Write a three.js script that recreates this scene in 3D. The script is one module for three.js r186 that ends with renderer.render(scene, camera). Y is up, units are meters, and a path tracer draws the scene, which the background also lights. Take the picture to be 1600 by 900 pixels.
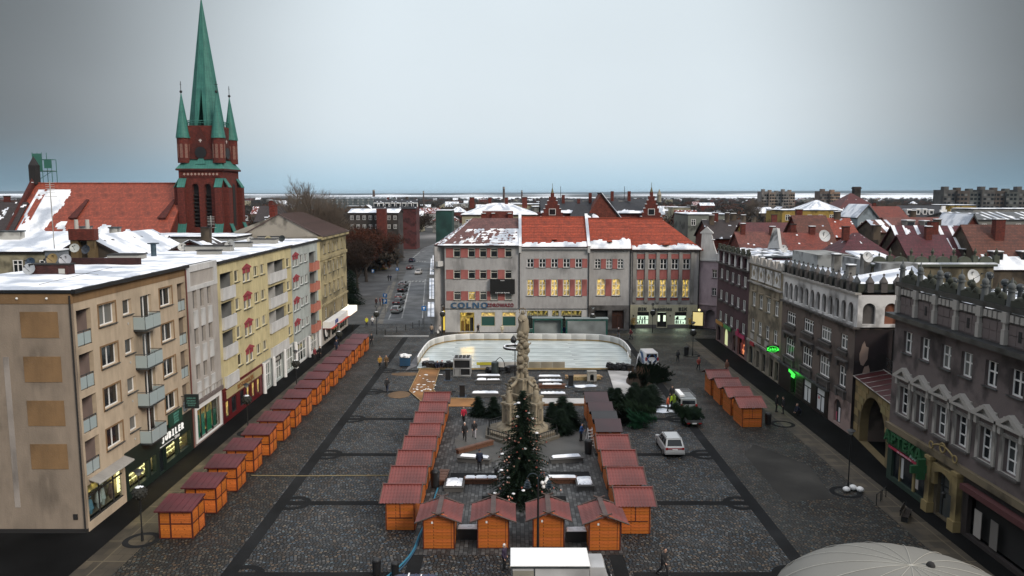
import * as THREE from 'three';
import { mergeGeometries } from 'three/addons/utils/BufferGeometryUtils.js';
import { MarchingCubes } from 'three/addons/objects/MarchingCubes.js';
import { FontLoader } from 'three/addons/loaders/FontLoader.js';
import { TextGeometry } from 'three/addons/geometries/TextGeometry.js';
import { RectAreaLightUniformsLib } from 'three/addons/lights/RectAreaLightUniformsLib.js';

// ---------------------------------------------------------------- camera, sky, sun, exposure
const scene = new THREE.Scene();
const camera = new THREE.PerspectiveCamera(41.112,16 / 9,.5,40000);
camera.position.set(0,24,0);                      // from a flying camera over the south end of the square
camera.rotation.x = -Math.atan(146 / 1200);
scene.add(camera);
const renderer = new THREE.WebGLRenderer({ antialias: true });
renderer.toneMapping = THREE.LinearToneMapping;
renderer.toneMappingExposure = 1.65;
renderer.shadowMap.enabled = true;
RectAreaLightUniformsLib.init();

const smooth = (a,b,x) => { const t = Math.min(1,Math.max(0,(x - a) / (b - a)));return t * t * (3 - 2 * t);};
const lerp = (a,b,t) => a + (b - a) * t;
const hash = (x,y,s) => { let h = Math.imul(x,374761393) + Math.imul(y,668265263) + Math.imul(s,974634777);h = Math.imul(h ^ (h >>> 13),1274126177);h ^= h >>> 16;return (h >>> 0) / 4294967296;};
const vn = (x,y,p,s) => {                           // value noise on a lattice of period p
  const xi = Math.floor(x),yi = Math.floor(y);let fx = x - xi,fy = y - yi;fx = fx * fx * (3 - 2 * fx);fy = fy * fy * (3 - 2 * fy);
  const m = (a) => ((a % p) + p) % p,x0 = m(xi),x1 = m(xi + 1),y0 = m(yi),y1 = m(yi + 1);
  return lerp(lerp(hash(x0,y0,s),hash(x1,y0,s),fx),lerp(hash(x0,y1,s),hash(x1,y1,s),fx),fy);
};
const fbm = (u,v,p,o,s = 1) => { let a = 0,w = .5,t = 0;for (let i = 0;i < o;i++) { a += w * vn(u * p,v * p,p,s + i);t += w;w *= .5;p *= 2;} return a / t;};
let seed0 = 7;
const rng = (s) => () => { s |= 0;s = (s + 0x6D2B79F5) | 0;let t = Math.imul(s ^ (s >>> 15),1 | s);t = (t + Math.imul(t ^ (t >>> 7),61 | t)) ^ t;return ((t ^ (t >>> 14)) >>> 0) / 4294967296;};
const rnd = rng(20);

{ // heavy winter overcast: pale break in the cloud ahead, grey-blue band above the horizon, sides dimmed as a vignette put into the sky colour
  const W = 1024,H = 512,d = new Float32Array(W * H * 4);
  for (let j = 0;j < H;j++) for (let i = 0;i < W;i++) {
    const u = (i + .5) / W,v = (j + .5) / H,el = (v - .5) * 180;
    let az = (u - .25) * 360;if (az > 180) az -= 360;              // 0 = straight ahead
    const n = fbm(u,v * .5,8,5,3) - .5,n2 = fbm(u,v,16,4,9) - .5;
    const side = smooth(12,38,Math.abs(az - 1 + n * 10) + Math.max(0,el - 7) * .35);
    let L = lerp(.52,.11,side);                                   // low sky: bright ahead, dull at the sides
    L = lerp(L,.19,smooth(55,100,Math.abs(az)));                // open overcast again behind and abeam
    L = lerp(L,.86,smooth(18,52,el));                           // the layer is thinner overhead
    L *= 1 + .2 * n + .11 * n2;
    const hz = Math.exp(-Math.pow(Math.max(0,el - .3) / 2.6,2));  // blue-grey band at the horizon
    const c = [L * lerp(.88,.97,smooth(20,60,el)),L * .98,L * 1.045];
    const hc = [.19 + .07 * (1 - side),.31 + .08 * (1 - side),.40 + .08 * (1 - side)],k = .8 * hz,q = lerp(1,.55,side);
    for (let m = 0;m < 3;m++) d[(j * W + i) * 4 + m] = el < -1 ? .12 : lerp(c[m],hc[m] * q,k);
    d[(j * W + i) * 4 + 3] = 1;
  }
  const t = new THREE.DataTexture(d,W,H,THREE.RGBAFormat,THREE.FloatType);
  t.mapping = THREE.EquirectangularReflectionMapping;t.magFilter = t.minFilter = THREE.LinearFilter;t.needsUpdate = true;
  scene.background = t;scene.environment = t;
}
const sun = new THREE.DirectionalLight(0xfff2e2,1.5);
sun.position.set(130,108,30);sun.target.position.set(0,0,-90);
sun.shadow.radius = 40;sun.castShadow = true;
Object.assign(sun.shadow.camera,{ left: -160,right: 160,top: 160,bottom: -160,near: 1,far: 600 });
scene.add(sun,sun.target);
scene.fog = new THREE.FogExp2(0x9fb6c6,.000035);

// ---------------------------------------------------------------- textures and materials
function tex(n,fn,rep,srgb = true) {
  const d = new Uint8Array(n * n * 4);
  for (let j = 0;j < n;j++) for (let i = 0;i < n;i++) { const c = fn((i + .5) / n,(j + .5) / n),o = (j * n + i) * 4;for (let m = 0;m < 3;m++) d[o + m] = Math.max(0,Math.min(255,(c.length ? c[m] : c) * 255));d[o + 3] = 255;}
  const t = new THREE.DataTexture(d,n,n);t.wrapS = t.wrapT = THREE.RepeatWrapping;t.magFilter = THREE.LinearFilter;t.minFilter = THREE.LinearMipmapLinearFilter;t.generateMipmaps = true;
  if (srgb) t.colorSpace = THREE.SRGBColorSpace;
  t.repeat.set(1 / rep,1 / rep);t.needsUpdate = true;return t;
}
const T = {};
T.plaster = tex(512,(u,v) => { const a = fbm(u,v,4,6,11),b = fbm(u,v * .25,32,3,17),s = smooth(.55,.8,fbm(u,v,3,4,23));return 1.0 - .18 * (1 - a) - .10 * b - .09 * s * (.4 + b);},9);
T.plasterBump = tex(256,(u,v) => fbm(u,v,32,3,31),2.2,false);
T.stain = tex(512,(u,v) => { const a = fbm(u,v,3,6,41),b = fbm(u,v * .2,24,4,43),s = smooth(.45,.75,fbm(u,v,5,5,47));return .98 - .22 * (1 - a) - .22 * b * s - .20 * s;},9);
const brickRow = (u,v,nx,ny,j = .06) => { const r = Math.floor(v * ny),fu = u * nx + (r % 2) * .5,c = Math.floor(fu),x = fu - c,y = v * ny - r;return [((c % nx) + nx) % nx,r,Math.min(x,1 - x),Math.min(y,1 - y)];};
T.brick = tex(512,(u,v) => { const [c,r,x,y] = brickRow(u,v,8,26),m = x < .03 || y < .09,h = hash(c,r,5),g = fbm(u,v,6,4,51);return m ? [.62,.56,.52] : [.72 + .25 * h,.68 + .22 * h,.66 + .2 * h].map((k) => k * (.75 + .4 * g));},2.1);
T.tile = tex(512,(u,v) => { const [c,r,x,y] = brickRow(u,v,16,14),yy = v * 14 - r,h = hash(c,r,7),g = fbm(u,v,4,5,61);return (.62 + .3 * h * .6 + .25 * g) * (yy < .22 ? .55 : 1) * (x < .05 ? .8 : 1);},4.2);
T.tileBump = tex(256,(u,v) => { const [c,r,x,y] = brickRow(u,v,16,14);return 1 - (v * 14 - r) * .8 + .2 * Math.min(1,x * 4);},4.2,false);
T.copper = tex(512,(u,v) => { const g = fbm(u,v,5,5,71),st = fbm(u,v * .15,28,3,73),seam = Math.abs(((u * 10) % 1) - .5) > .46,row = ((v * 7) % 1) < .04;return [.70 + .3 * g - .25 * st,.80 + .22 * g - .14 * st,.80 + .2 * g - .12 * st].map((k) => k * (seam || row ? .72 : 1));},4.0);
T.metalRib = tex(256,(u,v) => { const s = ((u * 8) % 1) < .1,g = fbm(u,v,4,5,81);return (s ? .55 : .85) * (.75 + .4 * g);},4);
T.setts = tex(1024,(u,v) => {
  const vv = v + .030 * Math.cos(u * Math.PI * 2 * 2),r = Math.floor(vv * 32),fu = u * 26 + hash(((r % 32) + 32) % 32,3,8),c = Math.floor(fu),x = fu - c,y = vv * 32 - r;
  const hx = ((c % 26) + 26) % 26,hy = ((r % 32) + 32) % 32,h = hash(hx,hy,9),w = hash(hx,hy,10),e = Math.min(Math.min(x,1 - x) * 1.2,Math.min(y,1 - y));
  const k = smooth(.04,.24,e),L = .40 + .52 * h * h + .12 * fbm(u,v,4,3,14),wm = w > .75 ? .14 : w < .25 ? -.12 : 0;
  return [L * (1 + wm),L,L * (1 - wm * .9)].map((q) => lerp(.08,q,k));
},6.4);
T.settsBump = tex(1024,(u,v) => { const vv = v + .030 * Math.cos(u * Math.PI * 2 * 2),r = Math.floor(vv * 32),fu = u * 26 + hash(((r % 32) + 32) % 32,3,8),x = fu - Math.floor(fu),y = vv * 32 - r;return smooth(0,.3,Math.min(x,1 - x,y,1 - y)) * .8 + .2 * fbm(u,v,32,3,12);},6.4,false);
T.pavers = tex(512,(u,v) => { const [c,r,x,y] = brickRow(v,u,10,20),h = hash(c,r,13),g = fbm(u,v,6,4,91);return (x < .05 || y < .08) ? .28 : (.45 + .5 * h) * (.7 + .5 * g);},6);
T.paversBump = tex(512,(u,v) => { const [c,r,x,y] = brickRow(v,u,10,20);return smooth(0,.12,Math.min(x * 2,y));},6,false);
T.slabs = tex(512,(u,v) => { const [c,r,x,y] = brickRow(u,v,6,6),h = hash(c,r,15),g = fbm(u,v,5,6,93),big = ((v * 2) % 1) < .035 || ((u * 2) % 1) < .03;return big ? [.92,.88,.8] : [1,.95,.87].map((k) => k * ((x < .02 || y < .02) ? .4 : (.55 + .2 * h) * (.65 + .6 * g)));},6);
T.grime = tex(512,(u,v) => { const g = fbm(u,v,4,7,95);return .55 + .55 * g;},11);
T.wet = tex(512,(u,v) => { const g = fbm(u,v,5,6,97);return .55 + .2 * smooth(.3,.7,g);},17,false);
T.wood = tex(512,(u,v) => { const p = Math.floor(v * 10),y = v * 10 - p,h = hash(p,1,19),g = fbm(u * .5,v,40,3,99 + p % 3),kn = smooth(.74,.8,fbm(u,v,12,2,101));return [1,.97,.93].map((k) => k * (y < .05 ? .5 : .72 + .2 * h + .18 * g - .3 * kn));},1.4);
T.snow = tex(256,(u,v) => fbm(u,v,8,5,103),3,false);
T.bark = tex(256,(u,v) => .5 + .5 * fbm(u,v * .3,16,4,105),1);
T.stone = tex(256,(u,v) => { const a = fbm(u,v,5,5,107),s = smooth(.5,.8,fbm(u,v * .4,9,4,109));return [1,.98,.94].map((k) => k * (.95 - .3 * (1 - a) - .3 * s));},3);
T.inside = tex(256,(u,v) => { const a = vn(u * 9,v * 7,63,131),b = vn(u * 23,v * 17,63,133),c = hash(Math.floor(u * 11),Math.floor(v * 8),135);return Math.max(.05,.15 + .75 * a * (.5 + b) - (c > .75 ? .35 : 0));},3.1);
const rep2 = (t,r) => { const c = t.clone();c.repeat.set(1 / r,1 / r);c.needsUpdate = true;return c;};
const T_grimeFine = rep2(T.grime,3),T_snowMap = tex(256,(u,v) => { const a = fbm(u,v,5,5,111);return [.72,.745,.78].map((k,i) => k + (1 - k) * smooth(.25,.6,a));},11);

const cache = new Map();
function mat(color,kind = 'plain',o = {}) {           // colours are linear base colours
  const key = kind + color.join() + JSON.stringify({ ...o,emissiveMap: !!o.emissiveMap });if (cache.has(key)) return cache.get(key);
  const base = { color: new THREE.Color().setRGB(...color),roughness: .85,metalness: 0 };
  const K = {
    plain: {},plaster: { map: T.plaster,bumpMap: T.plasterBump,bumpScale: .01,roughness: .92 },old: { map: T.stain,bumpMap: T.plasterBump,bumpScale: .012,roughness: .93 },
    brick: { map: T.brick,roughness: .9 },tile: { map: T.tile,bumpMap: T.tileBump,bumpScale: .05,roughness: .7 },copper: { map: T.copper,roughness: .65 },
    rib: { map: T.metalRib,roughness: .6 },wood: { map: T.wood,roughness: .55 },metal: { roughness: .42,metalness: .6,map: T_grimeFine },paint: { roughness: .3,map: T_grimeFine },
    setts: { map: T.setts,bumpMap: T.settsBump,bumpScale: .02,roughnessMap: T.wet,roughness: 1,vertexColors: true,specularIntensity: .6 },pavers: { map: T.pavers,bumpMap: T.paversBump,bumpScale: .012,roughnessMap: T.wet,roughness: 1 },
    slabs: { map: T.slabs,roughnessMap: T.wet,roughness: 1 },asphalt: { map: T.grime,roughnessMap: T.wet,roughness: 1 },snow: { map: T_snowMap,bumpMap: T.snow,bumpScale: .08,roughness: .95 },
    stone: { map: T.stone,roughness: .9 },bark: { map: T.bark,roughness: .95 },grime: { map: T.grime,roughness: .85 },glass: { roughness: .07,metalness: 0 },car: { roughness: .28 },leaf: { roughness: .8,side: THREE.DoubleSide },
  }[kind];
  const p = { ...base,...K,...o };
  if (o.emit) { p.emissive = new THREE.Color().setRGB(...o.emit);delete p.emit;}
  const phys = o.clearcoat || o.transmission || p.specularIntensity !== undefined;const m = phys ? new THREE.MeshPhysicalMaterial(p) : new THREE.MeshStandardMaterial(p);
  cache.set(key,m);return m;
}
const C = {
  snow: mat([.81,.835,.87],'snow'),pane: mat([.012,.015,.018],'glass'),pane2: mat([.05,.056,.058],'glass',{ roughness: .12 }),pane3: mat([.15,.155,.15],'glass',{ roughness: .2 }),
  white: mat([.74,.74,.73],'plain',{ roughness: .5 }),offwhite: mat([.55,.54,.5],'old'),dark: mat([.015,.014,.014]),zinc: mat([.16,.18,.19],'metal'),black: mat([.012,.012,.013],'plain',{ roughness: .45 }),
  lit: mat([.4,.3,.15],'plain',{ emit: [.62,.42,.075],emissiveMap: T.inside }),litDim: mat([.2,.16,.08],'plain',{ emit: [.46,.31,.07],emissiveMap: T.inside }),litWhite: mat([.6,.6,.5],'plain',{ emit: [1.5,1.3,.55] }),litCool: mat([.6,.6,.5],'plain',{ emit: [.62,.72,.55] }),
  iron: mat([.02,.021,.022],'plain',{ roughness: .5,metalness: .4 }),copper: mat([.056,.215,.175],'copper'),brick: mat([.23,.042,.026],'brick'),wood: mat([.42,.155,.026],'wood'),shopglass: mat([.9,.95,.95],'plain',{ transmission: 1,roughness: .03,thickness: 0 }),
};

// ---------------------------------------------------------------- building blocks
function mscale(g,su,sv) { const uv = g.attributes.uv;for (let i = 0;i < uv.count;i++) uv.setXY(i,uv.getX(i) * su,uv.getY(i) * sv);return g;}
function B(w,h,d,x = 0,y = 0,z = 0,ry = 0,rx = 0,rz = 0) {   // box centred at x,z standing on y; uv in metres
  const g = new THREE.BoxGeometry(w,h,d),uv = g.attributes.uv,s = [[d,h],[d,h],[w,d],[w,d],[w,h],[w,h]];
  for (let f = 0;f < 6;f++) for (let k = 0;k < 4;k++) { const i = f * 4 + k;uv.setXY(i,uv.getX(i) * s[f][0],uv.getY(i) * s[f][1]);}
  if (rx) g.rotateX(rx);if (rz) g.rotateZ(rz);if (ry) g.rotateY(ry);
  return g.translate(x,y + h / 2,z);
}
const Cy = (r0,r1,h,x = 0,y = 0,z = 0,n = 10) => mscale(new THREE.CylinderGeometry(r1,r0,h,n),2 * Math.PI * Math.max(r0,r1),h).translate(x,y + h / 2,z);  // r0 below, r1 above
const Sp = (r,x,y,z,n = 10,sy = 1) => mscale(new THREE.SphereGeometry(r,n,Math.max(5,n * .7 | 0)),r * 4,r * 3).scale(1,sy,1).translate(x,y,z);
function bar(a,b,r,n = 6,r2 = r) {
  const A = new THREE.Vector3(...a),D = new THREE.Vector3(...b).sub(A),L = D.length();
  return mscale(new THREE.CylinderGeometry(r2,r,L,n),1,L).translate(0,L / 2,0).applyQuaternion(new THREE.Quaternion().setFromUnitVectors(new THREE.Vector3(0,1,0),D.normalize())).translate(...a);
}
function quads(list) {                                   // flat faces from corner lists, uv in metres along the first edge
  const pos = [],uv = [],a = new THREE.Vector3(),e = new THREE.Vector3(),n = new THREE.Vector3(),f = new THREE.Vector3(),q = new THREE.Vector3();
  for (const P of list) {
    a.set(...P[0]);e.set(...P[1]).sub(a).normalize();f.set(...P[P.length - 1]).sub(a);n.crossVectors(e,f).normalize();f.crossVectors(n,e);
    const put = (p) => { pos.push(...p);q.set(...p).sub(a);uv.push(q.dot(e),q.dot(f));};
    for (let i = 1;i + 1 < P.length;i++) { put(P[0]);put(P[i]);put(P[i + 1]);}
  }
  const g = new THREE.BufferGeometry();g.setAttribute('position',new THREE.Float32BufferAttribute(pos,3));g.setAttribute('uv',new THREE.Float32BufferAttribute(uv,2));g.computeVertexNormals();return g;
}
function slab(P,t) {                                    // a flat polygon (counter-clockwise from its outer side) given thickness t inward
  const a = new THREE.Vector3(...P[0]),n = new THREE.Vector3(...P[1]).sub(a).cross(new THREE.Vector3(...P[P.length - 1]).sub(a)).normalize().multiplyScalar(-t);
  const Q = P.map((p) => [p[0] + n.x,p[1] + n.y,p[2] + n.z]),L = [P,[...Q].reverse()];
  for (let i = 0;i < P.length;i++) { const j = (i + 1) % P.length;L.push([P[j],P[i],Q[i],Q[j]]);}
  return quads(L);
}
function poly(pts,holes,depth,bevel = 0) {            // extruded outline in the xy plane, from z = 0 back to z = -depth
  const s = new THREE.Shape(pts.map((p) => new THREE.Vector2(...p)));for (const h of holes || []) s.holes.push(new THREE.Path(h.map((p) => new THREE.Vector2(...p))));
  return new THREE.ExtrudeGeometry(s,bevel ? { depth: depth - 2 * bevel,bevelEnabled: true,bevelSize: bevel,bevelThickness: bevel,bevelSegments: 1,bevelOffset: -bevel } : { depth,bevelEnabled: false }).translate(0,0,-depth + bevel);
}
function merge(list) {
  list = list.flat().filter(Boolean).map((g) => { const q = g.index ? g.toNonIndexed() : g;for (const k of Object.keys(q.attributes)) if (!['position','normal','uv'].includes(k)) q.deleteAttribute(k);return q;});
  return list.length === 1 ? list[0] : mergeGeometries(list);
}
const used = new Map();
function numbered(name) { name = name.replace(/_\d{3}$/,'');const n = used.get(name) || 0;used.set(name,n + 1);return n ? name + '_' + String(n).padStart(3,'0') : name;}
function part(name,geos,m,parent) { const o = new THREE.Mesh(geos.isBufferGeometry ? geos : merge(geos),m);o.name = name;o.castShadow = o.receiveShadow = true;parent.add(o);return o;}
function meta(o,label,category,group,kind) { o.userData = { label,category };if (group) o.userData.group = group;if (kind) o.userData.kind = kind;return o;}
function thing(name,label,category,pos = [0,0,0],turn = 0,group) { const g = new THREE.Group();g.name = numbered(name);g.position.set(...pos);g.rotation.y = turn;scene.add(g);return meta(g,label,category,group);}
function one(name,label,category,geos,m,group) { return meta(part(numbered(name),geos,m,scene),label,category,group);}
function struct(name,geos,m,label,cat) { const o = part(numbered(name),geos,m,scene);o.userData = { label,category: cat,kind: 'structure' };return o;}
function stuff(o) { o.userData.kind = 'stuff';return o;}
function dup(root,pos,turn,label,group) { const r = root.clone();r.name = numbered(root.name);r.position.set(...pos);if (turn !== undefined) r.rotation.y = turn;r.userData = { ...root.userData,label };if (group) r.userData.group = group;scene.add(r);return r;}
function recolor(root,from,to) { root.traverse((o) => { if (o.material === from) o.material = to;});return root;}
const ORD = 'first second third fourth fifth sixth seventh eighth ninth tenth eleventh twelfth thirteenth fourteenth fifteenth sixteenth seventeenth eighteenth nineteenth twentieth'.split(' ');
const font = await new FontLoader().loadAsync('fonts/droid/droid_sans_bold.typeface.json');
function text(s,size,depth = .05,sx = 1) { const g = new TextGeometry(s,{ font,size,depth,curveSegments: 3,bevelEnabled: false });g.computeBoundingBox();const b = g.boundingBox;return g.translate(-(b.min.x + b.max.x) / 2,-(b.min.y + b.max.y) / 2,0).scale(sx,1,1);}

// snow lying on a quad a-b-c-d (a,b the lower edge): kept where keep(u,v) is above 0, thinning out at its ragged border
function snowOn(a,b,c,d,keep,th = .09,cell = .3) {
  const A = new THREE.Vector3(...a),Bv = new THREE.Vector3(...b),Cv = new THREE.Vector3(...c),D = new THREE.Vector3(...d);
  const lu = Math.max(A.distanceTo(Bv),Cv.distanceTo(D)),lv = Math.max(A.distanceTo(D),Bv.distanceTo(Cv)),nu = Math.max(2,Math.min(160,Math.round(lu / cell))),nv = Math.max(2,Math.min(120,Math.round(lv / cell)));
  const n = Bv.clone().sub(A).cross(D.clone().sub(A)).normalize(),K = (i,j) => i >= 0 && j >= 0 && i < nu && j < nv && keep((i + .5) / nu,(j + .5) / nv,lu,lv) > 0;
  const pos = [],uv = [],idx = [],id = new Map(),p = new THREE.Vector3(),q = new THREE.Vector3();
  const vert = (i,j) => {
    const k = i * 1000 + j;if (id.has(k)) return id.get(k);
    const u = i / nu,v = j / nv,full = K(i,j) && K(i - 1,j) && K(i,j - 1) && K(i - 1,j - 1);
    p.lerpVectors(A,Bv,u).lerp(q.lerpVectors(D,Cv,u),v).addScaledVector(n,full ? th * (.7 + .6 * vn(u * lu * 1.2,v * lv * 1.2,997,5)) : .012);
    pos.push(p.x,p.y,p.z);uv.push(u * lu,v * lv);id.set(k,pos.length / 3 - 1);return pos.length / 3 - 1;
  };
  for (let i = 0;i < nu;i++) for (let j = 0;j < nv;j++) if (K(i,j)) { const a0 = vert(i,j),b0 = vert(i + 1,j),c0 = vert(i + 1,j + 1),d0 = vert(i,j + 1);idx.push(a0,b0,c0,a0,c0,d0);}
  if (!idx.length) return null;
  const g = new THREE.BufferGeometry();g.setAttribute('position',new THREE.Float32BufferAttribute(pos,3));g.setAttribute('uv',new THREE.Float32BufferAttribute(uv,2));g.setIndex(idx);g.computeVertexNormals();return g;
}
const snowAll = () => 1;
const snowPatchy = (amt,s,f = .35) => (u,v,lu,lv) => amt - fbm(u * lu * f / 8,v * lv * f / 8,8,4,s);
const snowLow = (h,s,rag = .35) => (u,v,lu,lv) => h * (.35 + rag * 3.6 * (vn(u * lu * .9,1.5,9999,s) * .6 + vn(u * lu * 2.7,4.5,9999,s + 1) * .4)) - v * lv;  // a band h metres up from the eave

// ---- facades: local x runs along the wall, y up, z out of the wall
const winCache = new Map();
function winGeo(w,h,cols,rows,arch,fw) {
  const key = [w,h,cols,rows,arch,fw].join();if (winCache.has(key)) return winCache.get(key);
  const cx = w / 2,out = arch ? archPts(0,0,w,h) : [[0,0],[w,0],[w,h],[0,h]],inn = arch ? archPts(fw,fw,w - 2 * fw,h - 2 * fw) : [[fw,fw],[w - fw,fw],[w - fw,h - fw],[fw,h - fw]];
  const f = [poly(out,[inn],.07)];
  for (let i = 1;i < cols;i++) f.push(B(fw * (i * 2 === cols ? 1.3 : .7),h - fw * 2,.05,w * i / cols,fw,-.03));
  for (const r of [].concat(rows || [])) f.push(B(w - fw * 2,fw * .9,.05,cx,h * r,-.03));
  const g = { frame: merge(f).translate(-cx,0,0),pane: poly(out,null,.02).translate(-cx,0,-.045),sill: B(w + .24,.05,.3,0,-.06,.02) };winCache.set(key,g);return g;
}
function archPts(x,y,w,h,n = 10) { const r = w / 2,p = [[x,y],[x + w,y]];for (let i = 0;i <= n;i++) { const a = Math.PI * i / n;p.push([x + r + r * Math.cos(a),y + h - r + r * Math.sin(a)]);} return p;}
const segPts = (x,y,w,h,rise = .25,n = 6) => { const p = [[x,y],[x + w,y]];for (let i = 0;i <= n;i++) { const t = i / n;p.push([x + w * (1 - t),y + h - rise + rise * 4 * t * (1 - t)]);} return p;};
class Facade {
  constructor(name,label,pos,turn,W,group,th = .32) { this.g = thing(name,label,'building',pos,turn,group);this.W = W;this.th = th;this.holes = [];this.rand = rng(Math.round(W * 977 + pos[2] * 31));}
  hole(x,y,w,h,arch) { this.holes.push({ x,y,w,h,pts: arch === 'seg' ? segPts(x,y,w,h) : arch ? archPts(x,y,w,h) : [[x,y],[x + w,y],[x + w,y + h],[x,y + h]] });}
  win(x,y,w,h,o = {}) {
    const { cols = 2,rows = null,arch = false,fw = .07,rec = .16,frame = C.white,pane,sill = true,sillMat = C.zinc,parent = this.g,z = 0,name = 'window' } = o;
    if (parent === this.g && !o.nohole) this.hole(x,y,w,h,arch);
    const G = winGeo(+w.toFixed(3),+h.toFixed(3),cols,rows,arch && arch !== 'seg',fw),r = this.rand();
    const m = part(name,G.frame,frame,parent);m.position.set(x + w / 2,y,z - rec);
    const sub = parent === this.g,pn = part('pane',G.pane,pane || (r < .5 ? C.pane : r < .8 ? C.pane2 : C.pane3),sub ? m : parent);if (!sub) pn.position.copy(m.position);
    if (sill) { const s = part('sill',G.sill,sillMat,sub ? m : parent);if (!sub) s.position.copy(m.position);s.position.z += rec - .02;}
    return m;
  }
  wall(name,x0,x1,y0,y1,m,z = 0,th = this.th) {   // one band of the front, cut by the openings that lie in it
    const H = this.holes.filter((h) => !h.cut && h.x >= x0 - .01 && h.x + h.w <= x1 + .01 && h.y >= y0 - .01 && h.y + h.h <= y1 + .01);H.forEach((h) => { h.cut = 1;});
    const e = .004,pts = H.map((h) => h.pts.map(([a,b]) => [Math.min(x1 - e,Math.max(x0 + e,a)),Math.min(y1 - e,Math.max(y0 + e,b))]));
    return part(name,poly([[x0,y0],[x1,y0],[x1,y1],[x0,y1]],pts,th).translate(0,0,z),m,this.g);
  }
  core(x0,x1,y0,y1,d,m,front = 1.4) {              // the rest of the house behind the front wall
    const t = .3,g = [B(x1 - x0 - .02,y1 - y0 - .02,d - front,(x0 + x1) / 2,y0,-(d + front) / 2),B(t,y1 - y0 - .03,front - this.th - .001,x0 + t / 2 + .002,y0,-(front + this.th) / 2),B(t,y1 - y0 - .03,front - this.th - .001,x1 - t / 2 - .002,y0,-(front + this.th) / 2),B(x1 - x0 - .05,.2,front - this.th,(x0 + x1) / 2,y1 - .24,-(front + this.th) / 2)];
    return part('wall',g,m,this.g);
  }
  box(name,w,h,d,x,y,z,m) { return part(name,B(w,h,d,x,y,z),m,this.g);}
}

// ---------------------------------------------------------------- ground
function sheet(x0,x1,z0,z1,y,nx = 1,nz = 1,colour) {
  const g = new THREE.PlaneGeometry(x1 - x0,z1 - z0,nx,nz).rotateX(-Math.PI / 2).translate((x0 + x1) / 2,y,(z0 + z1) / 2),p = g.attributes.position,uv = g.attributes.uv;
  for (let i = 0;i < p.count;i++) uv.setXY(i,p.getX(i),-p.getZ(i));
  if (colour) { const c = [];for (let i = 0;i < p.count;i++) c.push(...colour(p.getX(i),p.getZ(i)));g.setAttribute('color',new THREE.Float32BufferAttribute(c,3));}
  return g;
}
function flat(pts,y,holes) { const s = new THREE.Shape(pts.map(([x,z]) => new THREE.Vector2(x,-z)));for (const h of holes || []) s.holes.push(new THREE.Path(h.map(([x,z]) => new THREE.Vector2(x,-z))));return new THREE.ShapeGeometry(s).rotateX(-Math.PI / 2).translate(0,y,0);}
const circle = (cx,cz,r,n = 40,sx = 1) => [...Array(n)].map((_,i) => [cx + r * sx * Math.cos(i / n * 2 * Math.PI),cz + r * Math.sin(i / n * 2 * Math.PI)]);
{ // open country round the town: dark built-up ground near, snow fields, then wooded hills
  const NR = 90,NA = 240,pos = [],col = [],uv = [],idx = [];
  for (let i = 0;i <= NR;i++) for (let j = 0;j <= NA;j++) {
    const t = i / NR,r = t === 0 ? 0 : 20 * Math.pow(1100,t),a = j / NA * 2 * Math.PI,x = r * Math.cos(a),z = r * Math.sin(a);
    const jj = j % NA,n = vn(jj / NA * 40,Math.log(r + 1) * 3,40,5),n2 = vn(jj / NA * 120,Math.log(r + 1) * 9,120,6),n3 = vn(jj / NA * 24,2.5,24,8);
    let y = -.06 + smooth(1700,5200,r) * 13 + smooth(4500,9000,r) * (7 + 12 * n3) + smooth(8000,15000,r) * (10 + 75 * (.6 * n3 + .4 * n));
    pos.push(x,y,z);uv.push(x,z);
    const field = smooth(2300,3600,r) * smooth(.42,.52,n * .55 + n2 * .45),hill = smooth(8200,10500,r);
    const town = .022 + .02 * n2 + (n2 > .66 && r > 420 ? .12 : 0);
    let c = [town * 1.05,town,town * .97];const s = [.8,.83,.87];
    c = c.map((k,m) => lerp(lerp(k,s[m],field),n2 > .72 && r < 10500 ? .45 : [.022,.032,.04][m],hill));col.push(...c);
  }
  for (let i = 0;i < NR;i++) for (let j = 0;j < NA;j++) { const a = i * (NA + 1) + j;idx.push(a,a + 1,a + NA + 2,a,a + NA + 2,a + NA + 1);}
  const g = new THREE.BufferGeometry();g.setAttribute('position',new THREE.Float32BufferAttribute(pos,3));g.setAttribute('uv',new THREE.Float32BufferAttribute(uv,2));g.setAttribute('color',new THREE.Float32BufferAttribute(col,3));g.setIndex(idx);g.computeVertexNormals();
  const o = new THREE.Mesh(g,mat([1,1,1],'plain',{ vertexColors: true,roughness: .95 }));o.name = 'terrain';o.receiveShadow = true;scene.add(o);
  o.userData = { label: 'open country round the town with snow fields and wooded hills',category: 'terrain',kind: 'structure' };
}
const rawGeo = (name,g,m,label,cat) => { const o = new THREE.Mesh(g,m);o.name = numbered(name);o.receiveShadow = true;scene.add(o);o.userData = { label,category: cat,kind: 'structure' };return o;};
const tone = (s) => (x,z) => { const a = fbm(x / 40 + 3,z / 40 + 7,8,4,s),b = fbm(x / 9 + 3,z / 9 + 9,4,3,s + 5),k = .80 + .4 * a,w = .22 * (b - .5);return [k * (1 + w),k,k * (1 - w * .8)];};
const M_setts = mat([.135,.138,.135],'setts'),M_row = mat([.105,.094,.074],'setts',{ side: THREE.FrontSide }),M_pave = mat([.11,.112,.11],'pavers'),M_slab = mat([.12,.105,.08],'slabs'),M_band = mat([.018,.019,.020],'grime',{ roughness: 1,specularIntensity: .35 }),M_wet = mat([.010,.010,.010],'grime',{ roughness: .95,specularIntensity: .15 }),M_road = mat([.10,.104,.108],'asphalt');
rawGeo('square_paving',sheet(-31,38,-142,-24,0,52,80,tone(201)),M_setts,'dark wet stone setts laid in arcs across the square','paving');
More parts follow.
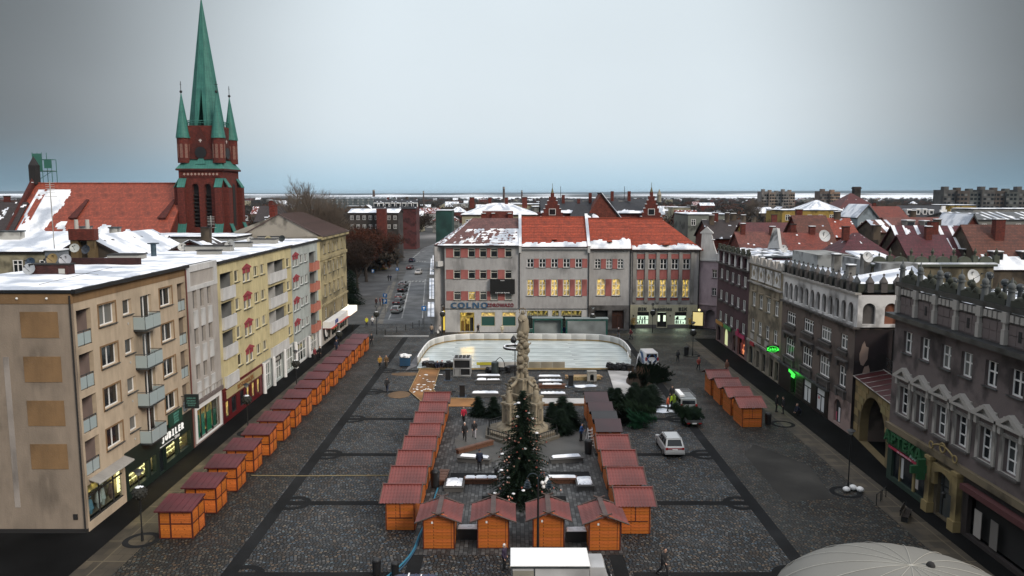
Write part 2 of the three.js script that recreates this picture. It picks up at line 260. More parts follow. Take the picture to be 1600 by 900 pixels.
rawGeo('promenade',sheet(-25.4,-18.7,-134,-24,.004,8,80,tone(211)),M_row,'rows of small pavers on the side of the square by the long kiosk row','paving');
rawGeo('promenade',sheet(19.3,28.4,-128,-24,.004,8,80,tone(221)),M_row,'rows of small pavers on the side with the four kiosks','paving');
rawGeo('pavement',sheet(-28.1,-25.4,-128,-24,.006),M_slab,'pale slab pavement along the pale apartment blocks','pavement');
rawGeo('pavement',sheet(28.4,30.6,-124,-24,.006),M_slab,'pale slab pavement along the dark tenements','pavement');
rawGeo('pavement',sheet(12,28.39,-131.5,-129.6,.007),M_slab,'pale slab strip before the cream shop','pavement');
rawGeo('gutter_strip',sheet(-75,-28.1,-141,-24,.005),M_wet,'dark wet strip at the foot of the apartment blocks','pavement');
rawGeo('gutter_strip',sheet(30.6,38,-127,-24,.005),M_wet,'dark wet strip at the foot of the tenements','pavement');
rawGeo('plaza_paving',flat([[-6.9,-49],[7.7,-49],[7.7,-79],[5.5,-83.5],[-4.5,-83.5],[-6.9,-79]],.005),M_pave,'grey paver rows round the monument between the stalls','paving');
rawGeo('plaza_circle',flat(circle(1,-73,6.6),.009),mat([.10,.097,.088],'asphalt'),'smooth grey ground round the monument','paving');
{ // dark bands of stone that divide the square, with rings where they meet
  const L = [];for (const z of [-46.2,-57.7,-69.0,-80.4,-91.9]) { L.push(sheet(-17.55,-6.92,z - .4,z + .4,.008),sheet(7.72,18.35,z - .4,z + .4,.008));}
  L.push(sheet(-18.5,-17.55,-128,-24,.01),sheet(18.35,19.3,-126,-24,.01),sheet(-6.85,-5.9,-49,-24,.0085),sheet(6.5,7.45,-49,-24,.0085),sheet(-17.55,18.35,-103.6,-102.9,.008));
  rawGeo('stone_band',merge(L),M_band,'dark stone bands dividing the square','paving');
  const R = [];for (const z of [-46.2,-57.7,-69.0,-80.4,-91.9,-103.2]) R.push(flat(circle(-17.1,z,1.35),.013,[circle(-17.1,z,.85)]),flat(circle(17.9,z,1.35),.013,[circle(17.9,z,.85)]));
  for (const [x,z] of [[-25.9,-51.2],[-26.6,-75.5],[27.1,-59.9],[27.0,-113.2],[28.5,-78.5]]) R.push(flat(circle(x,z,1.25),.016,[circle(x,z,.85)]));
  rawGeo('stone_ring',merge(R),M_band,'dark stone rings set in the paving','paving');
  const S = [];for (const [x,z,w,d] of [[-3.2,-63.3,4.2,1.9],[5.0,-63.4,3.4,2.4],[-1.3,-57.6,2.2,3],[3.5,-58,1.6,2.2]]) S.push(sheet(x - w / 2,x + w / 2,z - d / 2,z + d / 2,.012));
  rawGeo('asphalt_patch',merge(S),M_band,'dark rectangles in the paver floor round the tall spruce','paving');
  rawGeo('repair_patch',flat([[21.5,-58],[25.6,-58.5],[26.5,-66],[23.4,-72],[21.6,-69]],.009),mat([.05,.047,.041],'grime',{ roughness: .85,specularIntensity: .5 }),'smooth pale repair in the paving near the lamp with rubbish bags','paving');
}
// street leaving the square
{
  const road = [[-26.99,-133.02],[-13.28,-134.29],[-17.16,-154.21],[-19.52,-173.14],[-23.64,-211.98],[-27.51,-249.03],[-30.59,-295.31],[-32.42,-329.2],[-33.24,-362.41],[-26.14,-392.03],[-13.62,-408.72],[-14.43,-433.29],[-36.94,-403],[-40.29,-345.01],[-38.78,-301.52],[-34.18,-249.03],[-29.14,-197.26],[-26.1,-163.14],[-24.92,-146.19]];
  rawGeo('road',flat(road,-.03),M_road,'grey asphalt street leading away from the square','road');
  rawGeo('town_ground',flat([[-55.45,-131.15],[-30.9,-142],[38,-142],[60,-142],[110,-330],[-130,-330],[-120,-150]],-.045),mat([.06,.057,.052],'asphalt'),'dark ground behind the square','ground');
  rawGeo('car_park',flat([[-45.91,-182.06],[-29.99,-182.06],[-35.57,-238.62],[-49.34,-295.31],[-74.01,-295.31]],-.026),mat([.09,.092,.096],'asphalt'),'asphalt car park behind the corner tenement','ground');
  const W = [],mk = mat([.4,.4,.39],'asphalt'),line = (a,b,w,y = -.02) => { const dx = b[0] - a[0],dz = b[1] - a[1],l = Math.hypot(dx,dz),nx = -dz / l * w / 2,nz = dx / l * w / 2;W.push(flat([[a[0] - nx,a[1] - nz],[b[0] - nx,b[1] - nz],[b[0] + nx,b[1] + nz],[a[0] + nx,a[1] + nz]],y));};
  line([-23.93,-146.96],[-25.72,-167],.25);line([-21.55,-148.51],[-28.39,-213.57],.28);line([-23.93,-146.96],[-21.55,-148.51],.25);line([-17.54,-148.51],[-24.82,-218.49],.2);
  for (const [a,b] of [[[-29.95,-212.61],[-29.42,-212.61]],[[-28.96,-212.61],[-28.46,-212.61]],[[-27.99,-212.61],[-27.46,-212.61]],[[-26.96,-212.61],[-26.46,-212.61]],[[-25.96,-212.61],[-25.43,-212.61]],[[-24.96,-212.61],[-24.43,-212.61]]]) line(a,b,3.2);
  for (const [a,b] of [[[-34.47,-276.76],[-34.01,-276.76]],[[-33.55,-276.76],[-33.08,-276.76]],[[-32.62,-276.76],[-32.16,-276.76]],[[-31.7,-276.76],[-31.23,-276.76]]]) line(a,b,3);
  line([-37.85,-292.3],[-38.68,-321.82],.35);line([-38.03,-325.47],[-37.52,-333.01],.3);
  rawGeo('road_marking',merge(W),mk,'white lines and crossings painted on the street','road marking');
  rawGeo('kerb_line',merge([sheet(-21.9,-14.2,-129.6,-129.0,.01)]),mat([.6,.6,.58],'asphalt'),'pale stone strip where the square meets the street','paving');
  const S = [];for (const q of [[[-16.71,-150.1],[-16.13,-150.1],[-18.31,-171.05],[-18.91,-171.05]],[[-15.97,-150.1],[-15.37,-150.1],[-17.5,-171.05],[-18.13,-171.05]],[[-19.19,-176.38],[-18.69,-176.38],[-23.18,-220.18],[-23.81,-220.18]],[[-18.54,-176.38],[-17.95,-176.38],[-22.33,-220.18],[-23.03,-220.18]],[[-24.85,-230.89],[-24.31,-230.89],[-30.22,-289.34],[-30.66,-289.34]],[[-24.14,-230.89],[-23.6,-230.89],[-30.95,-304.73],[-31.51,-304.73]]]) S.push(flat(q,.02));
  rawGeo('snow_strip',merge(S),C.snow,'flat snow left in strips along the pavement beside the street','snow').userData.kind = 'stuff';
  const V = [];for (const q of [[[-26.31,-140.35],[-25.6,-140.35],[-32.35,-202.9],[-32.86,-202.9]],[[-25.13,-140.35],[-24.06,-140.35],[-32.18,-211.98],[-33.07,-211.98]]]) V.push(flat(q,-.02));
  rawGeo('pavement',merge(V),mat([.26,.255,.24],'slabs'),'pale slab path along the parked cars','pavement');
}

// ---------------------------------------------------------------- apartment blocks along the west side
const LX = -30.3,turnL = Math.PI / 2;
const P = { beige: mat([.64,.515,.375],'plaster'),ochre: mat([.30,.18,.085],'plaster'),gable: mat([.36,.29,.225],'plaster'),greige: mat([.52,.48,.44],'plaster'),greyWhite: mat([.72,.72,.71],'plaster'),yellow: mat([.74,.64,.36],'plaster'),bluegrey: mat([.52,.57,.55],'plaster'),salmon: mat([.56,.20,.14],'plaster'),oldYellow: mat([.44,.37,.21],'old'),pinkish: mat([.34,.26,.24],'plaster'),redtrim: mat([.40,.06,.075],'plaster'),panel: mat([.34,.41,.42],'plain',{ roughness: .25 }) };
function roofFlat(F,x0,x1,y,d,front = .35,seed = 1,nohole) {   // flat roof with gutter, upstand and snow
  F.box('gutter',x1 - x0,.28,.3,(x0 + x1) / 2,y,front - .15,C.black);
  const r = part('roof',B(x1 - x0,.2,d + front - .3,(x0 + x1) / 2,y + .02,-(d - front + .3) / 2),C.black,F.g),e = .12;
  stuff(part('snow',snowOn([x0 + e,y + .23,front - .1],[x1 - e,y + .23,front - .1],[x1 - e,y + .23,-d + e],[x0 + e,y + .23,-d + e],(u,v,lu,lv) => nohole ? 1 : (v * lv < .28 && vn(u * lu * 1.6,2.5,999,seed) > .66) ? -1 : 1,.12,.28),C.snow,F.g));
  return r;
}
function dish(label,x,y,z,r,turn,m,tilt = .35) {
  const t = thing('satellite_dish',label,'satellite dish',[x,y,z],turn,'satellite dishes on the roofs');
  part('reflector',new THREE.SphereGeometry(r * 1.9,18,5,0,Math.PI * 2,0,.55).rotateX(-Math.PI / 2 - tilt).translate(0,.35 + r,r * 1.6),mat(m,'plain',{ side: THREE.DoubleSide,roughness: .5 }),t);
  part('mast',[bar([0,0,-.15],[0,.35 + r,-.15],.03),bar([0,.35 + r,-.15],[0,.35 + r,.02],.03)],C.iron,t);
  part('arm',[bar([0,.36,0],[0,.3 + r,r * 1.5],.018),B(.09,.09,.16,0,.26 + r,r * 1.5)],C.iron,t);
  return t;
}
function chimney(parent,x,y,z,w,d,h,m,cap = C.zinc,snow = true) {
  if (parent.parent !== scene) return part('chimney',[B(w,h,d,x,y,z),B(w + .16,.1,d + .16,x,y + h,z)],m,parent);
  const c = part('chimney',B(w,h,d,x,y,z),m,parent);
  part('cap',B(w + .16,.1,d + .16,x,y + h,z),cap,c);if (snow) stuff(part('snow',B(w + .05,.09,d + .05,x,y + h + .1,z),C.snow,c));
  return c;
}
{ // nearest block: beige with loggias, balconies and shops
  const F = new Facade('apartment_block','nearest beige apartment block with brown panels on its end wall',[LX,0,-52.5],turnL,18.3),D = 11.6;
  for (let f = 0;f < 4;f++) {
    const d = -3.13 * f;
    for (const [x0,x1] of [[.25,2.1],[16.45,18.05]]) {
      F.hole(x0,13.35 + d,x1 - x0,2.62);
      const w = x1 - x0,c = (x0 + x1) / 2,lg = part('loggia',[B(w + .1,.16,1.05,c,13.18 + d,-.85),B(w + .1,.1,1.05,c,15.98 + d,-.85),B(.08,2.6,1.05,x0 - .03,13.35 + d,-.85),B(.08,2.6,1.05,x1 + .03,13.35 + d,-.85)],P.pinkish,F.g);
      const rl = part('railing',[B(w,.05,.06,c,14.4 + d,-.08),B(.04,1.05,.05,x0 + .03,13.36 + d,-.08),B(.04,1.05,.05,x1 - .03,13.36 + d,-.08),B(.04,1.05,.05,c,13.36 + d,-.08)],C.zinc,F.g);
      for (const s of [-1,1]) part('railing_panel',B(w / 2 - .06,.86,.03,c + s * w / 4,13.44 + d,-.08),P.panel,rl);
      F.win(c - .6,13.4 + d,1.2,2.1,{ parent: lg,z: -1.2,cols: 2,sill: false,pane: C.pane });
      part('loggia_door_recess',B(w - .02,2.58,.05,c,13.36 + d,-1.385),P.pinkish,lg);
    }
    for (const [x0,w] of [[3.15,2.35],[12.95,2.35]]) {
      const m = F.win(x0,14.33 + d,w,1.58,{ cols: 2,rec: .24,fw: .09 });
      part('surround',poly([[-.16,-.12],[w + .16,-.12],[w + .16,1.7],[-.16,1.7]],[[[.0,0],[w,0],[w,1.58],[.0,1.58]]],.03).translate(-w / 2,0,.24 + .032),P.ochre,m);
    }
    F.win(6.65,14.6 + d,1.4,1.22,{ cols: 1,rec: .24,fw: .1 });
    F.win(9.5,13.5 + d,1.9,2.25,{ cols: 2,rec: .24,sill: false,fw: .1 });
    const bx = 8.1,bw = 2.7,by = 13.1 + d,b = part('balcony',[B(bw,.14,.98,bx + bw / 2,by,.49),B(bw,.05,.05,bx + bw / 2,by + 1.22,.96),B(.05,.05,.96,bx + .03,by + 1.22,.48),B(.05,.05,.96,bx + bw - .03,by + 1.22,.48),B(.04,1.1,.04,bx + bw / 2,by + .13,.96),B(.04,1.1,.04,bx + .04,by + .13,.96),B(.04,1.1,.04,bx + bw - .04,by + .13,.96)],C.zinc,F.g);
    for (const s of [-1,1]) part('balcony_panel',B(bw / 2 - .06,1.0,.03,bx + bw / 2 + s * bw / 4,by + .16,.985),P.panel,b);
    for (const x of [bx + .015,bx + bw - .015]) part('balcony_panel',B(.03,1.0,.9,x,by + .16,.48),P.panel,b);
    part('vent_cover',Cy(.1,.1,.03,0,0,0,10).rotateX(Math.PI / 2).translate(7.3,13.9 + d,.01),C.offwhite,F.g);
  }
  F.hole(.2,.6,5.0,2.75);                                                  // draper's window
  F.hole(5.9,.62,3.35,1.5);F.hole(9.55,.62,1.0,1.5);F.hole(11.15,.1,1.15,2.05);F.hole(12.5,.62,2.4,1.5);F.hole(15.15,.62,2.45,1.5);
  F.wall('wall',0,18.3,3.9,16.55,P.beige);F.wall('top_band',0,18.3,16.551,17.25,P.ochre,.03,.35);
  F.wall('shop_wall',0,5.5,0,3.899,P.beige);F.wall('shop_front',5.501,18.3,0,3.899,mat([.012,.022,.017],'plain',{ roughness: .4 }),.06,.38);
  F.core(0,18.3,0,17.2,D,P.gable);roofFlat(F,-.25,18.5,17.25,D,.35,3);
  // end wall towards the viewer
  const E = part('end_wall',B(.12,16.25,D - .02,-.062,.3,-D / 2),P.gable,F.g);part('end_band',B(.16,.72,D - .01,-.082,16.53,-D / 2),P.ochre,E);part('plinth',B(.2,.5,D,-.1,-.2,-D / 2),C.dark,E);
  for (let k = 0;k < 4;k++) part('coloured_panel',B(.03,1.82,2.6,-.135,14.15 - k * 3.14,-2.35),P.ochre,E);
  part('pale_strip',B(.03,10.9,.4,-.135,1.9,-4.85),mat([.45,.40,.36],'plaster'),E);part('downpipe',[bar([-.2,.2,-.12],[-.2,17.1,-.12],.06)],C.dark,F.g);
  for (let k = 0;k < 2;k++) part('wall_lamp',Sp(.09,-.18,16.9,-1.7 - k * 2.05,8),C.white,E);
  part('meter_box',B(.06,.4,.3,-.15,1.0,-.8),C.dark,E);
  part('downpipe',[bar([18.2,.1,.1],[18.2,17.1,.1],.07)],mat([.14,.05,.04],'plain'),F.g);
  // shop displays
  const sh = part('shop_display',[B(4.9,2.6,.06,2.7,.65,-1.3)],mat([.18,.15,.09],'grime'),F.g);
  part('lit_back',[B(4.9,.75,.05,2.7,2.5,-.5)],C.litDim,sh);
  part('window_frame',[B(5.0,.1,.09,2.7,2.4,-.15),B(.08,2.75,.09,1.9,.6,-.16),B(.1,2.75,.09,3.9,.6,-.16),B(5,.09,.09,2.7,.6,-.15)],C.dark,sh);part('pane',B(4.98,2.7,.012,2.7,.62,-.2),C.shopglass,sh);
  for (const [x,c,h] of [[1.1,[.25,.3,.35],1.4],[1.6,[.1,.22,.3],1.2],[2.7,[.6,.6,.58],1.55],[3.3,[.4,.42,.4],1.5],[4.5,[.2,.12,.1],1.3]]) part('garment',[Cy(.26,.12,h * .6,x,.7 + h * .3,-.7,8),Cy(.1,.22,h * .35,x,.68,-.7,8),Sp(.1,x,.78 + h,-.7,8)],mat(c),sh);
  const aw = part('awning',slab([[.4,3.5,.75],[5.5,3.5,.75],[5.5,3.76,.02],[.4,3.76,.02]],.06),mat([.36,.34,.31],'plaster'),F.g);part('awning_edge',B(5.1,.12,.05,2.95,3.38,.75),C.offwhite,aw);
  for (const [x0,w] of [[5.9,3.35],[9.55,1.0],[12.5,2.4],[15.15,2.45]]) {
    const s = part('shop_display',B(w + .1,1.6,.05,x0 + w / 2,.6,-.9),C.litWhite,F.g),it = [],r = rng(x0 * 100 | 0);
    for (let y = 0;y < 3;y++) { it.push(B(w,.03,.4,x0 + w / 2,.85 + y * .42,-.6));for (let i = 0;i < w * 6;i++) it.push(B(.06 + r() * .1,.05 + r() * .2,.08,x0 + r() * w,.88 + y * .42,-.55 + r() * .2));}
    stuff(part('jewellery',it,mat([.22,.17,.07],'plain',{ roughness: .3 }),s));part('pane',B(w,1.5,.012,x0 + w / 2,.62,-.1),C.shopglass,s);
    const L = new THREE.RectAreaLight(0xffe6a0,3.2,w,1.3);L.position.set(LX + .15,1.4,-52.5 - x0 - w / 2);L.rotation.y = -Math.PI / 2;L.lookAt(LX + 10,.4,-52.5 - x0 - w / 2);scene.add(L);L.name = 'shop_window_light';
  }
  part('door',[B(1.1,2.0,.06,11.72,.1,-.2)],C.pane,F.g);
  const sg = part('sign_lettering',[...'JUBILER'].map((q,i) => text(q,.6,.06,1.0).translate(11.9 + i * .66,2.98,.07)),mat([.8,.8,.78],'plain',{ emit: [.25,.25,.24] }),F.g);
  part('script_lettering',[text('Silver',.28,.03).translate(14.7,2.4,.07),B(2.6,.05,.05,12.6,2.36,.09)],C.white,F.g);
  const gs = part('shop_sign',B(2.6,1.15,.12,14.4,3.62,.16),mat([.012,.06,.04],'plain',{ roughness: .4 }),F.g);
  part('sign_lettering',[.85,.6,.36,.12].map((y,i) => text(['JUBILER','ZEGARY','ZLOTO','SREBRO'][i],.17,.012,1.2).translate(14.4,3.72 + y,.222)),mat([.10,.30,.24]),gs);
  const ps = thing('projecting_sign','black projecting shop sign on the beige block above the jeweller','sign',[LX + .1,4.55,-52.5 - 16.1],0);
  part('panel',B(1.25,1.3,.22,.85,0,0),mat([.01,.016,.016]),ps);part('bracket',[bar([-.1,1.1,0],[.4,1.1,0],.03),bar([-.1,.2,0],[.4,.2,0],.03)],C.iron,ps);
  part('sign_lettering',[.95,.72,.5,.3].map((y,i) => text(['JUBILER','SREBRO','ZEGARKI','ZLOTO'][i],.13,.01,1.2).translate(.85,y,.112)),mat([.1,.26,.22]),ps);
  // roof furniture
  const ch = chimney(F.g,9.8,17.45,-7.2,1.0,3.2,.9,mat([.085,.03,.028],'brick'),C.dark,false);
  part('mortar_patch',B(.02,.4,.5,9.29,17.65,-6.1),C.offwhite,ch);
  chimney(F.g,16.4,17.45,-10.6,1.6,1.2,1.5,mat([.2,.22,.24],'grime'),C.zinc);part('parapet',B(.3,.75,8,18.2,17.45,-8),mat([.06,.02,.02],'brick'),F.g);
  part('lightning_wire',[bar([2,17.62,-3.5],[15,17.62,-5],.015),bar([9,17.62,-3],[12,17.62,-10],.015)],C.iron,F.g);
}
dish('grey satellite dish low at the end of the red roof chimney',-38.9,17.5,-61.6,.48,.1,[.32,.34,.36]);dish('dark blue satellite dish behind the grey dish on the beige block',-39.9,17.9,-63.4,.42,.0,[.02,.04,.07]);
dish('rusty yellow satellite dish above the red roof chimney',-37.7,18.2,-62.8,.48,-.05,[.24,.17,.07]);dish('large pale satellite dish at the end of the red roof chimney',-36.4,18.15,-62.4,.5,.1,[.36,.37,.4]);
dish('pale satellite dish beside the grey stair chimney',-40.2,18.6,-70.5,.42,.3,[.34,.36,.34]);dish('dark satellite dish beside the grey stair chimney',-38.9,18.5,-70.0,.42,-.1,[.015,.02,.03]);

{ // narrow stair block with pale vertical panels
  const F = new Facade('apartment_block','narrow grey stair block with pale vertical panels',[LX,0,-70.85],turnL,7.55),W = 7.55;
  F.hole(.9,.35,5.9,3.1);
  for (let r = 0;r < 3;r++) for (let c = 0;c < 3;c++) { const x = 1.35 + c * 1.75,y = [13.15,9.65,6.2][r];F.hole(x,y,.95,[1.75,1.6,1.5][r]);const o = part('recess_panel',B(1.0,1.8,.05,x + .475,y - .02,-.3),mat([.22,.21,.2],'plaster'),F.g);part('pale_panel',B(.98,1.68,.08,x + .475,y - 1.86,.035),P.greyWhite,o);}
  F.wall('wall',0,W,4.3,14.95,P.greige);F.wall('shop_wall',0,W,0,3.9,P.pinkish,.0);F.wall('band',0,W,3.9,4.3,mat([.2,.16,.15],'plaster'),.18,.5);
  F.core(0,W,0,17.2,11.2,P.greige);
  part('top_frame',poly([[0,14.95],[W,14.95],[W,17.35],[0,17.35]],[[[.9,15.35],[W - .9,15.35],[W - .9,16.75],[.9,16.75]]],.35).translate(0,0,.05),P.greyWhite,F.g);part('top_panel',B(W - 1.7,1.5,.1,W / 2,15.3,-.12),P.greige,F.g);
  const r = part('roof',B(W - .05,.15,11,W / 2,17.2,-5.85),C.black,F.g);stuff(part('snow',snowOn([.1,17.4,-.4],[W - .1,17.4,-.4],[W - .1,17.4,-11],[.1,17.4,-11],snowAll,.1,.4),C.snow,r));
  part('ledge_rail',[B(W,.06,.06,W / 2,5.0,.16),...[...Array(8)].map((_,i) => B(.05,.72,.05,.2 + i * 1.02,4.3,.16))],P.greige,F.g);
  part('shop_frame',poly([[.55,.2],[7.2,.2],[7.2,3.85],[.55,3.85]],[[[.95,.36],[6.75,.36],[6.75,3.4],[.95,3.4]]],.1).translate(0,0,.06),C.white,F.g);
  const s = part('shop_display',B(5.9,3.1,.05,3.85,.35,-.9),C.litDim,F.g);part('pane',B(5.88,3.08,.012,3.85,.36,-.15),C.shopglass,s);
  [[1.5,.9,[.02,.16,.09]],[2.75,.8,[.03,.22,.14]],[4.2,1.3,[.01,.2,.09]],[5.6,.9,[.012,.12,.07]]].forEach(([x,w,c],i) => part('window_poster',B(w,2.3 - i * .15,.02,x,.45,-.18),mat(c),s));
  part('window_poster',[B(.6,.5,.02,1.5,2.75,-.18),B(.7,.5,.02,2.9,2.8,-.18)],mat([.45,.2,.05]),s);
  part('window_frame',[B(.08,3.1,.08,2.1,.35,-.1),B(.08,3.1,.08,3.4,.35,-.1),B(.08,3.1,.08,5.0,.35,-.1)],C.dark,s);
}
function redPair(F,x,y,w) {                         // coupled windows under a small red peak
  const p = w / 2 - .12;for (const s of [0,1]) F.win(x + s * (p + .24),y,p,1.5,{ cols: 1,rows: .62,rec: .14,fw: .07,pane: C.pane3 });
  const h = part('red_hood',[poly([[-.15,1.5],[w + .15,1.5],[w + .15,1.62],[w / 2,2.05],[-.15,1.62]],null,.09),B(.2,.62,.06,w / 2,1.0,-.03),...[0,1].map((s) => B(p - .1,.5,.02,p / 2 + s * (p + .24),1.0,-.12))],P.redtrim,F.g);h.position.set(x,y,.09);
}
function loggia(F,x,y,w,h,parapetMat,split,out = .22) {
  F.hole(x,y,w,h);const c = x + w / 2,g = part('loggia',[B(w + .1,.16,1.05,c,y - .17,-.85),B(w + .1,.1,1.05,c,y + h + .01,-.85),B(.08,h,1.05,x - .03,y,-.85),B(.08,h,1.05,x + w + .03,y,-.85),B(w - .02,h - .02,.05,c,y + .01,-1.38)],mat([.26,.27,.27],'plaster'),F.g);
  const n = split ? 2 : 1;for (let i = 0;i < n;i++) { const pw = w / n;part('parapet',B(pw - .03,1.3,.1,x + pw * (i + .5),y - .08,out),parapetMat,g);F.win(x + pw * i + pw * .3,y + .05,pw * .55,h - .5,{ parent: g,z: -1.2,cols: 2,sill: false });if (i) part('divider',B(.1,h,1.0,x + pw,y,-.8),P.greyWhite,g);}
  part('parapet_return',[B(.06,1.3,out + .12,x + .03,y - .08,out / 2 - .02),B(.06,1.3,out + .12,x + w - .03,y - .08,out / 2 - .02)],parapetMat,g);
  return g;
}
const whiteWin = { rec: .14,fw: .08,frame: mat([.66,.63,.5],'plain',{ roughness: .5 }) };
{ // long yellow block
  const F = new Facade('apartment_block','long yellow apartment block with white loggia parapets',[LX,0,-78.42],turnL,26.6),W = 26.6,D = 14;
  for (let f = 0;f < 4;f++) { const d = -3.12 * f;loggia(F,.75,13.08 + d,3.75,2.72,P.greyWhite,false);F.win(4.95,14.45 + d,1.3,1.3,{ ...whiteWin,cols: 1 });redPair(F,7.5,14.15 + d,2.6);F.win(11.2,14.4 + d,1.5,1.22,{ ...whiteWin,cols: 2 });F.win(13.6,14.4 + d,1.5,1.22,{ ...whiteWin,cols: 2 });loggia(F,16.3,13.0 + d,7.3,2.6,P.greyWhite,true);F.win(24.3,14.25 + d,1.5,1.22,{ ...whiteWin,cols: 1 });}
  F.wall('wall',0,W,3.75,16.9,P.yellow);F.core(0,W,0,16.85,D,P.oldYellow);roofFlat(F,-.05,W,16.9,D,.3,5);
  // restaurant front
  const red = mat([.10,.010,.012],'plain',{ roughness: .4 });
  for (const [x,w] of [[.7,1.0],[2.4,1.5],[5.0,1.3],[7.1,1.0],[8.9,1.0],[10.7,1.0]]) { F.hole(x,.5,w,1.75);const s = part('shop_window',poly([[x,.5],[x + w,.5],[x + w,2.25],[x,2.25]],[[[x + .08,.58],[x + w - .08,.58],[x + w - .08,2.17],[x + .08,2.17]]],.08).translate(0,0,-.04),C.dark,F.g);part('pane',B(w - .1,1.66,.02,x + w / 2,.54,-.1),w < 1.2 ? C.litDim : C.pane,s);}
  F.wall('shop_front',0,12.6,0,2.5,red,.04,.36);F.wall('sign_board',.5,12.3,2.5,3.45,mat([.56,.46,.24],'plaster'),.14,.45);F.wall('trim',0,12.6,3.45,3.75,red,.1,.4);F.box('shop_bracket',.5,.95,.4,.25,2.5,.02,red);F.box('shop_bracket',.3,.95,.4,12.45,2.5,.02,red);
  part('sign_lettering',text('RESTAURACJA',.5,.05,1.15).translate(6.6,2.95,.15),mat([.22,.1,.03]),F.g);
  // glazed shops between white columns
  const bays = [[12.9,16.2],[16.9,20.9],[21.6,26.2]];
  bays.forEach(([a,b],k) => { F.hole(a,.25,b - a,3.3);const w = b - a,c = (a + b) / 2,s = part('shop_display',B(w,3.3,.06,c,.25,-1.3),mat([.05,.052,.05],'grime'),F.g);part('pane',B(w - .02,3.25,.012,c,.27,-.2),C.shopglass,s);part('window_frame',[...[...Array(5)].map((_,i) => B(.07,3.3,.07,a + .04 + i * (w - .08) / 4,.25,-.18)),B(w,.08,.07,c,1.75,-.17),B(w,.35,.07,c,3.2 - .01,-.16)],C.white,s);const it = [];for (let i = 0;i < 7;i++) it.push(B(.25 + rnd() * .3,.5 + rnd() * 1.1,.3,a + .3 + i * (w - .6) / 6,.3,-.7));stuff(part('shop_goods',it,mat([.14,.12,.1]),s));if (k === 1) part('shop_sign',B(w * .9,.9,.1,c,2.6,-.05),C.black,s);});
  F.wall('shop_wall',12.6,W,0,3.75,P.bluegrey,-.02);for (const x of [12.75,16.55,21.25,26.4]) part('column',Cy(.22,.22,3.7,x,0,.28,14),C.white,F.g);
  part('sign_lettering',text('moda',.5,.02).translate(18.9,3.05,.012),C.offwhite,F.g);
  for (const [x,z,w,d,h] of [[9.0,-4.2,1.3,2.4,.55],[14.2,-6.2,1.4,5.4,.75],[2.6,-10.4,2.0,3.2,.6],[21,-5.2,1.2,3.4,.7]]) chimney(F.g,x,17.1,z,w,d,h,mat([.40,.39,.36],'old'),C.dark,false);
  part('vent_pipe',[Cy(.3,.3,1.5,6.1,17.1,-9.2,8),B(.9,.12,.9,6.1,18.6,-9.2)],mat([.12,.18,.22],'metal'),F.g);
}
dish('pale satellite dish at the near end of the long yellow block chimney',-39.6,17.2,-92.1,.5,.3,[.4,.4,.38]);dish('grey satellite dish at the far end of the long yellow block chimney',-34.0,17.3,-92.5,.62,.2,[.33,.34,.34]);dish('grey satellite dish in front of the far yellow block chimney',-36.2,17.2,-98.8,.5,.2,[.36,.37,.36]);
{ // grey-blue block with salmon balconies
  const F = new Facade('apartment_block','grey blue apartment block with salmon balcony parapets',[LX,0,-105.03],turnL,15.9),W = 15.9,D = 14;
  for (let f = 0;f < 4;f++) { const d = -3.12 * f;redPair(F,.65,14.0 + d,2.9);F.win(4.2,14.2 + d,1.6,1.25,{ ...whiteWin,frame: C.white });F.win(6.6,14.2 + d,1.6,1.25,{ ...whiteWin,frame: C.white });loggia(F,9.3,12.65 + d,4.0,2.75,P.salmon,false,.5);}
  F.wall('wall',0,14.2,3.2,16.8,P.bluegrey);F.wall('yellow_strip',14.201,W,3.2,16.8,P.yellow,.02);F.core(0,W,0,16.75,D,P.bluegrey);roofFlat(F,0,W + .1,16.8,D,.3,8);
  for (const [a,b] of [[.5,6.5],[7.5,12.5]]) { F.hole(a,.25,b - a,2.7);const w = b - a,c = (a + b) / 2,s = part('shop_display',B(w,2.7,.06,c,.25,-1.2),mat([.06,.055,.045],'grime'),F.g);part('pane',B(w - .02,2.66,.012,c,.27,-.2),C.shopglass,s);part('window_frame',[...[...Array(5)].map((_,i) => B(.07,2.7,.07,a + .04 + i * (w - .08) / 4,.25,-.18)),B(w,.08,.07,c,1.6,-.17)],C.white,s);part('lit_sign',B(w * .3,.5,.05,c + w * .2,1.9,-.5),C.litDim,s);}
  F.wall('shop_wall',0,W,0,3.2,P.greyWhite,-.02);for (const x of [.2,7.0,13.0]) part('column',Cy(.2,.2,3.15,x,0,.28,12),C.white,F.g);
  for (const [x,z,w,d,h] of [[3.4,-4.6,1.3,3.4,.75],[10.4,-6,1.2,3.4,.7]]) chimney(F.g,x,17.0,z,w,d,h,mat([.40,.39,.36],'old'),C.dark,false);
}
dish('pale satellite dish on the grey blue block beside the long chimney',-36.9,17.1,-108.4,.5,.2,[.42,.42,.4]);dish('cream satellite dish on the grey blue block',-34.8,17.1,-109.6,.5,.1,[.45,.4,.25]);dish('black satellite dish on the grey blue block',-33.4,17.1,-111.5,.5,-.1,[.015,.02,.02]);
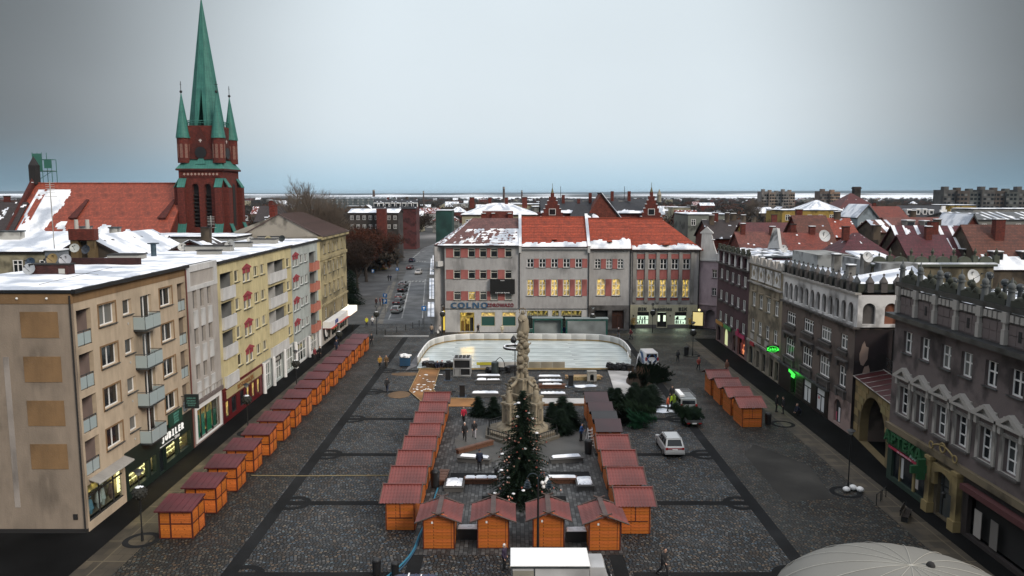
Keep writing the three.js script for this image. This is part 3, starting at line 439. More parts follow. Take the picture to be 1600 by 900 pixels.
{ // old tenement at the corner
  const F = new Facade('tenement','old yellow corner tenement with arched attic windows and brown roof',[LX,0,-120.95],turnL,19.1),W = 19.1,D = 12.5;
  for (let c = 0;c < 5;c++) { const x = 2.3 + c * 3.15;F.win(x,14.55,1.25,1.6,{ arch: true,rec: .2,frame: C.offwhite });F.win(x,11.15,1.25,1.75,{ rows: .65,rec: .18,frame: C.offwhite });F.win(x,7.5,1.25,1.85,{ rows: .65,rec: .18,frame: C.offwhite });for (const y of [11.15,7.5]) part('window_hood',B(1.8,.14,.24,x + .62,y + 2.05,.1),P.oldYellow,F.g);}
  for (const x of [2.4,8.6,14.8]) F.win(x,3.95,1.5,1.8,{ rows: .65,rec: .18,frame: C.offwhite });
  for (const [a,b] of [[1,5.6],[6.4,11.5],[12.4,18.2]]) { F.hole(a,.3,b - a,2.4);const s = part('shop_display',B(b - a,2.4,.06,(a + b) / 2,.3,-1.2),a > 10 ? C.litDim : mat([.08,.075,.07],'grime'),F.g);part('pane',B(b - a - .02,2.36,.012,(a + b) / 2,.32,-.2),C.shopglass,s);part('window_frame',[...Array(4)].map((_,i) => B(.09,2.4,.09,a + .05 + i * (b - a - .1) / 3,.3,-.18)),C.dark,s);}
  F.wall('wall',0,W,6.5,13.6,P.oldYellow);F.wall('wall',0,W,14.1,16.9,P.oldYellow);F.wall('first_floor',0,W,3.3,6.2,mat([.27,.22,.12],'old'));F.wall('shop_wall',0,W,0,3.3,P.greige);
  F.wall('cornice',-.1,W + .2,6.2,6.5,P.oldYellow,.16,.48);F.wall('cornice',-.1,W + .2,13.6,14.1,P.oldYellow,.18,.5);F.wall('cornice',-.2,W + .5,16.9,17.4,mat([.44,.37,.2],'old'),.5,.85);
  F.core(0,W,0,17.3,D,mat([.33,.3,.25],'old'));
  // gable wall over the lower roof, and the ribbed roof
  const brown = mat([.11,.065,.055],'rib'),ry = 21.0,rz = -6.3;
  part('gable_wall',poly([[-D,17.2],[.1,17.35],[rz,ry - .1],[-D - 1,18.2]],null,.35).rotateY(-Math.PI / 2).scale(1,1,1).translate(.18,0,0),mat([.36,.325,.27],'old'),F.g);
  const rf = part('roof',[slab([[-.05,17.42,.6],[W + .6,17.42,.6],[W - 5.5,ry,rz],[-.05,ry,rz]],.15),slab([[W + .6,17.42,.6],[W + .6,17.42,-D - .3],[W - 5.5,ry,rz]],.15),slab([[W + .6,17.42,-D - .3],[-.05,17.42,-D - .3],[-.05,ry,rz],[W - 5.5,ry,rz]],.15)],brown,F.g);
  for (let i = 0;i < 26;i++) { const x = .4 + i * .72,t = Math.min(1,(W + .6 - x) / 6.1);part('standing_seam',bar([x,17.46,.6],[x,lerp(17.46,ry + .05,t),lerp(.6,rz,t)],.04,4),brown,rf);}
  chimney(rf,4.5,20,-8.5,1.4,.9,2.2,C.brick,C.dark,false);
  const cn = part('canopy',[B(13,1.0,1.3,6.7,2.75,.7)],C.white,F.g);part('lit_edge',[B(6.2,1.02,1.6,16.3,2.74,.9)],mat([.7,.68,.6],'plain',{ emit: [.55,.52,.42] }),cn);part('sign_lettering',text('ptm',.8,.04).translate(4.2,3.25,1.36),mat([.03,.05,.2]),cn);part('red_edge',B(19,.1,1.7,9.8,2.62,.75),mat([.4,.03,.02]),cn);
  part('street_side_canopy',[B(1.4,1.0,9,W + .72,2.75,-4.6)],mat([.7,.68,.6],'plain',{ emit: [.4,.38,.3] }),cn);
  part('sign_disc',Cy(.75,.75,.12,0,0,0,24).rotateX(Math.PI / 2).translate(1.0,2.0,.35),C.white,F.g);
}

// ---------------------------------------------------------------- row of houses closing the far side
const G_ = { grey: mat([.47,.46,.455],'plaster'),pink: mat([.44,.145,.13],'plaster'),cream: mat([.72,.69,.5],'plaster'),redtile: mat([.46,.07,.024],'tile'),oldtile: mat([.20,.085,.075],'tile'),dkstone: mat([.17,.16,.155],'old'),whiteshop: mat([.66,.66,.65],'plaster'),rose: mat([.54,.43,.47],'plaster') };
const litPanes = [C.lit,C.litDim,C.lit,C.litDim,C.lit];
function eaveGutter(F,x0,x1,y,z = .4) { F.box('gutter',x1 - x0,.16,.18,(x0 + x1) / 2,y,z,C.iron);}
{ // grey house with pink window bands and hipped roof
  const F = new Facade('town_house','grey house with pink window bands, black screen and snow flecked hipped roof',[0,0,-133],0,13),D = 13,X0 = -11.7,X1 = 1.3;
  for (let r = 0;r < 3;r++) { const y = 13.2 - r * 3.75;[[-10.15],[-7.6],[-5.6],[-3.7],[-1.22]].forEach(([x],c) => { F.win(x,y,1.18,1.48,{ cols: 1,rows: .72,rec: .1,fw: .08,frame: mat([.62,.6,.52]),pane: r === 2 ? (c > 2 ? C.pane3 : c === 1 ? C.litDim : C.pane2) : C.pane });});
    for (const [a,b] of [[-11.45,-10.2],[-8.92,-7.65],[-6.37,-5.65],[-4.37,-3.75],[-2.47,-1.27]]) part('pink_panel',B(b - a,1.62,.05,(a + b) / 2,y - .06,.026),G_.pink,F.g);}
  F.hole(-9.1,.15,2.5,3.35);F.hole(-5.45,1.05,2.5,2.5);F.hole(-1.72,1.05,2.4,2.5);
  F.wall('wall',X0,X1,4.2,15.1,G_.grey);F.wall('shop_wall',X0,X1,0,4.1,G_.whiteshop,.0);F.wall('band',X0 - .05,X1,4.1,4.2,C.zinc,.12,.44);
  F.core(X0,X1,0,15,D,G_.grey);
  // narrow chamfered corner on the street side
  part('corner_wall',[B(.3,15,2.6,0,0,0,-.86).translate(-12.55,0,-134.0 + 133)],G_.grey,F.g);part('corner_balcony',[B(1.2,.9,.7,-12.6,11.6,-.25,.7)],G_.whiteshop,F.g);
  for (const y of [5.6,9.4,13.1]) part('corner_window',B(.08,1.4,.9,0,0,0,-.86).translate(-12.72,y,-.86),C.pane,F.g);
  part('side_wall',B(.3,15,11.6,-13.35,0,-7.4),G_.grey,F.g);part('fill',B(1.7,14.9,11.4,-12.4,0,-7.5),G_.grey,F.g);
  // shop
  const ds = part('doorway',[B(2.5,3.35,.06,-7.85,.15,-1.3)],C.lit,F.g);part('door_frame',[B(.16,3.3,.12,-9.0,.15,-.12),B(.16,3.3,.12,-6.7,.15,-.12),B(2.4,.16,.12,-7.85,2.75,-.12),B(.14,2.6,.12,-8.3,.15,-.12),B(.12,2.6,.12,-7.45,.15,-.12)],mat([.4,.3,.06]),ds);part('door',B(.7,2.4,.05,-7.05,.15,-.3),C.dark,ds);
  stuff(part('shop_goods',[[-8.7,.5,1.6],[-8.2,.35,1.9],[-7.8,.6,1.1]].map(([x,w,h]) => B(w,h,.3,x,.2,-.9)),mat([.25,.14,.03]),ds));
  for (const [x,w] of [[-5.45,2.5],[-1.72,2.4]]) { const s = part('shop_window',poly([[x,1.05],[x + w,1.05],[x + w,3.55],[x,3.55]],[[[x + .1,1.15],[x + w - .1,1.15],[x + w - .1,2.75],[x + .1,2.75]],[[x + .1,2.9],[x + w - .1,2.9],[x + w - .1,3.45],[x + .1,3.45]]],.1).translate(0,0,-.05),mat([.45,.42,.3]),F.g);part('pane',B(w - .1,1.7,.03,x + w / 2,1.1,-.2),mat([.03,.09,.08],'glass'),s);part('lit_pane',B(w - .1,.6,.03,x + w / 2,2.88,-.2),C.lit,s);}
  const L = new THREE.RectAreaLight(0xffd060,5,2.3,2.8);L.position.set(-7.85,1.8,-132.8);L.lookAt(-7.85,.8,-125);L.name = 'shop_door_light';scene.add(L);
  part('sign_lettering',text('COLNO',.98,.1,1.42).translate(-7.45,4.78,.03),mat([.03,.085,.16]),F.g);part('sign_lettering',text('ZDROWAZO',.62,.1,1.0).translate(-2.05,4.8,.03),mat([.16,.02,.03]),F.g);
  const sc = part('screen',[B(4.3,2.55,.5,-1.65,6.85,.4)],mat([.004,.004,.004],'plain',{ roughness: .9 }),F.g);part('sign_lettering',[text('RYNEK',.16,.02).translate(-1.65,9.2,.66),text('Centrum Rynek',.2,.02,1.2).translate(-1.65,7.05,.66)],mat([.6,.6,.6]),sc);
  part('downpipe',[bar([1.28,4.3,.12],[1.28,15.2,.12],.09)],C.dark,F.g);
  // hipped roof with flecks of snow
  const ey = 15.25,ry = 19.8,rx = -7.1,rz = -6,ev = .45,XL = X0 - .3,ZB = -13.2;
  const rf = part('roof',[slab([[XL,ey,ev],[X1,ey,ev],[X1,ry,rz],[rx,ry,rz]],.15),slab([[-13.7,ey,-1.3],[XL,ey,ev],[rx,ry,rz]],.15),slab([[-13.7,ey,ZB],[-13.7,ey,-1.3],[rx,ry,rz]],.15),slab([[X1,ey,ZB],[-13.7,ey,ZB],[rx,ry,rz],[X1,ry,rz]],.15)],G_.oldtile,F.g);
  stuff(part('snow',[snowOn([XL,ey + .02,ev],[X1,ey + .02,ev],[X1,ry,rz],[rx,ry,rz],(u,v,lu,lv) => (v * lv > 5.6 ? -1 : .30 + .38 * u + (v * lv < .5 ? .3 : 0) - .5 * vn(u * lu * 2.6,v * lv * .9,999,3) - .45 * vn(u * lu * .8,v * lv * 1.9,999,4) - .18 * (((v * lv + .2 * vn(u * lu,1,99,2)) % .8) < .2 ? 1 : 0)),.06,.16),snowOn([-13.7,ey,-1.3],[XL,ey,ev],[rx,ry,rz],[rx - .02,ry,rz],snowPatchy(.5,5,2.5),.06,.25)],C.snow,F.g));
  eaveGutter(F,XL,X1,ey - .2,ev);
  const tr = part('roof_terrace',[B(5.6,2.0,3,-2.6,19.0,-9)],mat([.2,.06,.05],'brick'),F.g);stuff(part('snow',B(5.4,.12,2.9,-2.6,21.0,-9),C.snow,tr));
  for (const [x,w] of [[-5.2,.8],[-3.4,.6],[-.4,.7]]) chimney(F.g,x,19,-7.4,w,.7,1.5,C.brick,C.dark,true);
}
function redRoof(F,x0,x1,eave,ridge,dz,seed,hipR,snowH) {   // red tile saddle roof with snow along the eave
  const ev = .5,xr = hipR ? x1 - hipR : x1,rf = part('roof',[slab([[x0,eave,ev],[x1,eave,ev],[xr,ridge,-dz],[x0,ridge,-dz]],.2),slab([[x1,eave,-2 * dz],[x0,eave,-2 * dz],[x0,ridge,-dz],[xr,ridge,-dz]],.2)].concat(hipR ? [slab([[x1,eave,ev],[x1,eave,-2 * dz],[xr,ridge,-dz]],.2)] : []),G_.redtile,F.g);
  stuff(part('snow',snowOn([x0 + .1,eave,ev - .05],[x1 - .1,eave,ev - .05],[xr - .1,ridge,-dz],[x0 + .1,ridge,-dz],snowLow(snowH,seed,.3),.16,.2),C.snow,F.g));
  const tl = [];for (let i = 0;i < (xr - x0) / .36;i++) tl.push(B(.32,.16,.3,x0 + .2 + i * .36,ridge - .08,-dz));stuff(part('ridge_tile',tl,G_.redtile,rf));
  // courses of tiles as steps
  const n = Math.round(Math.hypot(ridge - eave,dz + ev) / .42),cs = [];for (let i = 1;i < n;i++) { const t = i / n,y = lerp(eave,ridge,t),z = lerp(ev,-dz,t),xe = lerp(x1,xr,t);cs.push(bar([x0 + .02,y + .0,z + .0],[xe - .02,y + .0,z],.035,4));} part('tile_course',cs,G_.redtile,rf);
  return rf;
}
function dormerEye(F,x,y,z,w) { part('eyebrow_dormer',[new THREE.SphereGeometry(w / 2,14,7,0,Math.PI * 2,0,Math.PI / 2).scale(1,.75,1.6).translate(x,y,z),B(w * .75,w * .2,.08,x,y + .05,z + w * .78)],G_.redtile,F.g);}
{ // red roofed house, five bays, lit first floor
  const F = new Facade('town_house','grey house with red roof and a full row of five lit windows',[0,0,-133],0,12.1),X0 = 1.32,X1 = 13.4;
  for (let c = 0;c < 5;c++) { const x = 2.6 + c * 2.1;F.win(x,11.42,1.16,1.5,{ rows: .5,rec: .12,fw: .09,pane: C.pane });F.win(x,6.45,1.16,2.85,{ rows: [.34,.66],rec: .12,fw: .08,pane: litPanes[(c * 2) % 5 === 0 ? 1 : c === 2 ? 0 : 1] });
    part('pink_panel',B(.9,1.56,.05,x + 1.63,11.39,.026),G_.pink,F.g);part('pink_panel',B(.9,2.9,.05,x + 1.63,6.42,.026),G_.pink,F.g);}
  F.hole(2.6,.6,3.7,3.2);F.hole(7.0,.15,1.2,3.7);F.hole(8.6,.6,3.6,3.2);
  F.wall('wall',X0,X1,4.2,14.9,G_.grey);F.wall('shop_wall',X0,X1,0,4.1,G_.whiteshop);F.wall('band',X0,X1,4.1,4.2,C.zinc,.12,.44);F.core(X0,X1,0,14.8,13,G_.grey);
  for (const [x,w] of [[2.6,3.7],[7.0,1.2],[8.6,3.6]]) { const s = part('shop_display',B(w,3.3,.05,x + w / 2,.5,-1.0),mat([.06,.06,.05],'grime'),F.g);part('lit_back',B(w,.7,.04,x + w / 2,3.05,-.6),C.litDim,s);part('window_frame',[B(.1,3.2,.1,x + .05,.6,-.15),B(.1,3.2,.1,x + w - .05,.6,-.15),B(.1,3.2,.1,x + w / 2,.6,-.15),B(w,.1,.1,x + w / 2,2.95,-.14)],mat([.3,.27,.18]),s);part('pane',B(w,3.1,.012,x + w / 2,.65,-.2),C.shopglass,s);}
  part('base_panel',B(11.9,.6,.1,7.4,0,.06),mat([.05,.13,.11]),F.g);
  eaveGutter(F,X0,X1,14.85,.45);F.box('cornice',12.05,.35,.5,7.36,14.62,.2,G_.grey);redRoof(F,X0 + .25,X1 - .25,15.0,20.05,5.6,11,0,1.5);
  for (const x of [X0 + .1,X1 - .1]) { const p = part('fire_wall',slab([[x - .22,15.1,.55],[x - .22,20.5,-5.6],[x - .22,15,-12],[x - .22,14,-12],[x - .22,14,.5]].map((q) => q),.44).translate(0,0,0),G_.whiteshop,F.g);stuff(part('snow',[slab([[x - .25,15.14,.6],[x + .25,15.14,.6],[x + .25,20.56,-5.6],[x - .25,20.56,-5.6]],-.08)],C.snow,p));}
  dormerEye(F,7.4,16.1,-1.2,1.1);part('downpipe',[bar([13.35,.3,.12],[13.35,14.9,.12],.09)],C.dark,F.g);
}
{ // narrow house with segmental windows
  const F = new Facade('town_house','narrow grey house with three small arched windows and dark stone base',[0,0,-135.5],0,7.5),X0 = 13.6,X1 = 21.08;
  for (let c = 0;c < 3;c++) F.win(14.65 + c * 2.02,11.0,1.05,1.7,{ rows: [.36,.7],arch: 'seg',rec: .12,fw: .09 });
  for (let c = 0;c < 2;c++) F.win(15.05 + c * 2.7,6.15,1.5,3.0,{ rows: [.34,.66],arch: 'seg',rec: .12,fw: .09,pane: C.lit });
  for (const [x,w,y,h] of [[15.75,.9,10.95,1.75],[17.8,.85,10.95,1.75],[16.6,1.1,6.1,3.0]]) part('pink_panel',B(w,h,.05,x + w / 2,y,.026),G_.pink,F.g);
  F.hole(14.7,.15,2.4,3.35);F.hole(17.85,.15,2.15,3.35);
  F.wall('wall',X0,X1,4.4,14.4,G_.grey);F.wall('stone_base',X0,X1,0,4.4,G_.dkstone,.05,.37);F.core(X0,X1,0,14.3,12,G_.grey);
  part('door',[B(2.4,3.3,.06,15.9,.15,-.6)],C.dark,F.g);const d = part('door',[B(2.1,3.3,.08,18.92,.15,-.5)],mat([.05,.02,.012]),F.g);part('door_frame',[B(.12,3.3,.1,18.92,.15,-.42),B(2.1,.12,.1,18.92,2.5,-.42)],mat([.09,.035,.02]),d);
  eaveGutter(F,X0,X1,14.3,.45);redRoof(F,X0,X1 + .1,14.5,19.75,5.6,12,0,2.4);dormerEye(F,17.3,15.6,-1.0,1.1);part('downpipe',[bar([21.0,.3,.12],[21.0,14.4,.12],.09)],C.dark,F.g);
}
{ // house with pilasters over the cream shop
  const F = new Facade('town_house','grey house with pink bays between pilasters above a cream shop',[0,0,-137.5],0,12.5),X0 = 21.12,X1 = 33.7;
  for (let c = 0;c < 5;c++) { const x = 22.55 + c * 2.04;F.win(x,10.67,1.2,1.85,{ rows: .5,rec: .14,fw: .09,pane: C.pane });F.win(x,5.55,1.2,3.25,{ rows: [.34,.66],rec: .14,fw: .09,pane: litPanes[[1,1,2,1,0][c]] });for (const [y,h] of [[12.56,.85],[8.84,1.78],[5.05,.46]]) part('pink_panel',B(1.38,h,.05,x + .6,y,.03),G_.pink,F.g);}
  for (let c = 0;c < 6;c++) part('pilaster',B(.6,9.2,.22,22.13 + c * 2.04 - (c === 0 ? .1 : 0) + (c === 5 ? .1 : 0),4.6,.112),mat([.38,.37,.35],'plaster'),F.g);
  F.hole(22.7,.6,2.1,2.3);F.hole(26.3,.12,1.75,2.75);F.hole(29.5,.6,2.1,2.3);
  F.wall('wall',X0,X1,4.2,14.1,G_.grey);F.wall('shop_wall',X0,X1,0,4.2,G_.cream,.08,.4);F.core(X0,X1,0,14,12,G_.grey);
  for (const x of [22.7,29.5]) { const s = part('shop_display',B(2.1,1.6,.05,x + 1.05,.6,-.7),C.litCool,F.g),it = [];for (let i = 0;i < 10;i++) it.push(B(.1 + rnd() * .15,.15 + rnd() * .5,.2,x + .1 + rnd() * 1.9,.7 + (i % 2) * .75,-.5));stuff(part('shop_goods',[it,B(2.1,.04,.4,x + 1.05,1.4,-.5)],mat([.05,.12,.08]),s));part('blind',B(2.1,.68,.06,x + 1.05,2.2,-.12),C.dark,s);part('pane',B(2.08,2.26,.012,x + 1.05,.62,-.2),C.shopglass,s);
    const L = new THREE.RectAreaLight(0xe8ffd8,5,2.0,1.4);L.position.set(x + 1.05,1.4,-137.25);L.lookAt(x + 1.05,.4,-130);L.name = 'shop_window_light';scene.add(L);}
  const dr = part('doorway',B(1.7,2.7,.05,27.17,.12,-.9),C.litCool,F.g);part('door',[B(.1,2.7,.1,26.38,.12,-.1),B(.1,2.7,.1,27.95,.12,-.1),B(1.6,.5,.1,27.17,2.3,-.1),B(.6,2.2,.06,27.17,.12,-.3),B(1.6,1.0,.05,27.17,.12,-.25)],C.dark,dr);
  part('plinth',[B(5.0,.6,.06,23.7,0,.12),B(5.5,.6,.06,30.9,0,.12)],G_.dkstone,F.g);
  part('sign_lettering',[text('BIK',.62,.1,1.15).translate(23.6,3.45,.1),text('BIK',.62,.1,1.15).translate(30.9,3.45,.1),text('Jeannies',.6,.1,1.05).translate(27.1,3.4,.1)],mat([.2,.22,.22],'metal'),F.g);
  eaveGutter(F,X0,X1,14.0,.45);redRoof(F,X0 + .1,X1 + .5,14.2,19.6,6,13,6.5,2.0);dormerEye(F,27.6,15.0,-.6,1.5);
  for (const x of [22.0,25.4,28.6,32.6]) part('wall_lamp',[B(.14,.3,.2,x,2.1,.18)],C.iron,F.g);
  part('downpipe',[bar([33.6,.3,.2],[33.6,14,.2],.09)],C.dark,F.g);
}
for (const [x,s] of [[21.9,'left'],[32.2,'right']]) { const p = thing('potted_shrub',`small yellow leaved potted shrub by the ${s === 'left' ? 'dark stone house' : 'lit poster case'} at the cream shop`,'potted plant',[x,0,-136.9]);part('pot',[Cy(.3,.38,.6,0,0,0,12)],C.dark,p);const g = [],r = rng(x * 7 | 0);for (let i = 0;i < 120;i++) { const a = r() * 6.28,q = r() * .45;g.push(new THREE.PlaneGeometry(.16,.12).rotateX(r() * 3).rotateY(r() * 6).translate(q * Math.cos(a),.7 + r() * 1.2,q * Math.sin(a)));} part('foliage',g,mat([.4,.24,.06],'leaf'),p);}
{ // lit poster case
  const p = thing('poster_case','lit yellow poster case at the corner beside the cream shop','poster case',[33.4,0,-136.3],-.35);part('frame',[B(2.0,2.7,.25,0,.5,0),B(.12,.6,.12,-.8,0,0),B(.12,.6,.12,.8,0,0)],C.iron,p);part('poster',B(1.75,2.4,.03,0,.65,.13),mat([.5,.42,.2],'grime',{ emit: [.42,.34,.14] }),p);part('lamp',Sp(.22,.2,3.45,.1,12),mat([.8,.7,.4],'plain',{ emit: [.9,.75,.35] }),p);
}
{ // pink corner house with curved gable
  const F = new Facade('town_house','pale pink corner house with a scrolled white gable',[33.75,0,-137.9],-.5,4.6),W = 4.4;
  F.win(2.4,9.2,.8,1.5,{ rows: .6,rec: .15 });F.win(2.4,6.0,.8,1.4,{ rows: .6,rec: .15 });F.hole(1.4,.1,1.7,3.3,true);
  F.wall('wall',0,W,4.3,12.2,G_.rose);F.wall('ground_floor',0,W,0,4.2,mat([.33,.25,.28],'old'));F.wall('cornice',-.1,W + .1,4.2,4.45,G_.rose,.15,.5);F.wall('cornice',-.1,W + .15,12.2,12.5,G_.whiteshop,.25,.6);F.core(0,W,0,12.3,9,G_.rose);
  const gp = [];for (let i = 0;i <= 14;i++) { const t = i / 14;gp.push([.5 + 1.5 + 2.2 * (1 - Math.pow(t,.45)),12.5 + 4.6 * t]);}
  part('gable',poly([[.1,12.5],[W - .1,12.5],...gp.slice(1),[.3,17.1]],null,.5),G_.whiteshop,F.g);part('pediment',[poly([[.0,17.1],[2.3,17.1],[2.3,17.25],[1.15,18.3],[.0,17.25]],null,.6).translate(0,0,.06)],G_.whiteshop,F.g);
  stuff(part('snow',[B(.5,.1,.6,2.3,16.0,-.25),B(1.0,.1,.5,3.4,13.5,-.2)],C.snow,F.g));
  part('side_wall',B(.3,12,7,W - .15,0,-4),G_.rose,F.g);
}

// ---------------------------------------------------------------- tenements along the east side
const turnR = -Math.PI / 2;
const Q = { maroon: mat([.075,.032,.042],'old'),sand: mat([.31,.26,.185],'old'),mauve: mat([.15,.115,.10],'old'),mauve2: mat([.165,.135,.132],'old'),trim: mat([.42,.40,.37],'old'),darktrim: mat([.10,.09,.085],'old'),white: mat([.78,.77,.76],'old'),yellow: mat([.29,.22,.095],'old'),lead: mat([.09,.10,.105],'metal'),moss: mat([.05,.055,.04],'old'),pinkbase: mat([.36,.26,.235],'old') };
function flatSnow(F,x0,x1,y,d,z0 = -.6,amt = .62,seed = 3) { part('roof',B(x1 - x0 - .05,.2,d + z0 - .1,(x0 + x1) / 2,y - .2,(z0 - d) / 2),Q.lead,F.g);stuff(part('snow',snowOn([x0 + .2,y + .02,z0],[x1 - .2,y + .02,z0],[x1 - .2,y + .02,-d + .2],[x0 + .2,y + .02,-d + .2],snowPatchy(amt,seed,1.2),.1,.3),C.snow,F.g));}
const urn = (x,y,z,s = 1) => [Cy(.16 * s,.12 * s,.2 * s,x,y,z,8),Cy(.1 * s,.26 * s,.35 * s,x,y + .2 * s,z,8),Sp(.22 * s,x,y + .62 * s,z,8),Cy(.1 * s,.02 * s,.4 * s,x,y + .75 * s,z,6)];
{ // dark maroon house
  const F = new Facade('tenement','dark maroon tenement with white window frames and a row of scrolls on top',[34,0,-126.2],turnR,17),W = 16.9,D = 10;
  for (let c = 0;c < 5;c++) { const x = 1.6 + c * 3.12;for (const y of [10.55,7.1,3.65]) { F.win(x,y,1.5,1.55,{ rec: .1,fw: .12 });part('sill_bracket',B(1.9,.16,.22,x + .75,y - .26,.1),Q.darktrim,F.g);} F.win(x + .1,13.35,1.3,1.35,{ cols: 1,rec: .15,frame: Q.maroon,pane: C.pane });}
  for (let c = 0;c < 6;c++) part('attic_pilaster',B(.62,1.75,.16,.5 + c * 3.16,13.15,.082),Q.white,F.g);
  for (const [x,w,h] of [[.8,2.0,2.6],[4.6,2.4,2.9],[9.6,1.6,2.6],[12.2,3.6,2.7]]) F.hole(x,.1,w,h,w < 3);
  F.wall('wall',0,W,3.4,12.9,Q.maroon);F.wall('attic',0,W,13.1,15.0,Q.maroon);F.wall('cornice',-.05,W,12.9,13.1,Q.darktrim,.3,.6);F.wall('cornice',-.05,W,15.0,15.2,Q.darktrim,.3,.6);F.wall('ground_floor',0,W,0,3.35,mat([.17,.11,.11],'old'));F.core(0,W,0,14.9,D,Q.maroon);
  for (let i = 0;i < 7;i++) part('roof_scroll',[new THREE.TorusGeometry(.42,.16,7,14,Math.PI).translate(.9 + i * 2.52,15.2,.1),B(.7,.9,.35,.9 + i * 2.52,15.2,.05),...urn(2.1 + i * 2.45,15.2,.05,.8)],Q.moss,F.g);
  flatSnow(F,0,W,15.25,D,-.6,.5,21);
  part('shop_sign',B(4.2,.55,.14,2.6,2.95,.2),mat([.35,.16,.03]),F.g);part('shop_sign',B(3.8,.55,.14,7.2,2.95,.2),mat([.05,.22,.05]),F.g);part('shop_sign',[B(4.2,.6,.14,14.0,2.95,.2),B(.7,.8,.16,13.2,3.3,.3)],mat([.32,.02,.08]),F.g);
  part('lit_arch',poly(archPts(4.7,.15,2.2,2.75),null,.03).translate(0,0,-.2),mat([.55,.55,.35],'plain',{ emit: [.28,.3,.15] }),F.g);const s = part('shop_display',B(3.6,2.6,.05,14,.15,-.8),mat([.5,.2,.1],'plain',{ emit: [.5,.17,.07] }),F.g),it = [];for (let i = 0;i < 14;i++) it.push(B(.15 + rnd() * .2,.4 + rnd() * .5,.2,12.4 + rnd() * 3.2,.3 + (i % 3) * .8,-.5));stuff(part('shop_goods',it,mat([.3,.1,.1]),s));
}
{ // sand coloured house
  const F = new Facade('tenement','sand coloured tenement with white panelled frieze',[34,0,-109.25],turnR,13.6),W = 13.6,D = 10;
  for (let c = 0;c < 4;c++) { const x = 1.5 + c * 3.1;F.win(x,8.45,1.5,1.9,{ rows: .62,rec: .14,fw: .11 });F.win(x,4.8,1.5,1.85,{ rows: .62,rec: .14,fw: .11 });part('lintel',B(1.9,.14,.2,x + .75,10.5,.1),Q.sand,F.g);part('apron',B(1.5,.8,.08,x + .75,3.75,.042),Q.trim,F.g);part('frieze_panel',[B(2.5,1.9,.1,x + .75,12.2,.052)],Q.white,F.g);part('frieze_lozenge',[B(.75,.75,.05,0,-.375,0,0,0,Math.PI / 4).translate(x + .75,13.15,.12),B(.14,1.4,.05,x - .2,12.45,.12),B(.14,1.4,.05,x + 1.7,12.45,.12)],Q.sand,F.g);}
  for (const [x,w,h] of [[.9,1.7,2.5],[4.2,1.2,2.4],[6.6,1.4,2.5],[9.6,1.4,2.5],[11.8,1.3,2.5]]) F.hole(x,.1,w,h,x < 2);
  F.wall('wall',0,W,3.5,11.7,Q.sand);F.wall('attic',0,W,11.9,14.4,Q.sand);F.wall('cornice',0,W,11.7,11.9,Q.trim,.3,.6);F.wall('cornice',0,W,14.4,14.6,Q.trim,.3,.6);F.wall('cornice',0,W,3.2,3.5,Q.trim,.14,.46);F.wall('ground_floor',0,W,0,3.2,mat([.25,.22,.17],'old'));F.core(0,W,0,14.3,D,Q.sand);
  for (const [x,w,h] of [[.9,1.7,2.5],[4.2,1.2,2.4],[6.6,1.4,2.5],[9.6,1.4,2.5],[11.8,1.3,2.5]]) part('door',[B(w,h,.08,x + w / 2,.1,-.45),B(.06,h,.06,x + w / 2,.1,-.38)],x === 9.6 ? C.pane : mat([.035,.055,.06]),F.g);
  for (let i = 0;i < 5;i++) { const x = 1.0 + i * 2.9,p = part('roof_gablet',[new THREE.CylinderGeometry(.8,.8,.4,16,1,false,-Math.PI / 2,Math.PI).rotateX(-Math.PI / 2).rotateZ(Math.PI / 2 * 0).translate(x,14.6,0),B(.5,.9,.5,x + 1.45,14.6,0)],Q.trim,F.g);stuff(part('snow',B(.52,.1,.5,x + 1.45,15.5,0),C.snow,p));}
  flatSnow(F,0,W,14.6,D,-.5,.75,22);
  part('shop_sign',B(1.6,.5,.14,2.8,2.9,.2),mat([.3,.02,.03]),F.g);
  const ns = thing('neon_sign','green neon sign sticking out over the dark shop door','sign',[33.2,4.05,-96.2]);part('panel',B(1.5,.85,.2,0,0,0),C.black,ns);part('neon_lettering',[text('Zabka',.36,.05,1.1).translate(0,.42,.11),new THREE.TorusGeometry(.5,.03,6,30).scale(1.35,.72,1).translate(0,.42,.12)],mat([.05,.4,.05],'plain',{ emit: [.05,.75,.07] }),ns);part('bracket',bar([.6,.4,0],[.9,.4,0],.04),C.iron,ns);
  part('attic_house',[B(9,1.7,4.5,6.5,14.6,-7.5)],mat([.3,.31,.3],'old'),F.g);
}
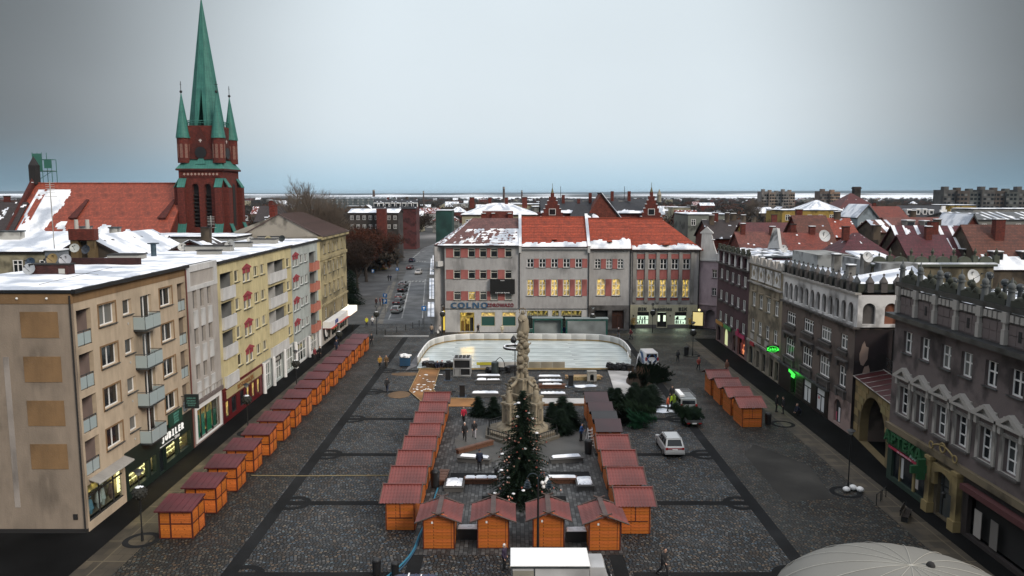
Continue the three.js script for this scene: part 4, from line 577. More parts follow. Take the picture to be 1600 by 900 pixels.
{ // house with the white arcaded attic
  const F = new Facade('tenement','brown tenement with a white arcaded attic and spiked parapet',[34,0,-95.6],turnR,20.6),W = 20.6,D = 12;
  for (let i = 0;i < 12;i++) { const x = .55 + i * 1.66;F.hole(x,11.25,1.12,2.05,true);part('arch_panel',B(1.16,2.1,.05,x + .56,11.23,-.28),Q.darktrim,F.g);if (i % 2) part('attic_slit',B(.34,.8,.04,x + .56,11.7,-.24),C.dark,F.g);}
  const X = [[1.75,2.9],[7.3,2.85],[12.3,2.7],[17.4,1.6]];
  for (const [x,w] of X) { F.win(x,8.3,w,1.5,{ cols: w > 2 ? 4 : 2,rows: .66,rec: .12,fw: .12 });F.win(x - .05,4.35,w + .1,2.15,{ cols: w > 2 ? 4 : 2,rows: .6,rec: .14,fw: .12 });
    part('window_hood',[B(w + .9,.16,.4,x + w / 2,7.1,.2),B(w + .6,.12,.2,x + w / 2,6.95,.1),B(.22,.7,.25,x - .25,6.35,.12),B(.22,.7,.25,x + w + .25,6.35,.12),...(w > 2 ? [B(.2,.4,.2,x + w / 2,6.55,.1)] : [])],Q.darktrim,F.g);
    part('window_ledge',[B(w + .6,.16,.26,x + w / 2,7.98,.13),B(w,.34,.1,x + w / 2,7.66,.05)],Q.darktrim,F.g);part('window_apron',[B(w + .7,.18,.3,x + w / 2,3.98,.15),B(w + .1,.6,.12,x + w / 2,3.36,.06),B(.3,.75,.28,x - .1,3.22,.13),B(.3,.75,.28,x + w + .1,3.22,.13)],Q.darktrim,F.g);}
  F.hole(4.2,.1,1.6,2.75);F.hole(8.2,.25,2.3,2.55);F.hole(12.0,.25,2.3,2.55);F.hole(16.6,.3,1.7,2.5,true);
  F.wall('wall',0,W,3.2,10.8,Q.mauve);F.wall('arcade',0,W,11.0,14.2,Q.white,.02);F.wall('cornice',-.05,W + .3,10.8,11.0,Q.darktrim,.35,.67);F.wall('cornice',-.05,W + .25,14.2,14.4,Q.trim,.3,.62);
  F.wall('shop_front',0,15.2,0,3.0,mat([.022,.016,.014],'plain',{ roughness: .4 }),.1,.42);F.wall('fascia',-.1,15.3,3.0,3.2,mat([.2,.21,.22],'metal'),.35,.67);F.wall('ground_floor',15.201,W,0,3.2,Q.pinkbase);
  F.core(0,W,0,14.2,D,Q.mauve);
  for (const x of [8.2,12.0]) { const s = part('shop_window',poly([[x,.25],[x + 2.3,.25],[x + 2.3,2.8],[x,2.8]],[[[x + .1,.35],[x + 1.1,.35],[x + 1.1,2.0],[x + .1,2.0]],[[x + 1.2,.35],[x + 2.2,.35],[x + 2.2,2.0],[x + 1.2,2.0]],[[x + .1,2.1],[x + 2.2,2.1],[x + 2.2,2.72],[x + .1,2.72]]],.08),C.dark,F.g);part('paper_blind',B(2.2,2.45,.03,x + 1.15,.3,-.06),mat([.62,.63,.64]),s);if (x > 10) part('sign_lettering',text('64',.34,.01).translate(x + .55,1.7,-.04),mat([.5,.02,.03]),s);}
  part('slat_panel',[...Array(5)].map((_,i) => B(2.2,.04,.05,6.95,.5 + i * .5,.12)),mat([.06,.045,.04]),F.g);
  const gd = part('doorway',B(1.6,2.75,.05,5.0,.1,-.5),mat([.02,.14,.02],'plain',{ emit: [.004,.06,.006] }),F.g);
  part('neon_lettering',[text('bonus',.48,.06,1.1).rotateZ(-.12).translate(5.0,2.75,.25),text('club',.34,.06,1.1).translate(5.3,2.35,.25)],mat([.05,.4,.05],'plain',{ emit: [.05,.75,.07] }),F.g);
  const L = new THREE.PointLight(0x30ff40,1.5,14);L.position.set(33.0,2.6,-90.6);L.shadow.radius = 10;L.castShadow = true;L.name = 'neon_light';scene.add(L);
  const ad = part('arched_door',poly(archPts(16.65,.32,1.6,2.45),null,.05).translate(0,0,-.25),C.dark,F.g);[[16.8,.22,.9,[.5,.1,.15]],[17.45,.4,1.5,[.6,.6,.62]],[17.98,.22,.9,[.5,.25,.3]]].forEach(([x,w,h,c]) => part('window_poster',B(w,h,.02,x,.4,-.23),mat(c),ad));
  // spiked parapet
  for (let i = 0;i < 15;i++) part('merlon',[B(.62,1.0,.5,.5 + i * 1.4,14.4,-.1),new THREE.ConeGeometry(.46,.7,4).rotateY(Math.PI / 4).translate(.5 + i * 1.4,15.75,-.1),Sp(.12,.5 + i * 1.4,16.15,-.1,6)],i % 2 ? Q.darktrim : Q.lead,F.g);
  for (let i = 0;i < 3;i++) part('merlon',[B(.5,1.0,.62,W - .25,14.4,-1.3 - i * 1.35),new THREE.ConeGeometry(.46,.7,4).rotateY(Math.PI / 4).translate(W - .25,15.75,-1.3 - i * 1.35),Sp(.12,W - .25,16.15,-1.3 - i * 1.35,6)],Q.darktrim,F.g);
  part('parapet',[B(W,.85,.2,W / 2,14.4,-.2),B(.2,.85,4.5,W - .3,14.4,-2.4)],Q.moss,F.g);
  // end wall towards the gate: white arches, dark painted wall below
  const e = part('end_wall',[B(.05,10.7,4.6,W + .026,0,-2.32)],mat([.02,.012,.014],'old'),F.g);part('end_attic',[poly([[0,11.0],[4.6,11.0],[4.6,14.15],[0,14.15]],[archPts(.5,11.3,1.25,2.1),archPts(2.65,11.3,1.25,2.1)],.3).rotateY(Math.PI / 2).translate(W + .32,0,0)],Q.white,F.g);
  part('arch_panel',B(.03,2.2,1.3,W + .05,11.25,-1.12),Q.darktrim,F.g);part('arch_panel',B(.03,2.2,1.3,W + .05,11.25,-3.3),mat([.24,.09,.05],'old'),F.g);
  part('peeled_plaster',[[.5,7.2,.9,2.2],[.9,5.6,.7,1.5],[1.8,5.0,1.3,.8]].map(([z,y,w,h],i) => { const p = [];for (let k = 0;k < 12;k++) { const a = k / 12 * 6.283,q = .75 + .5 * hash(k,i,77);p.push([w / 2 * q * Math.cos(a),h / 2 * q * Math.sin(a)]);} return poly(p,null,.02).rotateY(Math.PI / 2).translate(W + .075,y + h / 2,-z - w / 2);}),mat([.3,.22,.18],'old'),e);
  flatSnow(F,0,W,14.65,D,-.7,.6,23);
  const hut = part('roof_hut',slab([[13.2,15.0,-1.2],[20.2,15.0,-1.6],[20.2,15.0,-8],[16.4,16.7,-7.5]],.25),C.snow,F.g);
  for (const [x,z,w,h] of [[3.5,-5,.9,2.2],[9,-6,1.0,2.6],[11.2,-3.4,.8,1.6]]) chimney(F.g,x,14.6,z,w,.8,h,mat([.22,.21,.19],'old'),Q.lead,true);
  part('attic_house',[B(10,1.9,4,6.5,14.6,-8.6)],mat([.30,.31,.31],'old'),F.g);
}
{ // arched gate between the houses
  const g = thing('gateway','yellow stone gateway with a tall dark arch between the tenements','gateway',[34.3,0,-75.0],-Math.PI / 2 - .13);
  const W = 11.6,st = [];part('wall',poly([[0,0],[W,0],[W,6.0],[0,6.0]],[archPts(2.0,.01,7.2,5.2,18)],.8),mat([.20,.15,.07],'old'),g);
  const r = rng(5);for (let j = 0;j < 8;j++) for (let i = 0;i < 9;i++) { const x = .04 + i * 1.3 + (j % 2) * .5 - .3,y = .04 + j * .745,w = 1.22;const cx = x + w / 2 - 5.6,top = 1.6 + Math.sqrt(Math.max(0,13.3 - cx * cx));if (x < 0 || x + w > W) continue;if (Math.abs(cx) < 4.35 && y < top + .25) continue;part('stone',B(w,.68,.05,x + w / 2,y,.026),mat([.27 + .05 * (r() - .5),.205,.09],'old'),g);}
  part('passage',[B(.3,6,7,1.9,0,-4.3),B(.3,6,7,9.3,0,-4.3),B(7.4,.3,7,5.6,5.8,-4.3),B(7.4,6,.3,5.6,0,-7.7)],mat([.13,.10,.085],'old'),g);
  const rf = part('roof',slab([[-.1,6.05,.25],[W + .1,6.05,.25],[W + .1,6.7,-2.6],[-.1,6.7,-2.6]],.12),mat([.045,.008,.009],'plain',{ roughness: .5 }),g);part('glazing_bar',[...[...Array(8)].map((_,i) => bar([.1 + i * W / 7.2,6.08,.25],[.1 + i * W / 7.2,6.74,-2.6],.035,4)),bar([-.1,6.07,.25],[W + .1,6.07,.25],.06,4),bar([-.1,6.74,-2.6],[W + .1,6.74,-2.6],.06,4)],Q.trim,rf);
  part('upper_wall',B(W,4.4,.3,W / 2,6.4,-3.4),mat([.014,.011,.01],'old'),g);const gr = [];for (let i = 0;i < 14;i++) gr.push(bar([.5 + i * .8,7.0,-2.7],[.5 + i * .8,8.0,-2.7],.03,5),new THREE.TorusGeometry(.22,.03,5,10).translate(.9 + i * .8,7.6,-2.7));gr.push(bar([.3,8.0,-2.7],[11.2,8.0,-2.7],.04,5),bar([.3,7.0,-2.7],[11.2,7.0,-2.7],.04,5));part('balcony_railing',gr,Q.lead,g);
  const tr = [bar([4.6,8.0,-3.15],[4.6,10.6,-3.15],.05,5),bar([7.6,8.0,-3.15],[7.6,10.6,-3.15],.05,5),bar([4.6,10.6,-3.15],[7.6,10.6,-3.15],.05,5)];for (let i = 0;i < 6;i++) tr.push(new THREE.TorusGeometry(.3 + .1 * (i % 2),.04,5,12).translate(5.1 + (i % 3) * 1.0,8.8 + (i / 3 | 0) * 1.1,-3.15));part('iron_trellis',tr,Q.lead,g);
}
{ // nearest tenement on the east side
  const F = new Facade('tenement','nearest mauve tenement with pedimented windows above the chemist',[32,0,-63.3],turnR,26),W = 26,D = 14,pitch = 2.78,x0 = [1.5,4.1,7.0,9.6,12.4,15.0,17.9,20.6];
  x0.forEach((x,i) => { F.win(x,11.2,1.35,1.78,{ cols: 2,rows: .55,rec: .24,fw: .12 });F.win(x,6.1,1.5,2.32,{ cols: 2,rows: [.35,.7],rec: .26,fw: .11 });
    part('window_surround',[poly([[-.3,-.05],[1.8,-.05],[1.8,2.55],[-.3,2.55]],[[[0,0],[1.5,0],[1.5,2.32],[0,2.32]]],.14).translate(x,6.1,.142),B(.3,.5,.26,x - .32,8.5,.13),B(.3,.5,.26,x + 1.82,8.5,.13)],Q.trim,F.g);
    part('pediment',[poly([[-.65,0],[2.15,0],[2.15,.16],[.75,.98],[-.65,.16]],[[[.0,.18],[1.5,.18],[.75,.68]]],.4).translate(x,9.08,.405),B(1.9,.5,.1,x + .75,9.2,.05)],Q.trim,F.g);part('sill_block',B(2.1,.14,.3,x + .75,5.92,.15),Q.darktrim,F.g);});
  F.hole(.8,.4,5.2,2.75);F.hole(7.75,.15,2.0,3.45,'seg');F.hole(11.6,.3,13.2,3.0);
  F.wall('wall',0,W,4.9,13.9,Q.mauve2);F.wall('ledge',-.1,W,4.4,4.9,mat([.2,.16,.1],'old'),.3,.62);F.wall('shop_wall',0,6.4,0,4.4,mat([.012,.03,.02],'plain'));F.wall('portal_wall',6.4,11.0,0,4.4,mat([.10,.08,.05],'old'));F.wall('shop_wall',11.0,W,0,4.4,mat([.03,.022,.02],'old'));
  F.core(0,W,0,15.2,D,Q.mauve2);
  // attic: cornice, blocks, balusters and pinnacles
  F.wall('cornice',-.35,W,13.9,14.25,Q.lead,.75,1.07);F.wall('attic',0,W,14.25,16.3,Q.mauve2,-.1);part('attic_cap',B(W + .2,.35,.7,W / 2,16.5,-.25),Q.lead,F.g);part('end_attic',B(.3,2.2,3.8,-.14,14.25,-2.4),Q.mauve2,F.g);
  part('attic_band',[B(W,.62,.06,W / 2,15.78,-.06)],Q.darktrim,F.g);
  for (let i = 0;i < 8;i++) { const x = .3 + i * 2.78;part('attic_pilaster',[B(.36,1.0,.3,x,14.3,.04),B(.26,.7,.22,x,15.2,.03),B(.5,.7,.34,x,15.75,.02)],Q.trim,F.g);for (let k = 0;k < 4;k++) part('attic_block',B(.36,.46,.12,x + .6 + k * .52,15.86,.0),Q.trim,F.g);for (let j = 0;j < 2;j++) for (let k = 0;k < 3;k++) part('stone',B(.74 - (j && k === 2 ? .1 : 0),.62,.04,x + .62 + k * .78,14.36 + j * .68,-.078),Q.mauve2,F.g);if (i % 2) part('attic_slit',B(.28,.7,.06,x + 1.4,14.7,-.05),C.dark,F.g);part('pinnacle',[Cy(.26,.2,1.0,x,16.85,-.2,8),Cy(.3,.3,.12,x,17.8,-.2,8),Sp(.24,x,18.1,-.2,8,1.2),Cy(.1,.03,.4,x,18.3,-.2,6)],mat([.13,.14,.14],'old'),F.g);const sc = new THREE.TorusGeometry(.5,.2,6,12,Math.PI);part('parapet_scroll',[sc.clone().translate(x + .95,16.85,-.2),sc.clone().scale(.7,1.2,1).translate(x + 1.9,16.85,-.2),B(2.2,.4,.4,x + 1.4,16.85,-.2),...urn(x + 1.4,17.2,-.2,.9)],Q.moss,F.g);}
  for (let i = 0;i < 16;i++) part('rooftop_ornament',((x,z,h) => [Cy(.22,.14,h,x,16.4,z,6),Sp(.3,x,16.5 + h,z,7)])(1 + i * 1.4 + rnd(),-1.8 - rnd() * 1.8,.8 + rnd() * .8),i % 3 ? Q.lead : Q.moss,F.g);
  flatSnow(F,0,W,16.2,D,-.8,.52,25);
  // chemist
  const sd = part('shop_display',B(5.2,2.75,.05,3.4,.4,-.9),C.dark,F.g);part('pane',B(5.18,2.7,.02,3.4,.42,-.2),C.pane,sd);for (const [x,c] of [[2.25,[.45,.46,.46]],[4.6,[.34,.32,.3]]]) part('window_poster',B(.42,1.7,.02,x,.75,-.17),mat(c),sd);part('window_frame',[B(.12,2.75,.12,2.0,.4,-.12),B(.3,2.75,.12,4.2,.4,-.12)],Q.yellow,sd);
  const fs = part('shop_sign',B(6.3,1.25,.16,3.2,3.12,.1),mat([.008,.045,.018],'plain',{ roughness: .4 }),F.g);part('sign_lettering',text('APTEKA',.95,.12,1.25).translate(2.8,3.82,.19),mat([.01,.075,.024]),fs);part('sign_lettering',text('POD ROZA',.3,.03,1.2).translate(5.2,3.26,.19),mat([.35,.5,.42]),fs);part('red_strip',B(5.2,.2,.08,3.1,2.84,.16),mat([.3,.02,.05]),fs);part('strip_lettering',text('LEKI  KOSMETYKI  ZIOLA',.13,.01,1.1).translate(3.1,2.94,.205),mat([.6,.4,.45]),fs);
  const cr = thing('pharmacy_cross','green pharmacy cross sign hanging beside the yellow portal','sign',[31.2,3.2,-56.4],0);part('cross',[poly([[-.3,-.8],[.3,-.8],[.3,-.3],[.8,-.3],[.8,.3],[.3,.3],[.3,.8],[-.3,.8],[-.3,.3],[-.8,.3],[-.8,-.3],[-.3,-.3]],null,.24)],mat([.01,.07,.022]),cr);part('bracket',bar([.7,0,-.1],[1.0,0,-.1],.05),C.iron,cr);
  // yellow portal
  for (const x of [7.0,10.55]) part('portal_pillar',[B(.62,4.1,.4,x,.1,.2),B(.8,.8,.55,x,0,.27),B(.75,.25,.5,x,4.1,.25)],Q.yellow,F.g);part('portal_arch',poly([[7.4,2.4],[7.75,2.4],...[...Array(9)].map((_,i) => [7.75 + i * .25,3.35 + .28 * Math.sin(i / 8 * Math.PI)]),[9.75,2.4],[10.15,2.4],[10.15,4.0],[7.4,4.0]],null,.3).translate(0,0,.3),Q.yellow,F.g);
  const pd = part('door',B(2.0,3.4,.06,8.75,.15,-.3),C.pane2,F.g);part('door_frame',[B(.08,3.4,.08,8.1,.15,-.25),B(.08,3.4,.08,9.3,.15,-.25),B(2,.08,.08,8.75,2.4,-.25)],C.iron,pd);part('window_poster',B(.36,1.5,.02,9.55,.6,-.25),mat([.4,.4,.42]),pd);
  part('scroll_ornament',[new THREE.TorusGeometry(.34,.07,6,18).translate(8.8,5.55,.42),new THREE.TorusGeometry(.26,.06,6,16).translate(7.3,5.3,.42),new THREE.TorusGeometry(.26,.06,6,16).translate(10.4,5.25,.42),new THREE.TorusGeometry(2.6,.07,6,20,1.1).rotateZ(Math.PI / 2 - .55).translate(8.85,3.1,.42)],Q.yellow,F.g);
  part('wall_lantern',[B(.2,.34,.2,9.9,2.2,.75),new THREE.ConeGeometry(.18,.16,4).translate(9.9,2.62,.75),bar([9.9,2.5,.3],[9.9,2.5,.75],.02)],C.iron,F.g);
  const s2 = part('shop_display',B(13.1,2.95,.05,18.2,.3,-.6),C.dark,F.g);for (const x of [12.7,14.5]) part('window_poster',B(.8,1.9,.04,x,.5,-.1),x < 13 ? mat([.3,.28,.26]) : mat([.14,.13,.12]),s2);part('awning_box',B(13.6,.4,.6,18.2,3.5,.25),mat([.07,.02,.02]),F.g);
}
{ // attic of the next house behind, mossy gablets over a snowy ledge
  const t = thing('rear_attic','mossy ornamented attic with a snowy ledge behind the spiked parapet','attic',[40.6,0,-86]),m = mat([.085,.095,.07],'old');part('wall',B(13.5,2.4,1.2,6.7,13.6,-.4),mat([.2,.17,.11],'old'),t);part('ledge',B(14,.25,1.6,6.7,16.0,-.3),m,t);stuff(part('snow',B(13.9,.14,.7,6.7,16.25,.1),C.snow,t));
  for (let i = 0;i < 6;i++) { const x = .8 + i * 2.4;part('gablet',[new THREE.CylinderGeometry(.8,.8,.4,14,1,false,-Math.PI / 2,Math.PI).rotateX(-Math.PI / 2).translate(x,16.3,-.4),B(.6,.9,.45,x + 1.2,16.25,-.4),...urn(x + 1.2,17.15,-.4,.8),...urn(x,17.0,-.4,.5)],m,t);}
}
for (const [l,x,y,z,r] of [['pale satellite dish on the roof behind the spiked parapet',39,16.6,-84,.62],['white satellite dish on the white attic house',37.6,18.4,-92.5,.75],['grey satellite dish low on the roof of the sand coloured tenement',36.5,16.2,-103,.55],['grey satellite dish among the rooftop ornaments',35.4,17.2,-58.6,.55]]) dish(l,x,y,z,r,.2,[.45,.46,.46]);

// ---------------------------------------------------------------- brick church
{
  const t = thing('church','red brick church with a tall green copper spire','church',[-51.4,0,-131.8]),M = mat([.165,.032,.022],'brick'),dk = mat([.11,.022,.016],'brick'),cu = C.copper,h = 3.65;
  part('tower_shaft',poly([[-h,0],[h,0],[h,28.2],[-h,28.2]],[archPts(-1.6,18.6,1.15,7.2),archPts(.75 - .3,18.6,1.15,7.2)],1).translate(0,0,h),M,t);part('tower_body',[B(2 * h,28.2,2 * h - 1.01,0,0,-.505)],M,t);
  for (const x of [-1.03,1.03]) part('belfry_louvre',[...Array(9)].map((_,i) => B(1.1,.12,.4,x,18.9 + i * .62,h - .6,0,.5)),C.dark,t);
  part('belfry_recess',B(3.2,7.4,.1,0,18.5,h - .95),C.dark,t);
  part('side_window',[poly(archPts(-1.6,18.6,1.15,7.2),null,.05),poly(archPts(.45,18.6,1.15,7.2),null,.05)].map((g) => g.rotateY(Math.PI / 2).translate(h + .06,0,0)),C.dark,t);
  part('frieze',[...Array(10)].map((_,i) => B(.32,.32,.08,0,-.16,0,0,0,Math.PI / 4).translate(-2.7 + i * .6,27.35,h + .03)),mat([.35,.24,.2]),t);part('frieze_edge',[B(6.4,.14,.12,0,26.85,h + .06),B(6.4,.14,.12,0,27.75,h + .06)],dk,t);
  // stepped buttresses with copper caps
  for (const [sx,sz] of [[-1,1],[1,1],[1,-1],[-1,-1]]) for (const along of [0,1]) {
    const g = new THREE.Group(),b = [B(1.15,25.2,.9,0,0,.45),B(1.25,17.6,.7,0,0,1.15)],m = part('buttress',b.map((q) => q.rotateY(along ? sx * Math.PI / 2 : (sz > 0 ? 0 : Math.PI)).translate(along ? sx * h : sx * (h - .6),0,along ? sz * (h - .6) : sz * h)),M,t);
    part('buttress_cap',[slab([[-.65,25.2,.98],[.65,25.2,.98],[.65,26.7,0],[-.65,26.7,0]],.1),slab([[-.7,17.6,1.55],[.7,17.6,1.55],[.7,19.3,.85],[-.7,19.3,.85]],.1)].map((q) => q.rotateY(along ? sx * Math.PI / 2 : (sz > 0 ? 0 : Math.PI)).translate(along ? sx * h : sx * (h - .6),0,along ? sz * (h - .6) : sz * h)),cu,m);
  }
  const k = h + .35,u = 2.9;part('copper_skirt',[slab([[-k,28.2,k],[k,28.2,k],[u,29.8,u],[-u,29.8,u]],.12),slab([[k,28.2,k],[k,28.2,-k],[u,29.8,-u],[u,29.8,u]],.12),slab([[k,28.2,-k],[-k,28.2,-k],[-u,29.8,-u],[u,29.8,-u]],.12),slab([[-k,28.2,-k],[-k,28.2,k],[-u,29.8,u],[-u,29.8,-u]],.12),slab([[-.9,29.0,3.6],[.9,29.0,3.6],[0,30.6,2.9]],.1)],cu,t);
  part('cornice',B(2 * k,.3,2 * k,0,27.95,0),dk,t);
  part('clock_storey',B(2 * u,5.9,2 * u,0,29.4,0),M,t);
  for (let s = 0;s < 4;s++) {
    const R = (g) => g.rotateY(s * Math.PI / 2);
    part('gable',R(poly([[-1.9,29.8],[1.9,29.8],[1.9,31.0],[0,35.0],[-1.9,31.0]],null,.3).translate(0,0,u + .24)),dk,t);
    const cl = part('clock_face',R(Cy(.95,.95,.1,0,0,0,28).rotateX(Math.PI / 2).translate(0,30.9,u + .3)),C.black,t);
    const nums = [];for (let i = 0;i < 12;i++) nums.push(R(B(.09,.24,.04,0,.62,0).rotateZ(-i * Math.PI / 6).translate(0,30.9,u + .36)));nums.push(R(B(.09,.6,.03,0,0,0).rotateZ(-1.7).translate(0,30.9,u + .38)),R(B(.11,.45,.03,0,0,0).rotateZ(2.0).translate(0,30.9,u + .38)));part('clock_marks',nums,mat([.42,.30,.07],'metal'),cl);
    part('cross_opening',[R(B(.16,.55,.06,0,32.55,u + .26)),R(B(.5,.16,.06,0,32.8,u + .27))],mat([.5,.45,.42]),t);
    const c = part('corner_turret',R([0].map(() => mscale(new THREE.CylinderGeometry(1.02,1.02,4.2,8),6,4).rotateY(Math.PI / 8).translate(u,31.3,u))[0]),M,t);
    const sp = part('turret_spire',[R(mscale(new THREE.CylinderGeometry(.05,1.15,7.2,8),6,7).rotateY(Math.PI / 8).translate(u,36.95,u)),R(Cy(1.2,1.15,.2,u,33.25,u,8))],cu,t);
    part('finial',[R(Sp(.24,u,40.75,u,8)),R(bar([u,40.5,u],[u,42.4,u],.05,5)),R(bar([u - .3,41.9,u],[u + .3,41.9,u],.04,4))],C.iron,sp);
    const ar = [];for (let i = 0;i < 8;i++) { const a = i * Math.PI / 4;ar.push(R(poly(archPts(-.22,30.0,.44,2.3,6),null,.05).rotateY(a).translate(u + 1.0 * Math.sin(a),0,u + 1.0 * Math.cos(a))));} part('blind_arch',ar,mat([.33,.2,.17],'brick'),c);
  }
  const rail = [];for (const [ax,az,bx,bz] of [[-u,u,u,u],[u,u,u,-u],[u,-u,-u,-u],[-u,-u,-u,u]]) { rail.push(bar([ax,36.1,az],[bx,36.1,bz],.07,4),bar([ax,35.75,az],[bx,35.75,bz],.05,4));for (let i = 1;i < 8;i++) rail.push(bar([lerp(ax,bx,i / 8),35.3,lerp(az,bz,i / 8)],[lerp(ax,bx,i / 8),36.1,lerp(az,bz,i / 8)],.04,4));} part('balcony_railing',rail,cu,t);
  // open spire: eight tapered faces, with tall pointed openings at its foot
  const r0 = 2.75,y0 = 35.3,y1 = 56.4,at = (a,y) => { const r = r0 * (y1 - y) / (y1 - y0);return [r * Math.sin(a),y,r * Math.cos(a)];};
  for (let i = 0;i < 8;i++) { const a = (i - .5) * Math.PI / 4,b = (i + .5) * Math.PI / 4,f = [];const mx = (y,w) => { const A = at(a,y),Bq = at(b,y);return [lerp(A[0],Bq[0],w),y,lerp(A[2],Bq[2],w)];};
    if (i % 2 === 0) f.push(slab([at(a,y0),mx(y0,.27),mx(41.4,.49),at(a,41.4)],.15),slab([mx(y0,.73),at(b,y0),at(b,41.4),mx(41.4,.51)],.15),slab([at(a,41.4),at(b,41.4),at(b,y1),at(a,y1)].slice(0,3),.15));else f.push(slab([at(a,y0),at(b,y0),at(b,y1)],.15));part('spire_face',f,cu,t);}
  part('spire_rib',[...Array(8)].map((_,i) => { const a = (i + .5) * Math.PI / 4;return bar(at(a,y0),at(a,y1 - .3),.09,5,.04);}),cu,t);
  part('finial',[Sp(.35,0,56.8,0,8),bar([0,56.4,0],[0,60,0],.07),bar([-.7,58.9,0],[.7,58.9,0],.06)],C.iron,t);
  // nave
  const xl = -29.5,ry = 25.9,ey = 16.6,rz = -.2,ez = 9.6,redN = mat([.40,.075,.034],'tile');const nv = part('nave',[B(-h - xl,ey,19.6,(xl - h) / 2,0,rz),poly([[-9.8,ey],[9.8,ey],[0,ry - .2]],null,.5).rotateY(-Math.PI / 2).translate(-h - .6,0,rz)],M,t);
  const rf = part('roof',[slab([[xl,ey,ez],[-h,ey,ez],[-h,ry,rz],[xl,ry,rz]],.25),slab([[-h,ey,-ez - .4],[xl,ey,-ez - .4],[xl,ry,rz],[-h,ry,rz]],.25)],redN,t);
  part('ridge_tile',bar([xl,ry + .02,rz],[-h,ry + .02,rz],.14,6),redN,rf);
  const sn = snowOn([xl,ey + .02,ez],[-h,ey + .02,ez],[-h,ry,rz],[xl,ry,rz],(u2,v,lu,lv) => { const x = u2 * lu,y = v * lv,n = vn(x * .5,y * .5,999,3) * 2 + vn(x * 1.7,y * 1.7,999,4);const big = (y < 11.9 && x > 1.1 - y * .02 && x < 4.6 + (y > 4.5 ? (y - 4.5) * .22 : 0) + n * .5 && !(x < 2.4 && x > 1.4 && n > 1.45 && y > 3)) ? 1 : -1;const low = (x > 7 && x < 21 && y < 2.4 * Math.max(0,n - .55) * (x > 9.5 && x < 11 ? .6 : 1)) ? 1 : -1;const p2 = Math.hypot((x - 15.3) / 1.3,(y - 2.6) / 1.9) + .4 * n < 1.3 ? 1 : -1;return Math.max(big,low,p2);},.12,.22);stuff(part('snow',sn,C.snow,t));
  for (const [x,y] of [[-20,20.6],[-5.5,20.6]]) part('dormer',[slab([[x - .9,y - .35,6.3],[x + .5,y - .35,6.3],[x + .9,y + 2.6,3.0],[x + .4,y + 2.6,3.0]],.15),B(1.1,.6,.3,x - .2,y - .95,6.0)],dk,t);
  const gb = part('gable_parapet',[poly([[-9.9,ey - .6],[9.9,ey - .6],[.3,ry + .6],[-.3,ry + .6]],null,.7).rotateY(-Math.PI / 2).translate(xl - .75,0,rz),bar([xl - .4,ey - .5,9.9],[xl - .4,ry + .6,.2],.4,4)],dk,t);part('gable_turret',[B(1.1,3.2,1.4,xl - .3,ry - .2,rz),new THREE.ConeGeometry(.85,1.6,4).rotateY(Math.PI / 4).translate(xl - .3,ry + 3.8,rz)],C.dark,t);stuff(part('snow',B(.5,.1,.5,xl - .3,ry + .1,rz + .9),C.snow,gb));
}
{ // scaffolding with green netting behind the church
  const t = thing('scaffolding','scaffolding wrapped in green netting behind the church gable','scaffolding',[-82.6,0,-134]),g = [];for (const x of [0,1.6,3.2]) for (const z of [0,-1.4]) g.push(bar([x,0,z],[x,x > 2 ? 30 : 31.2,z],.06,4));for (let y = 2;y < 31;y += 2) { for (const z of [0,-1.4]) g.push(bar([0,y,z],[3.2,y,z],.05,4));for (const x of [0,3.2]) g.push(bar([x,y,0],[x,y,-1.4],.05,4));} for (let y = 2;y < 30;y += 4) g.push(bar([0,y,0],[3.2,y + 2,0],.04,4));part('frame',g,mat([.03,.13,.10]),t);
  const n = mat([.04,.25,.19],'plain',{ transmission: .6,roughness: 1,thickness: 0,side: THREE.DoubleSide });for (const [x,y,w,hh] of [[0,28,1.6,3],[.3,22,1.2,4],[2.0,28.5,1.2,1.4]]) part('netting',B(w,hh,.03,x + w / 2,y,.12),n,t);part('plank',[...Array(7)].map((_,i) => B(3.2,.06,1.3,1.6,4.05 + i * 4,-.7)),mat([.2,.14,.08],'wood'),t);
}

// ---------------------------------------------------------------- houses behind the square
const RT = { maroon: mat([.115,.018,.028],'tile'),red: mat([.25,.045,.024],'tile'),brown: mat([.155,.045,.024],'tile'),rust: mat([.22,.065,.045],'tile'),slate: mat([.028,.031,.04],'tile'),grey: mat([.13,.14,.145],'rib'),dark: mat([.045,.03,.028],'tile') };
const WL = { cream: mat([.42,.38,.26],'old'),yellow: mat([.42,.29,.07],'old'),grey: mat([.25,.25,.235],'old'),brick: mat([.17,.038,.026],'brick'),brown: mat([.11,.085,.06],'old'),white: mat([.5,.5,.49],'old'),blue: mat([.3,.36,.4],'old'),dark: mat([.06,.05,.045],'old'),greygreen: mat([.22,.24,.21],'old') };
let hseed = 100;
